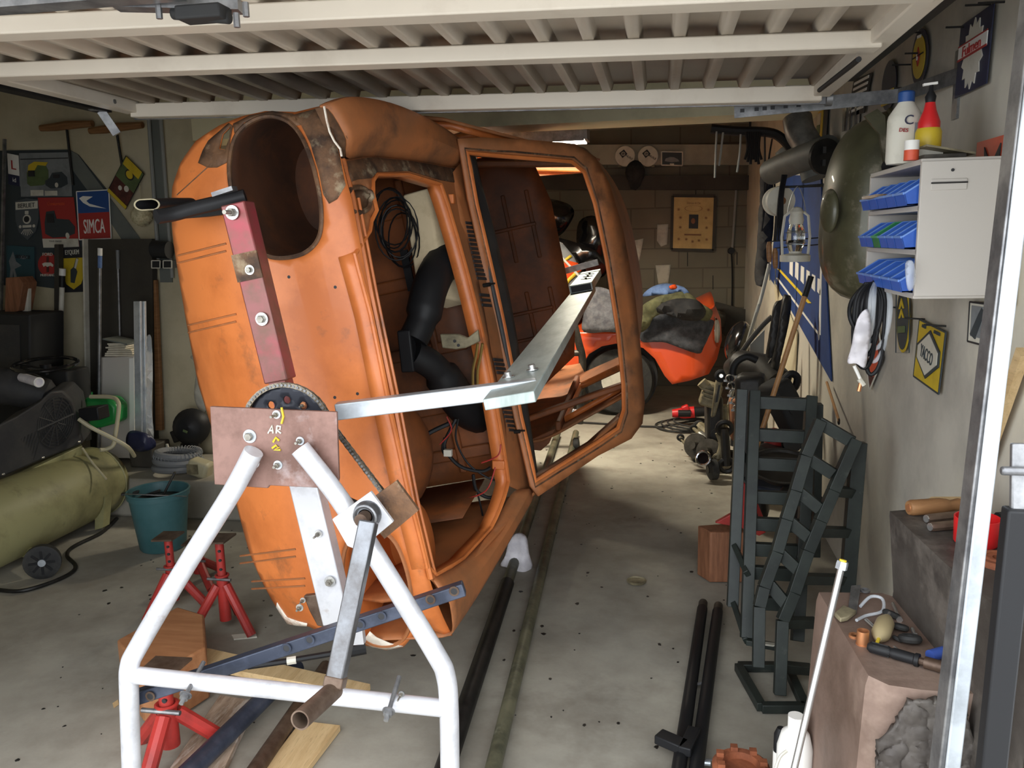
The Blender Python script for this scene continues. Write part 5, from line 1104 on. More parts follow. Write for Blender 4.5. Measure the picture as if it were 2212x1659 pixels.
# upper body: nose and bonnet going back from the wing's top edge
top = [(1180,740),(1245,718),(1300,714),(1370,718),(1420,720),(1480,700),(1520,674),(1545,664)]
rows = []
for k, dy in enumerate((0,.12,.35,.7,1.1)): rows.append([U(a,b,Y=Yc+.05)+Vector((0,dy,.10*math.sin(min(1,dy/.7)*PI/2)-.05*(dy>1))) for a,b in top])
MB().loft(rows).build('bonnet', 'race_orange', rc, thick=.01, sub=1)
wc = U(1338,822,Y=7.42); 
wl_ = MB().lathe([(.14,-.01),(.21,-.03),(.29,-.02),(.31,.02),(.31,.18),(.28,.2),(.14,.2)], wc, (0,1,0), 40).build('tyre', 'rubber', rc, ang=50)
m = MB(); [m.torus(wc+Vector((0,.03+.03*k,0)), .311, .004, (0,1,0), 40, 5) for k in range(5)]; m.build('tread', 'black_matt', wl_)
rm = MB().lathe([(.206,-.016),(.214,-.022),(.2,-.024),(.18,.0),(.16,.05),(.165,.05)], wc, (0,1,0), 40).build('wheel_rim', 'off_white', wl_)
MB().lathe([(0,.03),(.05,.025),(.12,.04),(.165,.05)], wc, (0,1,0), 30).build('wheel_disc', 'parts_grey', rm); m = MB()
for k in range(8): a = 2*PI*k/8; m.lathe([(0,0),(.016,0),(.016,-.003),(0,-.003)], wc+Vector((math.cos(a)*.11,.038,math.sin(a)*.11)), (0,1,0), 10)
m.build('disc_holes', 'ink', rm); MB().lathe([(0,0),(.02,0),(.02,-.02),(0,-.02)], wc+Vector((0,.02,0)), (0,1,0), 12).build('wheel_nut', 'steel_bright', rm)
MB().lathe([(.2,-.0),(.34,.0),(.34,.3),(.2,.3)], wc+Vector((0,.06,.02)), (0,1,0), 36).build('wheel_well', 'black_matt', rc)
c = U(1546,720,Y=7.62); MB().ell(c, (.04,.09,.14)).build('headlamp', 'glass', rc); MB().ell(c+Vector((-.012,.02,0)), (.035,.09,.15)).build('headlamp_bowl', 'chrome', rc)
MB().ell(U(1536,773,Y=7.6), (.02,.04,.025)).build('indicator', 'chrome', rc)
g = U(1247,808,Y=Yc-.035); t_ = MB().lathe([(0,0),(.058,0),(.058,-.003),(0,-.003)], g, (0,1,0), 28).build('round_sticker', 'white', rc); MB().torus(g+Vector((0,-.004,0)), .052, .005, (0,1,0), 28, 5).build('sticker_ring', 'sign_orange', t_); text(t_, 'Gulf', g+Vector((0,-.005,0)), Vector((1,0,0)), Vector((0,0,1)), .05, 'sign_navy')
# striped tail panel of the race car
tailo = [(1140,560),(1185,510),(1215,525),(1240,555),(1258,595),(1272,628),(1262,665),(1215,672),(1150,680)]
def tb2(pts, dy, mt, nm, par, st=9): return pxsheet(pts, 7.75, st, closed_smooth=False, yfun=lambda a,b: 7.75+dy-.25*math.sqrt(max(0,1-((a-1170)/115)**2*.9))).build(nm, mt, par, thick=.008, ang=60)
tp = tb2(tailo, 0, 'race_grey', 'tail_panel', rc)
tb2([(1186,594),(1218,560),(1248,568),(1256,585),(1246,590),(1215,618),(1196,650),(1190,625)], -.012, 'race_orange', 'orange_stripe', tp, 8)
for q in ([(1180,600),(1210,566),(1232,550),(1236,554),(1214,570),(1184,606)], [(1206,636),(1226,602),(1244,585),(1250,590),(1230,608),(1210,644)]): tb2(q, -.018, 'yellow', 'yellow_stripe', tp, 6)
tb2([(1196,540),(1200,538),(1262,605),(1256,606)], -.022, 'white', 'white_line', tp, 6)
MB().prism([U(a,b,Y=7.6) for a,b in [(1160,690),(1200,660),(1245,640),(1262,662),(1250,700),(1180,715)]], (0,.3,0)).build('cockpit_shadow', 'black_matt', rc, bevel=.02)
# black body panels stacked behind
for k, (pts, y, lab, bul) in enumerate([([(1160,435),(1215,440),(1236,455),(1232,475),(1210,505),(1180,512),(1150,490)], 8.4, 'glossy black body panel standing behind the striped grey panel, the left one', .25), ([(1255,480),(1285,470),(1300,500),(1305,560),(1270,565),(1250,530)], 8.5, 'black perforated body panel right behind the windscreen frame opening', .15), ([(1180,515),(1230,520),(1290,545),(1310,585),(1270,600),(1225,545)], 8.2, 'long low black panel lying across behind the striped panel', .12)]):
    tag(pxsheet(pts, y, 12, bul, .04, 4, seed=k).build('spare_bodywork', 'black_gloss', thick=.05), lab, 'body panel')
# blankets and clothes on the race car
tag(pxsheet([(1270,630),(1300,622),(1335,640),(1372,700),(1376,722),(1320,716),(1262,716),(1262,680)], 7.27, 9, .1, .05, 5).build('grey_blanket', 'blanket', thick=.02), 'light grey blanket on the race car just left of the windscreen frame pillar', 'blanket')
tag(pxsheet([(1383,690),(1420,672),(1480,672),(1530,688),(1542,700),(1520,748),(1505,762),(1440,740),(1415,738),(1385,735)], 7.33, 9, .06, .03, 5, seed=3).build('grey_blanket', 'blanket_dark', thick=.02), 'dark grey blanket hanging down the race car nose', 'blanket')
tag(pxsheet([(1378,690),(1388,662),(1430,640),(1480,632),(1510,655),(1536,672),(1525,692),(1470,676),(1420,680),(1400,705),(1380,715)], 7.25, 8, .14, .07, 7, seed=6).build('olive_coat', 'cloth_olive', thick=.03), 'olive green coat thrown over the grey blankets', 'coat')
tag(pxsheet([(1418,668),(1450,650),(1500,650),(1522,672),(1505,690),(1450,682)], 7.1, 8, .1, .08, 9, seed=9).build('black_cloth', 'cloth_black', thick=.03), 'black cloth bundled in the middle of the heap on the car', 'cloth')
tag(pxsheet([(1390,640),(1408,622),(1440,614),(1478,622),(1490,638),(1470,645),(1430,636)], 7.3, 7, .12, .06, 9, seed=12).build('blue_cloth', 'cloth_blue', thick=.02), 'light blue cloth on top of the heap on the race car', 'cloth')
tag(pxsheet([(1446,618),(1458,615),(1462,622),(1450,625)], 7.15, 4, .02, .02, 9).build('red_cloth', 'race_orange', thick=.01), 'small red cloth corner on the blue cloth', 'cloth')
# chrome bowl / headlamp nacelle beside the nose
t = T('black_lamp_bowl', 'glossy black bullet shaped lamp standing right of the race car nose', 'lamp bowl', U(1590,800,Y=6.4)); c = U(1594,738,Y=6.4)
MB().ell(c, (.09,.16,.16), Matrix.Rotation(.3,3,'Y'), 24, 16).build('bowl', 'black_gloss', t); MB().torus(c+Vector((.05,-.02,0)), .12, .008, (1,.5,-.3), 28, 6).build('bright_ring', 'chrome', t); MB().cyl(c-Vector((0,0,.15)), (c.x,c.y,.0), .04, 10).build('post', 'black', t)
# ------------------------------------------------------------------ heap of car parts along the right wall
def at(px, py, Y): return U(px, py, Y=Y*(1.17 if px < 1600 and py > 915 else 1))
def part_tube(nm, lab, cat, pts, Y, r, mt, ends=None, grp=None, dY=0):
    t = T(nm, lab, cat, at(*pts[0],Y)); P = catmull([at(a,b,Y+dY*i) for i,(a,b) in enumerate(pts)], 4)
    MB().tube(P, r, 10).build('body', mt, t)
    if ends:
        for e in ends: MB().torus(P[0 if e == 0 else -1], r*1.5, r*.55, (0,1,.2), 16, 6).build('eye', mt, t)
    return t
def shock(lab, p, q, Y, r, mt='parts_grey', r2=.45, mtop='parts_tan'):
    t = T('shock_absorber', lab, 'shock absorber', at(*p,Y), 'shock absorbers in the parts heap'); a, b = at(*p,Y), at(*q,Y-.12); m_ = a+(b-a)*.45
    MB().cyl(a, m_, r*r2, 10).build('rod', mtop, t); MB().cyl(m_, b, r, 14).build('cylinder', mt, t); MB().torus(a, r*.7, r*.3, (0,1,.2), 14, 6).build('eye', 'rubber', t); MB().torus(b, r*.8, r*.35, (0,1,.2), 14, 6).build('eye', 'rubber', t)
def flange(lab, p, Y, r, mt='parts_grey', axis=(-.5,-1,.3), cat='brake disc', nm='brake_disc'):
    t = T(nm, lab, cat, at(*p,Y)); c = at(*p,Y)
    MB().lathe([(0,-.01),(r*.4,-.01),(r*.45,.0),(r,.0),(r,.03),(0,.03)], c, axis, 24).build('disc', mt, t); m = MB(); ax = Vector(axis).normalized(); e1 = ax.orthogonal().normalized(); e2 = ax.cross(e1)
    for k in range(4): a = k*PI/2; m.cyl(c+(e1*math.cos(a)+e2*math.sin(a))*r*.62-ax*.012, c+(e1*math.cos(a)+e2*math.sin(a))*r*.62+ax*.002, r*.09, 8)
    m.build('studs', 'parts_black', t); MB().cyl(c, c+ax*.1, r*.35, 12).build('hub', mt, t)
shock('tan and grey shock absorber lying at the front left of the heap', (1470,945), (1505,990), 5.15, .03)
shock('large grey shock absorber in the middle of the heap', (1510,920), (1556,958), 5.25, .045, 'parts_tan', .9)
shock('thin tan shock absorber pointing down to the chrome ring', (1472,950), (1504,985), 5.02, .018, 'parts_tan')
shock('slim silver shock absorber above the round discs', (1498,925), (1530,955), 5.1, .03, 'duct_silver')
flange('left dark round disc in front of the shock absorbers', (1506,963), 4.85, .085, 'parts_grey'); flange('right dark round disc lying before the large shock absorber', (1533,975), 4.75, .085, 'parts_grey')
t = T('headlamp_ring', 'small chrome ring lamp at the lowest tip of the parts heap', 'lamp', at(1519,990,4.6)); c = at(1519,990,4.6); MB().torus(c, .045, .01, (-.4,-1,.4), 24, 8).build('ring', 'chrome', t); MB().lathe([(0,0),(.04,0),(.04,.08),(0,.09)], c, (.4,1,-.4), 18).build('body', 'black_gloss', t)
t = T('bump_stop', 'black round rubber wheel standing on the floor under the chrome ring', 'rubber wheel', at(1540,1030,4.6)); c = at(1540,1008,4.62); MB().lathe([(0,-.03),(.05,-.03),(.068,-.02),(.068,.02),(.05,.03),(0,.03)], Vector((c.x,c.y,c.z-.02)), (1,.3,0), 22).build('tyre', 'rubber', t); MB().cyl(Vector((c.x-.034,c.y-.01,c.z-.02)), Vector((c.x+.034,c.y+.01,c.z-.02)), .025, 12).build('hub', 'parts_black', t)
part_tube('drive_shaft', 'dark drive shaft standing with its end on the floor near the ramp', 'shaft', [(1565,925),(1567,960),(1570,1005)], 4.6, .03, 'parts_black', (0,1))
part_tube('track_rod', 'curved tan rod beside the right round disc', 'track rod', [(1550,935),(1558,960),(1550,990)], 4.65, .018, 'parts_tan', (1,))
t = T('wishbone', 'tan pressed steel suspension arm with a long slot standing in the heap', 'suspension arm', at(1550,850,5.4))
q = [(1552,805),(1562,800),(1572,806),(1560,830),(1556,860),(1545,900),(1536,903),(1540,870),(1545,830)]; MB().prism([at(a,b,5.4) for a,b in q], (0,.05,0)).build('arm', 'parts_tan', t, bevel=.008); MB().prism([at(a,b,5.395) for a,b in [(1552,832),(1556,832),(1550,868),(1545,870)]], (0,.006,0)).build('slot', 'ink', t); MB().torus(at(1558,812,5.38), .03, .014, (0,1,0), 16, 6).build('bush', 'rubber', t)
MB().cyl(at(1558,812,5.36), at(1558,812,5.42), .012, 10).build('bush_pin', 'steel_bright', t)
t = T('gearbox_casing', 'tan ribbed casting behind the slotted suspension arm', 'casting', at(1530,850,5.6)); m = MB(); m.box(at(1535,852,5.6), (.12,.12,.16), Matrix.Rotation(.3,3,'Y')); m.build('block', 'parts_tan', t, bevel=.015); MB().cyl(at(1525,835,5.55), at(1515,825,5.55), .035, 12).build('neck', 'parts_tan', t); m = MB(); [m.box(at(1533,835+9*k,5.53), (.11,.02,.012), Matrix.Rotation(.3,3,'Y')) for k in range(4)]; m.build('ribs', 'parts_tan', t)
t = T('exhaust_silencer', 'fat dark silencer drum lying on top of the heap', 'silencer', at(1630,820,4.9)); MB().tube([at(1582,795,5.2),at(1600,790,5.1),at(1650,800,5.0),at(1680,830,4.9)], [.06,.095,.1,.095], 18).build('drum', 'parts_black', t); MB().torus(at(1650,800,5.0), .102, .006, (1,-.2,-.6), 24, 6).build('strap', 'parts_grey', t)
part_tube('black_hose', 'thick black hose arching over the fat silencer drum', 'hose', [(1600,850),(1582,815),(1588,785),(1612,770),(1635,778)], 4.85, .022, 'black')
part_tube('black_hose', 'black hose ending in a raised loop right of the broom', 'hose', [(1680,860),(1692,825),(1708,808),(1722,815),(1718,835),(1700,850),(1690,865)], 4.5, .02, 'black')
part_tube('long_tube', 'dark tube rising from the silencer up to the grey plate', 'tube', [(1596,770),(1620,735),(1650,700),(1668,684)], 5.2, .016, 'parts_black')
part_tube('leaning_rod', 'pale grey rod leaning steeply beside the blue banner', 'rod', [(1662,570),(1645,640),(1625,705),(1555,938)], 5.6, .012, 'pipe_grey')
tag(MB().prism([at(a,b,5.4) for a,b in [(1620,745),(1652,712),(1650,760),(1640,1000),(1618,1000)]], (0,.02,0)).build('sheet_metal', 'pipe_grey'), 'pale grey bent plate standing between the dark tubes', 'plate')
for k, (q, lab) in enumerate([([(1672,662),(1690,650),(1685,700),(1668,780),(1655,800),(1662,720)], 'dark curved leaf standing left of the pale wall strip'), ([(1692,650),(1703,640),(1702,690),(1680,800),(1668,805),(1680,720)], 'long narrow black leaf leaning on the wall under the banner')]):
    tag(pxsheet(q, 5.0-.1*k, 8, .05).build('bumper', 'parts_black', thick=.03), lab, 'bumper')
for k in range(5):
    q = (1578+4*k, 818+16*k); t = T('exhaust_gasket', 'bright metal gasket hanging from the black hose, %s of five from the top' % ['first','second','third','fourth','fifth'][k], 'gasket', at(*q,4.83), 'exhaust gaskets'); c = at(*q,4.83); MB().torus(c, .022, .005, (-.3,-1,.2), 16, 5, sc=(1.2,1)).build('ring', 'steel_bright', t); MB().box(c+Vector((-.03,0,-.012)), (.016,.006,.012)).box(c+Vector((.03,0,.012)), (.016,.006,.012)).build('ears', 'steel_bright', t)
t = T('power_drill', 'red and black power drill lying behind the cable coil', 'drill', at(1485,895,7.05)); MB().tube([at(1452,893,7.05),at(1478,892,7.05),at(1500,890,7.05)], [.034,.05,.05], 12).build('body', 'red_plastic', t); MB().tube([at(1500,890,7.05),at(1540,888,7.05)], [.045,.036], 12).build('chuck', 'black', t); MB().bar(at(1484,890,7.02), at(1478,876,7.02), .06, .06).build('handle', 'red_plastic', t, bevel=.01); MB().tube([at(1465,893,6.99),at(1492,893,6.99)], .03, 10).build('black_grip', 'black', t)
m = MB()
c = U(1478,918,Z=.02)
for k in range(4): m.torus(Vector((c.x+.03*k,c.y-.03*k,.014+.016*k)), .24-.02*k, .008, (.03*k,0,1), 36, 6)
lead = MB().tube(catmull([U(1180,908,Z=.012),U(1300,915,Z=.012),U(1370,920,Z=.012),U(1430,922,Z=.012)],5), .008, 6).tube(catmull([U(1430,922,Z=.012),U(1480,912,Z=.02),U(1535,905,Z=.03)],4), .008, 6)
cc_ = m.build('cable_coil', 'rubber'); lead.build('cable_lead', 'rubber', cc_)
tag(cc_, 'coil of black cable on the floor in front of the parts heap', 'cable')
random.seed(11)
for k, (x, y, Y, d, mt, lab) in enumerate([(1590,905,5.5,(.08,.1,.28),'wood_block','brown leather-like flap right of the tan arms'),(1558,935,4.95,(.08,.1,.4),'parts_tan','pale cast bracket above the curved tan arm'),(1628,950,5.0,(.08,.12,.74),'parts_black','black block directly left of the ladder ramp top'),(1542,925,4.93,(.11,.3,.5),'parts_black','black iron block under the tan ribbed casting'),(1588,985,5.05,(.1,.09,.07),'parts_black','dark iron foot on the floor beside the drive shaft'),(1625,965,4.6,(.16,.16,.82),'parts_black','black casting behind the upper rungs of the ramp'),(1698,880,4.3,(.12,.2,.3),'black_matt','large black box behind the broom'),(1670,1000,4.2,(.2,.24,.16),'parts_black','dark engine block behind the lower rungs'),(1730,1080,3.7,(.1,.2,.14),'parts_black','black lump on the floor between the two ramps'),(1655,1060,4.0,(.25,.14,.07),'blue_black','dark blue metal bar lying behind the ramp rungs'),(1700,945,4.4,(.08,.1,.07),'parts_black','black bracket by the red oval cap')]):
    c = at(x,y,Y); t = T('scrap_part', lab, 'car part', c); R = Matrix.Rotation(random.uniform(-.6,.6)*(.1 if d[2] > .35 else 1),3,'Y') @ Matrix.Rotation(random.uniform(-.5,.5),3,'Z')
    MB().box(c, d, R).build('body', mt, t, bevel=min(d)*.22); MB().cyl(c+R@Vector((0,-d[1]*.5-.01,0)), c+R@Vector((0,-d[1]*.4,0)), min(d)*.28, 12).build('boss', mt, t)
tag(MB().ell(at(1672,955,4.3), (.05,.05,.075)).build('oval_tin', 'jack_red'), 'red oval cap seen between two ramp rungs', 'tin')
t = T('wire_basket', 'small round wire basket behind the ramp right of the red cap', 'basket', at(1710,960,4.2)); c = at(1712,958,4.2); MB().torus(c, .05, .005, (0,1,.6), 20, 5).build('rim', 'dark_steel', t); MB().lathe([(.045,0),(.03,.05),(0,.055)], c, (0,1,-.3), 16).build('bowl', 'parts_black', t)
t = T('oil_pan', 'shallow black pan with a worn rim lying behind the rungs', 'pan', at(1690,1010,3.8)); c = at(1690,1005,3.8); MB().lathe([(0,-.05),(.1,-.05),(.14,0),(.15,.0),(.145,-.01)], c, (0,-.3,1), 24).build('pan', 'parts_black', t); MB().torus(c, .146, .005, (0,-.3,1), 28, 5).build('rim', 'parts_grey', t)
# ------------------------------------------------------------------ right wall
def P_(px, py, x=WX-.012): return U(px, py, X=x)
def wsign(name, label, bl, br, tl, x=WX-.012, cat='sign'):
    b, r, t = U(*bl,X=x), U(*br,X=x), U(*tl,X=x); return SB(name, label, b, r-b, t-b, (r-b).length, (t-b).length, cat)
s = wsign('enamel_sign', 'dark blue sign with a pale burst and red lettering, high beside the door track', (2064,213),(2133,180),(2078,56)); s.rect(0,0,1,1,'sign_navy')
P = []
for k in range(28): a = 2*PI*k/28; r = .46 if k % 2 else .36; P.append((.5+r*.72*math.cos(a), .5+r*1.02*math.sin(a)))
s.poly(P,'off_white',.003,'burst'); s.rect(.06,.5,.94,.68,'white',.005,'name_band'); s.text('Fulmen',.5,.59,.2,'sign_red',.008,1.25); s.line([(.05,.5),(.95,.5)],.006,'sign_red',.008); s.line([(.05,.69),(.95,.69)],.004,'sign_red',.008)
s = wsign('round_sign', 'round yellow and blue sign with a red diamond left of the dark blue sign', (1966,190),(2004,180),(1972,70)); s.disk(.5,.5,s.h*.5,'sign_navy',0,'disc',1); s.disk(.5,.5,s.h*.38,'sign_yellow',.003,'yellow_field',1); s.poly([(.5,.34),(.6,.5),(.5,.68),(.4,.5)],'sign_red',.006,'diamond'); s.text('b',.5,.5,.16,'white',.009); s.text('HUILES',.5,.86,.07,'white',.006); s.line([(.2,.5),(.8,.55)],.004,'ink',.008)
s = wsign('oval_sign', 'half navy half yellow upright oval sign partly behind the track bracket', (1903,245),(1934,232),(1908,140)); s.disk(.5,.5,s.w*.5,'sign_navy',0,'oval',s.h/s.w); s.rect(.1,.12,.9,.4,'sign_yellow',.003,'name_band'); s.text('PANHARD',.5,.26,.13,'sign_navy',.006,.55)
s = wsign('tall_sign', 'tall black and white chequered plate beside the oval sign', (1832,252),(1868,244),(1846,172)); s.rect(0,0,1,1,'ink')
for k in range(6): s.poly([(.1,.08+.15*k),(.9,.14+.15*k),(.9,.21+.15*k),(.1,.15+.15*k)],'white',.003,'white_bar')
s = wsign('chrome_strip_sign', 'bright tall plate with chrome bars behind the olive tank top', (1820,285),(1856,275),(1822,232)); s.rect(0,0,1,1,'steel_bright'); [s.rect(.2+.3*k,0,.3+.3*k,1,'chrome',.004,'bar') for k in range(3)]
s = wsign('bottle_sign', 'narrow yellow green and black sign below the track bracket end', (1764,315),(1785,310),(1768,243)); s.rect(0,0,1,1,'ink'); s.rect(.05,.1,.6,1,'sign_yellow',.003,'yellow_field'); s.rect(.1,.3,.4,.95,'off_white',.006,'bottle'); s.rect(.1,.3,.4,.6,'sign_green',.008,'bottle_label')
# wall-hung cat mask sign, battery-maker plate, script sign
s = wsign('enamel_sign', 'orange-red sign with a black cat mask and chequered flag by the white cabinet', (2098,492),(2185,490),(2113,308)); s.rect(0,0,1,1,'sign_orange')
s.poly([(.3,.62),(.24,.92),(.36,.78),(.52,.78),(.64,.92),(.62,.62),(.46,.5)],'ink',.004,'cat_mask'); s.poly([(.3,.66),(.42,.66),(.42,.6),(.34,.6)],'sign_yellow',.007,'cat_eye'); s.poly([(.5,.66),(.6,.66),(.57,.6),(.5,.6)],'sign_yellow',.007,'cat_eye')
m = MB(); [m.prism([s.p(.66+.09*i,.84-.07*j,.004),s.p(.75+.09*i,.84-.07*j,.004),s.p(.75+.09*i,.77-.07*j,.004),s.p(.66+.09*i,.77-.07*j,.004)], s.n*.002) for i in range(3) for j in range(4) if (i+j)%2]; m.build('chequers', 'ink', s.r); s.text('Marchal',.6,.36,.13,'sign_yellow',.006,.8,shear=.3); s.text('CHAMPION',.5,.08,.05,'off_white',.006)
s = wsign('enamel_sign', 'black strip sign with orange and yellow block letters under the cat sign', (2098,498),(2185,502),(2100,464), WX-.022); s.rect(0,0,1,1,'ink'); s.rect(.02,.12,.4,.88,'sign_orange',.003,'orange_field'); s.text('SEV',.2,.5,.7,'ink',.006,.7); s.text('MARCHAL',.78,.5,.75,'sign_yellow',.005,.7)
s = wsign('script_sign', 'yellow and black sign with curly yellow script behind the door post', (2100,650),(2190,660),(2106,500)); s.poly([(.0,.1),(.03,.55),(.2,.85),(.6,1.02),(1,1.0),(1,.0),(.6,-.05),(.3,.12),(.12,.06)],'sign_yellow',0,'field'); s.poly([(.07,.2),(.1,.55),(.25,.8),(.6,.95),(1,.93),(1,.06),(.6,.03),(.3,.2)],'sign_navy',.003,'dark_field'); s.text('Gen',.42,.42,.42,'sign_yellow',.007,.9,shear=.2); s.text('Huile',.55,.76,.2,'sign_yellow',.007,.9,rot=.2,shear=.3)
s = wsign('enamel_sign', 'white plate with a dark slanted emblem and letter T below the script sign', (2093,737),(2150,752),(2098,652)); s.rect(0,0,1,1,'off_white'); s.frame(.005,'ink'); s.poly([(.1,.2),(.4,.75),(.5,.9),(.62,.78),(.36,.2),(.3,.1)],'sign_dark',.003,'emblem'); s.rect(.1,.15,.55,.92,'sign_grey',.002,'emblem_field'); s.text('T',.85,.5,.7,'ink',.006)
s = wsign('enamel_sign', 'yellow diamond logo sign with a grey lozenge, lowest on the right wall', (1975,812),(2029,851),(1988,690)); s.rect(0,0,1,1,'sign_yellow'); s.frame(.006,'sign_dark',.002); s.poly([(.5,.1),(.94,.42),(.92,.66),(.5,.92),(.06,.6),(.08,.36)],'sign_dark',.004,'lozenge_edge'); s.poly([(.5,.16),(.88,.44),(.87,.63),(.5,.86),(.12,.58),(.13,.38)],'off_white',.006,'lozenge'); s.text('YACCO',.5,.51,.3,'sign_dark',.009,.62,rot=-.1); s.text('HUILE',.25,.93,.07,'sign_dark',.006); s.text('MOTEUR',.75,.93,.07,'sign_dark',.006)
s = wsign('oval_sign', 'tall dark oval sign rimmed yellow under the white cabinet', (1937,762),(1966,762),(1938,622)); s.disk(.5,.5,s.w*.5,'sign_yellow',0,'oval',s.h/s.w); s.disk(.5,.5,s.w*.42,'sign_dark',.003,'dark_field',s.h/s.w*1.08); s.poly([(.3,.66),(.5,.82),(.7,.66),(.62,.66),(.5,.74),(.38,.66)],'sign_yellow',.006,'chevron'); s.poly([(.3,.52),(.5,.66),(.7,.52),(.62,.52),(.5,.6),(.38,.52)],'sign_yellow',.006,'chevron'); s.rect(.25,.3,.75,.4,'sign_green',.006,'name_band'); s.frame(.001,'sign_dark')
s = wsign('tin_sign', 'dark brown tilted plate hanging behind the white rag', (1880,842),(1908,776),(1872,775)); s.rect(0,0,1,1,'sign_brown'); s.frame(.006,'off_white'); s.disk(.5,.5,s.w*.3,'sign_orange',.003,'motif')
m = MB()
for q in [(2085,58),(2130,10),(1990,70),(1960,140),(1990,115),(1966,190),(2160,5),(1990,690),(2035,705),(1935,665)]:
    c = P_(*q); tag(MB().cyl(c+Vector((.02,0,0)), c+Vector((-.05,.01,.004)), .003, 6).build('wall_nail', 'dark_steel'), 'rusty nail sticking out of the right wall beside the hanging signs', 'nail', 'wall nails')
# ------------------------------------------------------------------ white cabinet with blue bins
X0 = .70; Ya, Yb = 2.30, 2.82
zt = U(1985,349,Y=Ya).z; zb_ = U(1985,640,Y=Ya).z
xl_ = U(1981,500,Y=Ya).x; xr_ = WX-.004
cb_ = T('wall_cabinet', 'white wall cabinet with open shelves of blue bins on the right wall', 'cabinet', ((xl_+xr_)/2, 2.5, zb_))
MB().box(((xl_+xr_)/2, Ya, (zt+zb_)/2), (xr_-xl_, .014, zt-zb_)).build('side_panel', 'cabinet_white', cb_, bevel=.002)
MB().box(((xl_+xr_)/2, Yb, (zt+zb_)/2), (xr_-xl_, .014, zt-zb_)).build('side_panel', 'cabinet_white', cb_, bevel=.002)
MB().box((xr_, (Ya+Yb)/2, (zt+zb_)/2), (.006, Yb-Ya, zt-zb_)).build('back_panel', 'cabinet_white', cb_)
shz = [zt, U(1985,450,Y=Ya).z, U(1983,545,Y=Ya).z, zb_]
for z in shz: MB().box(((xl_+xr_)/2, (Ya+Yb)/2, z), (xr_-xl_, Yb-Ya, .014)).build('shelf', 'cabinet_white', cb_, bevel=.002)
c = U(2050,398,Y=Ya-.008); MB().box(c, (.085,.004,.028)).build('recessed_handle', 'cabinet_white', cb_, bevel=.002); MB().box(c+Vector((0,-.003,.004)), (.085,.004,.004)).build('handle_shadow_gap', 'parts_black', cb_)
MB().lathe([(0,0),(.004,0),(.004,-.002),(0,-.002)], U(2058,367,Y=Ya-.008), (0,1,0), 10).build('screw_hole', 'ink', cb_)
MB().tube([U(1915,360,Y=2.7), U(1935,358,Y=2.66)], .018, 12).build('dark_tube_end', 'black', cb_)
def bin_(lab, x, y, z, w=.062, mt='blue_bin', tilt=-.12):
    t = T('storage_bin', lab, 'bin', (x,y,z), 'storage bins in the wall cabinet'); L, H = .15, .068
    def q(a, b, c): return Vector((x + a*math.cos(tilt) - c*math.sin(tilt)*0, y+b, z + c + a*math.sin(-tilt)*.35))
    h = w/2; th = .003; m = MB()
    sidep = [(0,0),(L,0),(L,H),(.055,H),(-.008,H*.45)]
    for sgn in (-1,1): m.prism([q(a, sgn*h, c) for a, c in sidep], (0,-sgn*th,0))
    m.prism([q(0,-h,0),q(L,-h,0),q(L,h,0),q(0,h,0)], (0,0,th)); m.prism([q(L,-h,0),q(L,h,0),q(L,h,H),q(L,-h,H)], (-th,0,0))
    m.build('tray', mt, t); MB().prism([q(0,-h,0),q(0,h,0),q(-.008,h,H*.42),q(-.008,-h,H*.42)], (th,0,0)).build('front_lip', mt, t, bevel=.001)
    e = MB()
    for sgn in (-1,1):
        for a_, b_ in zip([(-.008,H*.45),(.055,H)], [(.055,H),(L,H)]): e.bar(q(a_[0],sgn*h,a_[1]), q(b_[0],sgn*h,b_[1]), .005, .004)
    e.bar(q(-.009,-h,H*.45), q(-.009,h,H*.45), .005, .006); e.build('rim_edge', 'bin_edge' if mt == 'blue_bin' else 'bin_edge_green', t); return t
ordn = ['nearest','second','third','fourth','fifth','sixth']
for r, (n, zi) in enumerate(((5,1),(6,2),(5,3))):
    for k in range(n):
        w = (Yb-Ya-.04)/n; y = Ya+.02+w*(k+.5); mt = 'green_bin' if (r == 1 and k == 3) else 'blue_bin'
        bin_('%s bin %s in the %s row of the wall cabinet' % ('green' if mt == 'green_bin' else 'blue', ordn[k]+' from the plain side panel', ('top','middle','bottom')[r]), xl_-.022, y, shz[zi]+.009, w-.006, mt)
tag(pxsheet([(1956,570),(1972,565),(1978,600),(1970,625),(1960,622)], 2.28, 5, .02, .015, 20).build('plastic_bag', 'clear_plastic', thick=.002), 'crumpled clear bag in the nearest bottom bin', 'bag')
t = T('offcut', 'thin grey wood offcut lying across the top row of bins', 'offcut', U(1880,428,Y=2.6)); MB().bar(U(1872,428,Y=2.66), U(1905,422,Y=2.58), .03, .008).build('strip', 'old_plank', t)
# things on top of the cabinet
zt2 = zt+.008
t = T('cleaner_bottle', 'large white plastic bottle with a blue cap on the wall cabinet', 'bottle', (U(1953,300,Y=2.48).x,2.48,zt2)); c = ORG[t.name]
hb2 = U(1965,200,Y=2.48).z-zt2
MB().lathe([(0,0),(.042,0),(.045,.008),(.045,hb2*.62),(.043,hb2*.68),(.018,hb2*.88),(.018,hb2*.9),(0,hb2*.9)], c, (0,0,1), 28, sc=(1,.8)).build('body', 'off_white', t); MB().lathe([(0,hb2*.87),(.021,hb2*.87),(.021,hb2),(.018,hb2*1.02),(0,hb2*1.02)], c, (0,0,1), 20).build('cap', 'sign_blue', t)
text(t, 'C', c+Vector((.0,-.038,hb2*.6)), Vector((1,0,0)), Vector((0,0,1)), .035, 'sign_navy'); text(t, 'DES', c+Vector((-.012,-.038,hb2*.46)), Vector((1,0,-.1)), Vector((.1,0,1)), .014, 'sign_red')
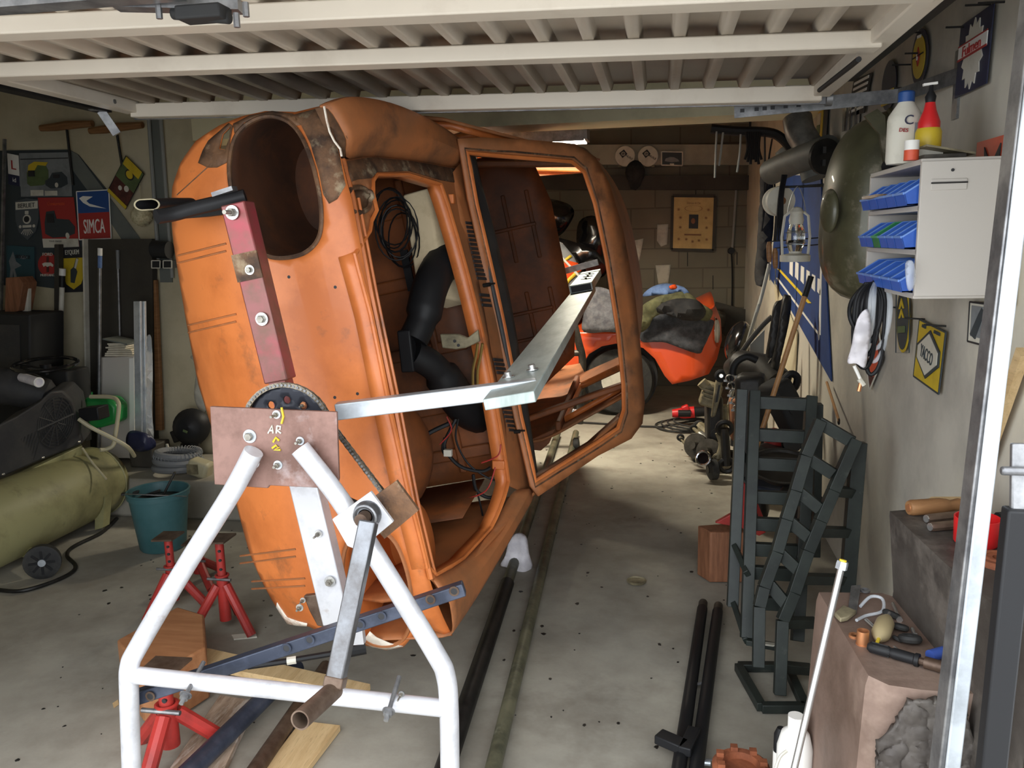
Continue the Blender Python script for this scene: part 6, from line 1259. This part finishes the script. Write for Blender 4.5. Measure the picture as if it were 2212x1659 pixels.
MB().box(c+Vector((.026,-.032,hb2*.36)), (.02,.004,hb2*.4)).build('text_panel', 'hose_grey', t)
t = T('glue_bottle', 'squat yellow bottle with a red pump top beside the white bottle', 'bottle', (U(2003,330,Y=2.42).x,2.42,zt2)); c = ORG[t.name]
MB().lathe([(0,0),(.03,0),(.032,.006),(.032,.045),(.028,.055),(0,.055)], c+Vector((0,0,.03)), (0,0,1), 24).build('body', 'sign_yellow', t, ang=50); MB().lathe([(.027,.055),(.027,.07),(.016,.1),(.012,.12),(0,.12)], c+Vector((0,0,.03)), (0,0,1), 20).build('shoulder', 'red_plastic', t)
MB().lathe([(.012,.12),(.014,.135),(.006,.15),(.005,.165),(0,.165)], c+Vector((0,0,.03)), (0,0,1), 14).build('pump', 'black', t); MB().bar(c+Vector((-.02,0,.195)), c+Vector((.014,0,.198)), .012, .006).build('spout', 'white', t); MB().box(c+Vector((0,0,.015)), (.06,.06,.03)).build('base', 'off_white', t)
t = T('small_can', 'small white and orange can in front of the white bottle', 'can', (U(1968,345,Y=2.36).x,2.36,zt2)); c = ORG[t.name]; MB().lathe([(0,0),(.018,0),(.018,.026),(0,.026)], c, (0,0,1), 20).build('lower_band', 'sign_orange', t); MB().lathe([(.018,.026),(.018,.05),(.0,.052)], c, (0,0,1), 20).build('body', 'white', t)
t = T('cardboard_flap', 'grey cardboard piece lying on top of the wall cabinet', 'cardboard', (U(2040,335,Y=2.38).x,2.38,zt2)); c = ORG[t.name]; MB().box(c+Vector((.0,0,.022)), (.12,.1,.005), Matrix.Rotation(.2,3,'Y')).build('flap', 'parts_tan', t); MB().box(c+Vector((-.01,0,.006)), (.1,.08,.012)).build('pad', 'parts_grey', t)
# cables and rag hanging under the cabinet
t = T('jumper_cables', 'bundle of black and clear cables hanging under the blue bins', 'cables', U(1875,640,Y=2.62))
for k in range(7):
    x0, x1, d_ = 1862+5*k, 1880+6*k, 690+14*(k*5%7); m = MB(); m.tube(catmull([U(1872+3*k,612,Y=2.6),U(x0-22+3*k,650,Y=2.6-.01*k),U(x0-25+3*k,d_,Y=2.58),U(x0,d_+35,Y=2.58),U(x1,d_,Y=2.57),U(x1+8,650,Y=2.58),U(x1-6,612,Y=2.6)],5), .0065, 8)
    m.build('cable_loop', 'black' if k < 5 else 'clear_plastic', t)
MB().cyl(U(1885,610,Y=2.6), U(1885,610,Y=2.6)+Vector((.2,0,0)), .006, 8).build('wall_hook', 'dark_steel', t)
tag(pxsheet([(1852,690),(1872,668),(1880,700),(1876,740),(1868,792),(1850,785),(1832,782),(1842,740)], 2.56, 6, .03, .03, 14).build('rag', 'cloth_white', thick=.006), 'white rag hanging among the cables under the cabinet', 'rag')
t = T('plastic_tubing', 'short clear tubing with fittings dangling below the white rag', 'tubing', U(1856,800,Y=2.55)); MB().tube([U(1845,790,Y=2.55),U(1852,805,Y=2.55),U(1858,818,Y=2.55)], .005, 8).build('tube', 'white', t); MB().tube([U(1856,818,Y=2.55),U(1866,832,Y=2.55)], .008, 8).build('fitting', 'off_white', t); MB().tube([U(1860,825,Y=2.55),U(1855,845,Y=2.55)], .006, 8).build('copper_end', 'copper', t)
# olive tank/wing hung on the wall
fo = T('olive_wing', 'big dented olive car wing hung upright on the right wall', 'car wing', U(1840,450,Y=3.6))
top_ = U(1850,250,Y=3.6).z; bot = U(1840,657,Y=3.6).z; hh = (top_-bot)/2; cz = (top_+bot)/2; rows = []
for i_ in range(25):
    t_ = -1+2*i_/24; k_ = max(0.02, (1-abs(t_)**3.0))**(1/2.4); rows.append([Vector((WX-.006-.222*k_*math.sin(PI*q_/20)**.7*(1-.1*t_), 3.62-math.cos(PI*q_/20)*.27*(.35+.65*k_), cz+hh*t_)) for q_ in range(21)])
MB().loft(rows).build('dome', 'fender_olive', fo, ang=70)
MB().tube([Vector((WX-.02, 3.62-.275*(.35+.65*max(0.02,(1-abs(t_)**3.0))**(1/2.4)), cz+hh*t_)) for t_ in [-1+2*k/30 for k in range(31)]], .012, 8).build('flange', 'fender_olive', fo)
MB().ell(U(1792,456,Y=3.46), (.022,.05,.085), Matrix.Rotation(.5,3,'Z'), 20, 12).build('centre_cap', 'fender_olive', fo)
MB().prism([U(a,b,Y=3.3) for a,b in [(1868,250),(1895,235),(1912,250),(1918,330),(1910,352),(1900,290)]], (0,.02,0)).build('rear_flap', 'fender_olive', fo)
# white disc, lantern and tools in front of the blue banner
ban = T('blue_banner', 'dark blue banner with white letters and a yellow stripe hanging on the right wall', 'banner', U(1740,600,X=WX-.01))
xb = WX-.012
bq = [P_(1688,378,xb), P_(1772,380,xb), P_(1795,824,xb), P_(1700,655,xb), P_(1662,600,xb)]
MB().prism(bq, (.006,0,0)).build('cloth', 'flag_blue', ban)
def bpoly(pts, mt, nm, dx=.004): MB().prism([P_(a,b,xb-dx) for a,b in pts], (.003,0,0)).build(nm, mt, ban)
bpoly([(1678,580),(1686,583),(1752,655),(1745,655)], 'yellow', 'yellow_stripe'); bpoly([(1676,600),(1680,600),(1770,722),(1768,735),(1766,722)], 'white', 'white_line'); bpoly([(1768,722),(1772,560),(1775,560),(1772,724)], 'white', 'white_line')
for k in range(6): x = 1706+12*k; bpoly([(x,556+9*k),(x+7,560+9*k),(x+6,598+8*k),(x-1,590+8*k)] , 'white', 'white_letter')
tag(MB().prism([P_(1672,604), P_(1690,640), P_(1722,720), P_(1715,850), P_(1690,870), P_(1680,760)], (.006,0,0)).build('wall_board', 'plaster_cream'), 'bare cream piece of wall board below the blue banner', 'wall board')
t = T('white_reel', 'round white cable reel hanging in front of the blue banner', 'reel', U(1688,434,Y=4.6)); c = U(1688,434,Y=4.6)
MB().lathe([(0,0),(.075,0),(.078,.01),(.078,.02),(.03,.025),(.03,.06),(.075,.065),(.075,.075),(0,.075)], c, (-.25,1,0), 32).build('reel', 'off_white', t); MB().lathe([(0,0),(.02,0),(.02,-.004),(0,-.004)], c+Vector((.003,-.002,0)), (-.25,1,0), 16).build('hub_hole', 'oak', t)
m = MB(); [m.tube(catmull([U(1690+k*3,378,Y=4.55),U(1682+k*3,430,Y=4.5),U(1676+k*5,520,Y=4.5)],4), .005, 6) for k in range(4)]; m.build('hanging_cords', 'black', t)
MB().cyl(U(1690,404,Y=4.6), (WX+.01,4.6,U(1690,404,Y=4.6).z), .006, 6).build('wall_hook', 'dark_steel', t)
t = T('storm_lantern', 'white wire-caged storm lantern hanging before the blue banner', 'lantern', U(1717,565,Y=4.3)); c = U(1717,565,Y=4.3)
MB().lathe([(0,0),(.07,0),(.072,.006),(.072,.03),(.066,.034),(.03,.04),(.03,.05),(0,.05)], c, (0,0,1), 28).build('tank', 'off_white', t)
MB().lathe([(.03,.05),(.045,.09),(.042,.15),(.03,.18)], c, (0,0,1), 22).build('glass_globe', 'glass', t); MB().lathe([(.032,.18),(.036,.2),(.03,.23),(.034,.24),(.02,.26),(0,.265)], c, (0,0,1), 20).build('chimney', 'off_white', t)
m = MB()
for a in (0,PI): m.tube([c+Vector((math.cos(a)*.06,0,.03)),c+Vector((math.cos(a)*.066,0,.12)),c+Vector((math.cos(a)*.055,0,.22)),c+Vector((math.cos(a)*.03,0,.24))], .007, 6)
m.build('side_tubes', 'off_white', t); m = MB(); [m.torus(c+Vector((0,0,z)), .05, .002, n=20, m=5) for z in (.09,.14)]; m.build('wire_guard', 'galv', t)
MB().tube(catmull([c+Vector((-.045,0,.22)),c+Vector((-.03,0,.30)),c+Vector((0,0,.36)),c+Vector((.03,0,.30)),c+Vector((.045,0,.22))],5), .0025, 5).build('bail', 'galv', t); MB().cyl(c+Vector((0,0,.36)), (WX+.01, c.y, c.z+.37), .005, 6).build('wall_hook', 'dark_steel', t)
for k, (x, lab) in enumerate([(1661,'left wooden handled screwdriver hanging left of the lantern'),(1674,'right wooden handled screwdriver hanging left of the lantern')]):
    t = T('screwdriver', lab, 'screwdriver', U(x,545,Y=4.4), 'hanging screwdrivers'); a, b = U(x,522+14*k,Y=4.4), U(x+1,566+14*k,Y=4.4); MB().tube([a,a+(b-a)*.2,a+(b-a)*.8,b], [.008,.014,.013,.009], 10).build('handle', 'oak', t); MB().cyl(b, U(x+2,606+8*k,Y=4.4), .003, 6).build('blade', 'galv', t); MB().cyl(a, (WX+.01,a.y,a.z+.02), .003, 6).build('wall_hook', 'dark_steel', t)
# broom stick, thin wooden rod
t = T('broom', 'long wooden broom handle with a black grip leaning across the blue banner', 'broom', U(1640,960,Y=3.9)); a, b = U(1752,597,Y=4.15), U(1618,1018,Y=4.0)
d = (b-a).normalized(); b2 = b; MB().cyl(a+d*.08, b2, .0125, 12).build('handle', 'broom_wood', t); MB().cyl(a, a+d*.1, .0145, 12).build('grip', 'black', t)
t = T('wooden_rod', 'thin wooden rod with a metal hook leaning below the blue banner', 'rod', P_(1800,900)); a, b = P_(1786,826,WX-.03), P_(1812,908,WX-.05); MB().cyl(a, b, .007, 8).build('rod', 'broom_wood', t); MB().torus(b+Vector((0,0,-.006)), .012, .004, (1,0,0), 14, 6).build('hook', 'dark_steel', t)
t = T('plank_offcut', 'bare wooden plank leaning on the wall behind the door post', 'plank', P_(2190,800,WX-.03)); MB().bar(P_(2210,760,WX-.03), P_(2085,1120,WX-.03), .02, .035).build('plank', 'pine', t)
# ------------------------------------------------------------------ ladder ramps
def bars(root, L_, w, h, nm, mt='ramp_green'):
    for p, y0, q, y1 in L_: MB().bar(U(*p,Y=y0), U(*q,Y=y1), w, h, (0,1,0)).build(nm, mt, root, bevel=.002)
r1 = T('car_ramp', 'dark green steel ladder ramp standing upright, the rear one of two', 'car ramp', U(1650,1380,Z=0), 'steel car ramps')
yr = 3.4
def fl(px, Y): # floor point below a pixel column at distance Y
    p = U(px, 1200, Y=Y); p.z = .02; return p
bars(r1, [((1602,842),yr,(1582,1310),yr-.25), ((1630,846),yr,(1612,1378),yr-.42), ((1752,858),yr,(1722,1385),yr-.42)], .042, .05, 'side_rail')
for y, xa, xb_ in [(868,1626,1752),(938,1624,1748),(1000,1622,1745),(1072,1620,1742),(1130,1618,1738),(1185,1616,1735),(1235,1615,1732),(1300,1614,1728)]:
    yy = yr-.42*(y-850)/530; MB().bar(U(xa,y,Y=yy), U(xb_,y+6,Y=yy), .05, .03, (0,1,0)).build('rung', 'ramp_green', r1, bevel=.002)
bars(r1, [((1588,1180),yr-.2,(1614,1240),yr-.35),((1596,960),yr,(1626,1020),yr-.1),((1584,1300),yr-.25,(1612,1385),yr-.44),((1612,1385),yr-.44,(1690,1400),yr-.46)], .02, .03, 'brace')
bars(r1, [((1768,872),yr+.05,(1762,1200),yr+.05)], .03, .05, 'rear_leg')
m = MB().bar(U(1635,1388,Y=yr-.46), U(1690,1395,Y=yr-.46), .006, .02, (0,1,0)); m.build('white_label', 'off_white', r1)
r2 = T('car_ramp', 'dark green steel ladder ramp leaning towards the anvil, the front one of two', 'car ramp', U(1690,1520,Z=0), 'steel car ramps')
zz = [(1768,912,1842,955),(1738,985,1800,1024),(1722,1060,1772,1100),(1700,1122,1752,1165),(1682,1192,1728,1235),(1662,1262,1702,1310)]
L_ = []
left = [(1772,908),(1740,985),(1718,1060),(1698,1122),(1678,1192),(1650,1268),(1640,1310),(1638,1440)]
right = [(1848,950),(1800,1060),(1772,1125),(1745,1190),(1715,1280),(1690,1340),(1684,1500)]
def yv(y): return 3.05-.28*(y-910)/600
for seq in (left, right):
    for p, q in zip(seq, seq[1:]): L_.append((p, yv(p[1]), q, yv(q[1])))
bars(r2, L_, .04, .04, 'side_rail')
for a, b, c_, d in zz: MB().bar(U(a,b,Y=yv(b)), U(c_,d,Y=yv(d)), .045, .014, (0,1,.3)).build('rung', 'ramp_green', r2, bevel=.002)
bars(r2, [((1855,955),3.1,(1828,1290),3.05)], .05, .05, 'rear_leg')
bars(r2, [((1800,1060),2.98,(1850,1065),3.1),((1765,1148),2.95,(1842,1150),3.08),((1728,1250),2.9,(1830,1252),3.06),((1690,1345),2.85,(1760,1345),2.95),((1684,1440),2.8,(1750,1446),2.9)], .035, .03, 'brace')
fz = [U(a,b,Z=.02) for a,b in [(1595,1440),(1645,1528),(1740,1528),(1700,1440)]]
for i in range(4): MB().bar(fz[i], fz[(i+1)%4], .03, .03).build('foot_frame', 'ramp_green', r2, bevel=.002)
# red trestle and wooden block behind the ramps
t = T('axle_stand', 'orange-red folded steel stand seen through the rear ramp', 'axle stand', U(1640,1150,Y=3.7))
MB().prism([U(a,b,Y=3.72) for a,b in [(1590,1060),(1600,1030),(1612,1050),(1615,1125),(1655,1150),(1640,1158),(1600,1140),(1545,1130),(1590,1105)]], (0,.03,0)).build('folded_plate', 'jack_red', t, bevel=.003); MB().prism([U(a,b,Y=3.9) for a,b in [(1610,1035),(1622,1050),(1660,1145),(1650,1150)]], (0,.02,0)).build('rear_leg', 'jack_red', t)
tag(MB().prism([U(a,b,Z=.25) for a,b in [(1507,1135),(1535,1150),(1610,1150),(1600,1128)]], (0,0,-.245)).build('wooden_block', 'wood_block', bevel=.006), 'square wooden block on the floor left of the rear ramp', 'block')
t = T('round_plate', 'flat round grey lid lying alone on the floor', 'plate', U(1375,1257,Z=0)); c = U(1375,1257,Z=.004); MB().lathe([(0,.0),(.043,0),(.046,.008),(.04,.01),(.038,.006),(0,.006)], c, (0,0,1), 28).build('plate', 'parts_tan', t); MB().torus(c+Vector((0,0,.009)), .043, .002, n=28, m=5).build('rolled_rim', 'parts_tan', t)
# pair of black tubes with clamps on the floor
for k, (p, q, lab) in enumerate([((1519,1302),(1462,1690),'left one of two black tubes lying side by side on the floor'),((1552,1308),(1500,1690),'right one of two black tubes lying side by side on the floor')]):
    t = T('black_tube', lab, 'tube', U(*p,Z=.03), 'black floor tubes'); a, b = U(*p,Z=.03), U(*q,Z=.03); d = (b-a).normalized(); MB().cyl(a+d*.06, b, .022, 14).build('tube', 'black', t); MB().cyl(a, a+d*.08, .019, 14).build('worn_end', 'parts_grey', t)
t = T('tube_clamp', 'black angled clamp joining the two black floor tubes', 'clamp', U(1470,1600,Z=.05)); MB().bar(U(1422,1590,Z=.055), U(1480,1615,Z=.055), .05, .03).build('plate', 'black', t, bevel=.004); MB().bar(U(1500,1578,Z=.055), U(1478,1625,Z=.055), .04, .03).build('lug', 'black', t, bevel=.004)
tag(MB().cyl(U(1496,1480,Z=.03), U(1515,1476,Z=.03), .006, 8).build('cross_pin', 'galv'), 'small bright pin between the two black floor tubes', 'pin')
# ------------------------------------------------------------------ stone-like anvil block with tools
zl, zu = .67, .90
an = T('iron_block', 'massive stepped rusty iron block standing in the right foreground', 'iron block', (.65,1.95,0))
lo = [U(a,b,Z=zl) for a,b in [(1765,1281),(1905,1281),(2060,1330),(2120,1500),(1990,1490),(1920,1480),(1871,1462)]]
base = [Vector((p.x+( .0 if i in (1,2) else -.035), p.y+(0 if i in (1,2) else -.02), .0)) for i, p in enumerate(lo)]
m = MB(); rows = [base, [b.lerp(p,.5) for b, p in zip(base, lo)], [b.lerp(p,.97) for b, p in zip(base, lo)], [p + (Vector((.006,.006,0)) if i in (0,6) else Vector((0,0,0))) for i, p in enumerate(lo)]]
m.loft(rows, closed=True); n_ = len(lo); m.f.append(tuple(range(n_*3, n_*4))); m.build('lower_block', 'anvil_rust', an)
# broken patch on the front face
pt = [U(a,b,Y=1.68) for a,b in [(1962,1505),(2015,1500),(2085,1520),(2110,1659),(1890,1659),(1905,1590)]]
def yfr(a, b):
    xs_ = [(1871,lo[6].y),(1920,lo[5].y),(1990,lo[4].y),(2120,lo[3].y)]; y_ = xs_[0][1]
    for (x0,y0),(x1,y1) in zip(xs_, xs_[1:]):
        if a >= x0: y_ = y0+(y1-y0)*min(1,(a-x0)/(x1-x0))
    return y_ - .012 - .012*(b-1460)/200 - .012*abs(noise.noise(Vector((a*.02,b*.03,1)))) - .006*abs(noise.noise(Vector((a*.07,b*.09,3))))
m = pxsheet([(1962,1512),(2015,1510),(2085,1520),(2110,1659),(1890,1659),(1900,1600),(1935,1560)], 1.70, 6, closed_smooth=False, yfun=yfr); m.build('broken_face', 'anvil_dark', an, thick=.02)
up_ = [U(a,b,Z=zu) for a,b in [(1922,1104),(2090,1090),(2235,1150),(2235,1385),(2150,1312),(2040,1215)]]
lo2 = [Vector((p.x+.0, p.y-.0, zl-.2)) for p in up_]
m = MB(); rows = [lo2, [b.lerp(p,.5)+Vector((.02*(i in (0,5,4)),0,0)) for i,(b,p) in enumerate(zip(lo2,up_))], [b.lerp(p,.97) for b, p in zip(lo2,up_)], up_]; m.loft(rows, closed=True); k_ = len(up_); m.f.append(tuple(range(k_*3,k_*4))); m.build('upper_step', 'anvil_dark', an, ang=50)
def on(px, py, z=zl): return U(px, py, Z=z)
t = T('ring_nut', 'copper coloured ring standing on the lower step of the iron block', 'ring', on(1862,1395)); c = on(1863,1392); MB().lathe([(.011,0),(.0135,0),(.0135,.034),(.011,.034),(.011,0)], c, (0,0,1), 22).build('bush', 'copper', t); MB().lathe([(.011,0),(.0145,0),(.0145,.003),(.011,.003)], c, (0,0,1), 22).build('foot_ring', 'copper', t)
tag(MB().lathe([(.008,0),(.013,0),(.013,.006),(.008,.006),(.008,0)], on(1846,1376), (0,0,1), 18).build('flat_washer', 'copper'), 'flat copper ring lying just left of the standing copper ring', 'washer')
t = T('fuel_filter', 'amber plastic fuel filter lying behind the black screwdriver', 'filter', on(1902,1380)); a, b = on(1897,1398)+Vector((0,0,.02)), on(1915,1355)+Vector((0,0,.022)); MB().tube([a,a+(b-a)*.1,a+(b-a)*.25,a+(b-a)*.75,b], [.006,.014,.021,.021,.012], 18).build('body', 'amber_plastic', t); MB().cyl(a-(b-a)*.25, a, .004, 8).build('spigot', 'sign_yellow', t); MB().cyl(b, b+(b-a)*.3, .004, 8).build('spigot', 'steel_bright', t)
for k, (px, py, r, lab) in enumerate([(1965,1390,.017,'largest black rubber bush at the right of the small parts'),(1944,1362,.013,'black rubber washer behind the largest bush'),(1925,1335,.014,'dark rubber grommet beside the clear hose'),(1938,1385,.008,'smallest black rubber ring next to the filter')]):
    t = T('rubber_bush', lab, 'rubber bush', on(px,py), 'rubber bushes on the iron block'); c = on(px,py); MB().torus(c+Vector((0,0,r*.7)), r, r*.55, (.2*k,.3,1), 20, 8).build('ring', 'rubber', t)
t = T('clear_hose', 'clear plastic hose curled on the iron block near its far edge', 'hose', on(1890,1325)); MB().tube(catmull([on(1858,1315)+Vector((0,0,.006)),on(1880,1305)+Vector((0,0,.02)),on(1905,1310)+Vector((0,0,.02)),on(1905,1330)+Vector((0,0,.012)),on(1870,1335)+Vector((0,0,.006)),on(1850,1345)+Vector((0,0,.006))],5), .004, 8).build('hose', 'clear_plastic', t)
for k, (p, q, lab) in enumerate([((1928,1310),(1942,1342),'bolt with a washer standing near the dark upper step'),((1870,1345),(1890,1362),'steel bolt lying between the clear hose and the copper ring'),((1970,1365),(1976,1378),'short bright bolt at the right of the rubber bushes'),((1930,1405),(1950,1420),'grey bolt half hidden behind the black screwdriver')]):
    t = T('loose_bolt', lab, 'bolt', on(*p), 'loose bolts on the iron block'); a, b = on(*p)+Vector((0,0,.008)), on(*q)+Vector((0,0,.006)); MB().cyl(a, b, .004, 8).build('shank', 'steel_bright', t); MB().lathe([(0,0),(.008,0),(.008,.006),(0,.006)], b, (b-a), 6).build('head', 'steel_bright', t)
t = T('hinged_iron', 'flat grey hinged lever lying along the left edge of the iron block', 'hinge', on(1840,1310)); MB().prism([on(a,b)+Vector((0,0,.004)) for a,b in [(1838,1272),(1860,1270),(1850,1330),(1830,1335)]], (0,0,.006)).build('blade', 'galv', t, bevel=.002); MB().prism([on(a,b)+Vector((0,0,.003)) for a,b in [(1802,1335),(1820,1318),(1850,1330),(1830,1345),(1815,1348)]], (0,0,.012)).build('hinge_block', 'parts_tan', t, bevel=.003)
MB().torus(on(1868,1280)+Vector((0,0,.006)), .01, .004, n=14, m=6).build('eyelet', 'galv', t)
t = T('big_screwdriver', 'large screwdriver with ribbed black handle lying across the iron block', 'screwdriver', on(1900,1420)); a, b = on(1874,1408)+Vector((0,0,.014)), on(1985,1440)+Vector((0,0,.014)); d = (b-a)
MB().tube([a,a+d*.06,a+d*.4,a+d*.45,a+d*.52,a+d*.9,a+d*.92,b], [.008,.0125,.0125,.010,.0125,.012,.0145,.0145], 14).build('handle', 'black', t); MB().cyl(b, b+d*.5, .008, 10).build('ferrule', 'steel_rusty', t); MB().cyl(b+d*.1, b+d*1.1, .013, 12).build('rusty_sleeve', 'steel_rusty', t)
m = MB()
for k in range(8): a_ = 2*PI*k/8; off = Vector((0,math.cos(a_)*.012,math.sin(a_)*.012)); m.cyl(a+d*.08+off, a+d*.4+off, .0016, 5)
m.build('handle_ribs', 'black_matt', t)
t = T('glue_tube', 'blue and white tube lying on the iron block beside the door post', 'tube', on(2040,1420)); MB().tube([on(2008,1428)+Vector((0,0,.012)),on(2060,1415)+Vector((0,0,.014))], [.013,.013], 14).build('body', 'blue_label', t); text(t, 'SILICONE', on(2032,1421)+Vector((0,-.014,.012)), Vector((1,.25,0)).normalized(), Vector((0,0,1)), .009, 'white')
tag(MB().prism([on(a,b)+Vector((0,0,.02)) for a,b in [(2075,1408),(2135,1405),(2140,1440),(2100,1450)]], (0,0,.004)).build('paper_leaflet', 'white'), 'printed white leaflet lying between the two posts', 'leaflet')
t = T('white_box', 'small white cardboard box at the front edge of the iron block', 'box', on(2120,1490)); q = [on(a,b)+Vector((0,0,.045)) for a,b in [(2095,1455),(2140,1440),(2165,1470),(2118,1490)]]; MB().prism(q, (0,0,-.043)).build('carton', 'white', t, bevel=.002); MB().bar(q[0]+Vector((0,0,.001)), q[2]+Vector((0,0,.001)), .003, .001).build('tuck_flap', 'off_white', t)
t = T('turned_grip', 'thick turned wooden grip lying on the upper step', 'tool grip', on(1980,1108,zu)); a, b = on(1962,1112,zu)+Vector((0,0,.018)), on(2075,1106,zu)+Vector((0,0,.018)); d = b-a
MB().tube([a,a+d*.05,a+d*.2,a+d*.6,a+d*.72,a+d*.8,a+d*.95,b], [.017,.02,.02,.021,.018,.014,.018,.016], 18).build('grip', 'oak', t); MB().lathe([(0,-.002),(.009,-.002),(.01,.002),(0,.002)], a, d, 14).build('brass_pin', 'copper', t)
for k, (p, q, lab) in enumerate([((2000,1130),(2070,1122),'rear one of two steel punches on the upper step'),((2008,1148),(2072,1142),'front one of two steel punches on the upper step')]):
    t = T('steel_punch', lab, 'punch', on(*p,zu), 'steel punches'); a, b = on(*p,zu)+Vector((0,0,.011)), on(*q,zu)+Vector((0,0,.011)); d = b-a; MB().tube([a,a+d*.06,a+d*.3,b], [.009,.0115,.0115,.0115], 8).build('shank', 'steel_rusty', t); MB().cyl(a-d*.01, a+d*.02, .0095, 10).build('struck_end', 'steel_bright', t)
tag(MB().prism([on(a,b,zu) for a,b in [(1990,1100),(2010,1088),(2080,1088),(2080,1105)]], (0,0,.02)).build('wood_wedge', 'pine', bevel=.003), 'pale wooden wedge lying behind the turned handle', 'wedge')
t = T('red_cup', 'bright red open plastic cup on the upper step, behind the post', 'cup', on(2108,1185,zu)); c = on(2108,1175,zu); MB().lathe([(0,.002),(.043,.002),(.046,.006),(.048,.062),(.045,.062),(.042,.008),(0,.008)], c, (0,0,1), 36).build('wall', 'red_plastic', t, ang=50); MB().torus(c+Vector((0,0,.062)), .0465, .0016, n=36, m=5).build('rim', 'red_plastic', t)
t = T('rusty_ring', 'rusty brown disc lying on the upper step in front of the red cup', 'disc', on(2150,1215,zu)); c = on(2160,1218,zu); MB().lathe([(.015,0),(.045,0),(.045,.014),(.015,.014),(.015,0)], c, (0,0,1), 26).build('disc', 'drum_rust', t); MB().torus(c+Vector((0,0,.014)), .03, .004, n=24, m=6).build('rolled_edge', 'drum_rust', t)
tag(MB().box(on(2185,1168,zu)+Vector((0,.03,.012)), (.04,.04,.024), Matrix.Rotation(.4,3,'Z')).build('teal_box', 'teal', bevel=.002), 'small teal box partly hidden between the posts on the upper step', 'box')
tag(MB().cyl(on(2160,1150,zu)+Vector((0,.02,.03)), on(2200,1145,zu)+Vector((0,.02,.03)), .012, 10).build('black_fitting', 'black'), 'black pipe fitting behind the posts on the upper step', 'fitting')
t = T('steel_bar', 'long bright steel bar leaning on the iron block with a yellow tipped nut', 'bar', U(1760,1450,Y=1.8)); a, b = U(1818,1224,Y=1.86), U(1716,1659,Y=1.78); d = (b-a).normalized(); b2 = a+d*((a.z-.01)/-d.z)
MB().cyl(a, b2, .008, 12).build('rod', 'steel_bright', t); MB().lathe([(0,-.012),(.012,-.012),(.013,-.006),(.013,.006),(0,.006)], a, d, 6).build('nut', 'galv_bright', t); MB().lathe([(0,-.016),(.008,-.016),(.008,-.012),(0,-.012)], a, d, 12).build('yellow_plug', 'yellow', t)
t = T('white_bottle', 'white plastic bottle standing in front of the iron block at the bottom edge', 'bottle', U(1705,1690,Y=2.0)); c = U(1716,1640,Y=2.05); zt_ = U(1716,1545,Y=2.05).z; c.z = 0
MB().lathe([(0,0),(.042,0),(.045,.01),(.045,zt_-.09),(.035,zt_-.05),(.018,zt_-.035),(0,zt_-.035)], c, (0,0,1), 26).build('body', 'white', t); MB().lathe([(0,zt_-.04),(.02,zt_-.04),(.02,zt_),(0,zt_)], c, (0,0,1), 20).build('cap', 'white', t); MB().tube(catmull([U(1700,1622,Y=2.0),U(1685,1635,Y=1.99),U(1676,1659,Y=1.98)],4), .004, 6).build('spout_tube', 'off_white', t)
t = T('spray_can', 'black spray can with white cap beside the white bottle', 'can', U(1685,1660,Y=2.12)); c = U(1686,1600,Y=2.15); c.z = 0; zt_ = U(1686,1572,Y=2.15).z; MB().lathe([(0,0),(.018,0),(.018,zt_-.02),(.01,zt_),(0,zt_)], c, (0,0,1), 18).build('body', 'black', t); MB().lathe([(.0185,zt_*.55),(.0185,zt_*.75)], c, (0,0,1), 18).build('label', 'white', t, thick=.001)
t = T('brake_drum', 'rusty finned drum lying on the floor at the bottom edge', 'drum', U(1600,1660,Z=.1)); c = U(1600,1660,Z=.1); c.z = .0
MB().lathe([(0,.0),(.078,.0),(.08,.03),(.074,.04),(.08,.05),(.08,.06),(.074,.07),(.08,.08),(.08,.11),(.068,.12),(.05,.118),(.045,.1),(0,.1)], c, (0,0,1), 36).build('drum', 'drum_rust', t)
for k in range(7): a_ = 2*PI*k/7; MB().box(c+Vector((math.cos(a_)*.062,math.sin(a_)*.062,.121)), (.02,.02,.02)).build('lug', 'drum_rust', t)
t = T('small_tap', 'small grey metal tap on the floor between drum and black tubes', 'tap', U(1522,1650,Z=.02)); a = U(1520,1648,Z=.02); MB().cyl(a, a+Vector((.02,.0,.0)), .008, 10).build('body', 'galv_bright', t); MB().bar(a+Vector((.005,0,.012)), a+Vector((.03,0,.014)), .006, .004).build('lever', 'galv', t)
tag(MB().prism([U(a,b,Z=.001) for a,b in [(243,1520),(255,1512),(257,1522),(246,1530)]], (0,0,.002)).build('dry_leaf', 'pine'), 'small dry leaf on the floor left of the stand leg', 'leaf')

# crumbs, flakes and dry leaf bits lying about on the concrete
random.seed(5); m = MB()
for k in range(260):
    x, y = random.uniform(-2.6,.35), random.uniform(1.9,6.5); r = random.choice([.003,.004,.006,.009]); a = random.uniform(0,PI)
    m.prism([(x+r*math.cos(a+t)*random.uniform(.6,1.4), y+r*math.sin(a+t)*random.uniform(.6,1.6), .0005) for t in (0,1.3,2.6,3.9,5.2)], (0,0,.0015))
tag(m.build('floor_debris', 'parts_black'), 'scattered dark crumbs and flakes of dirt on the concrete floor', 'debris', kind='stuff')
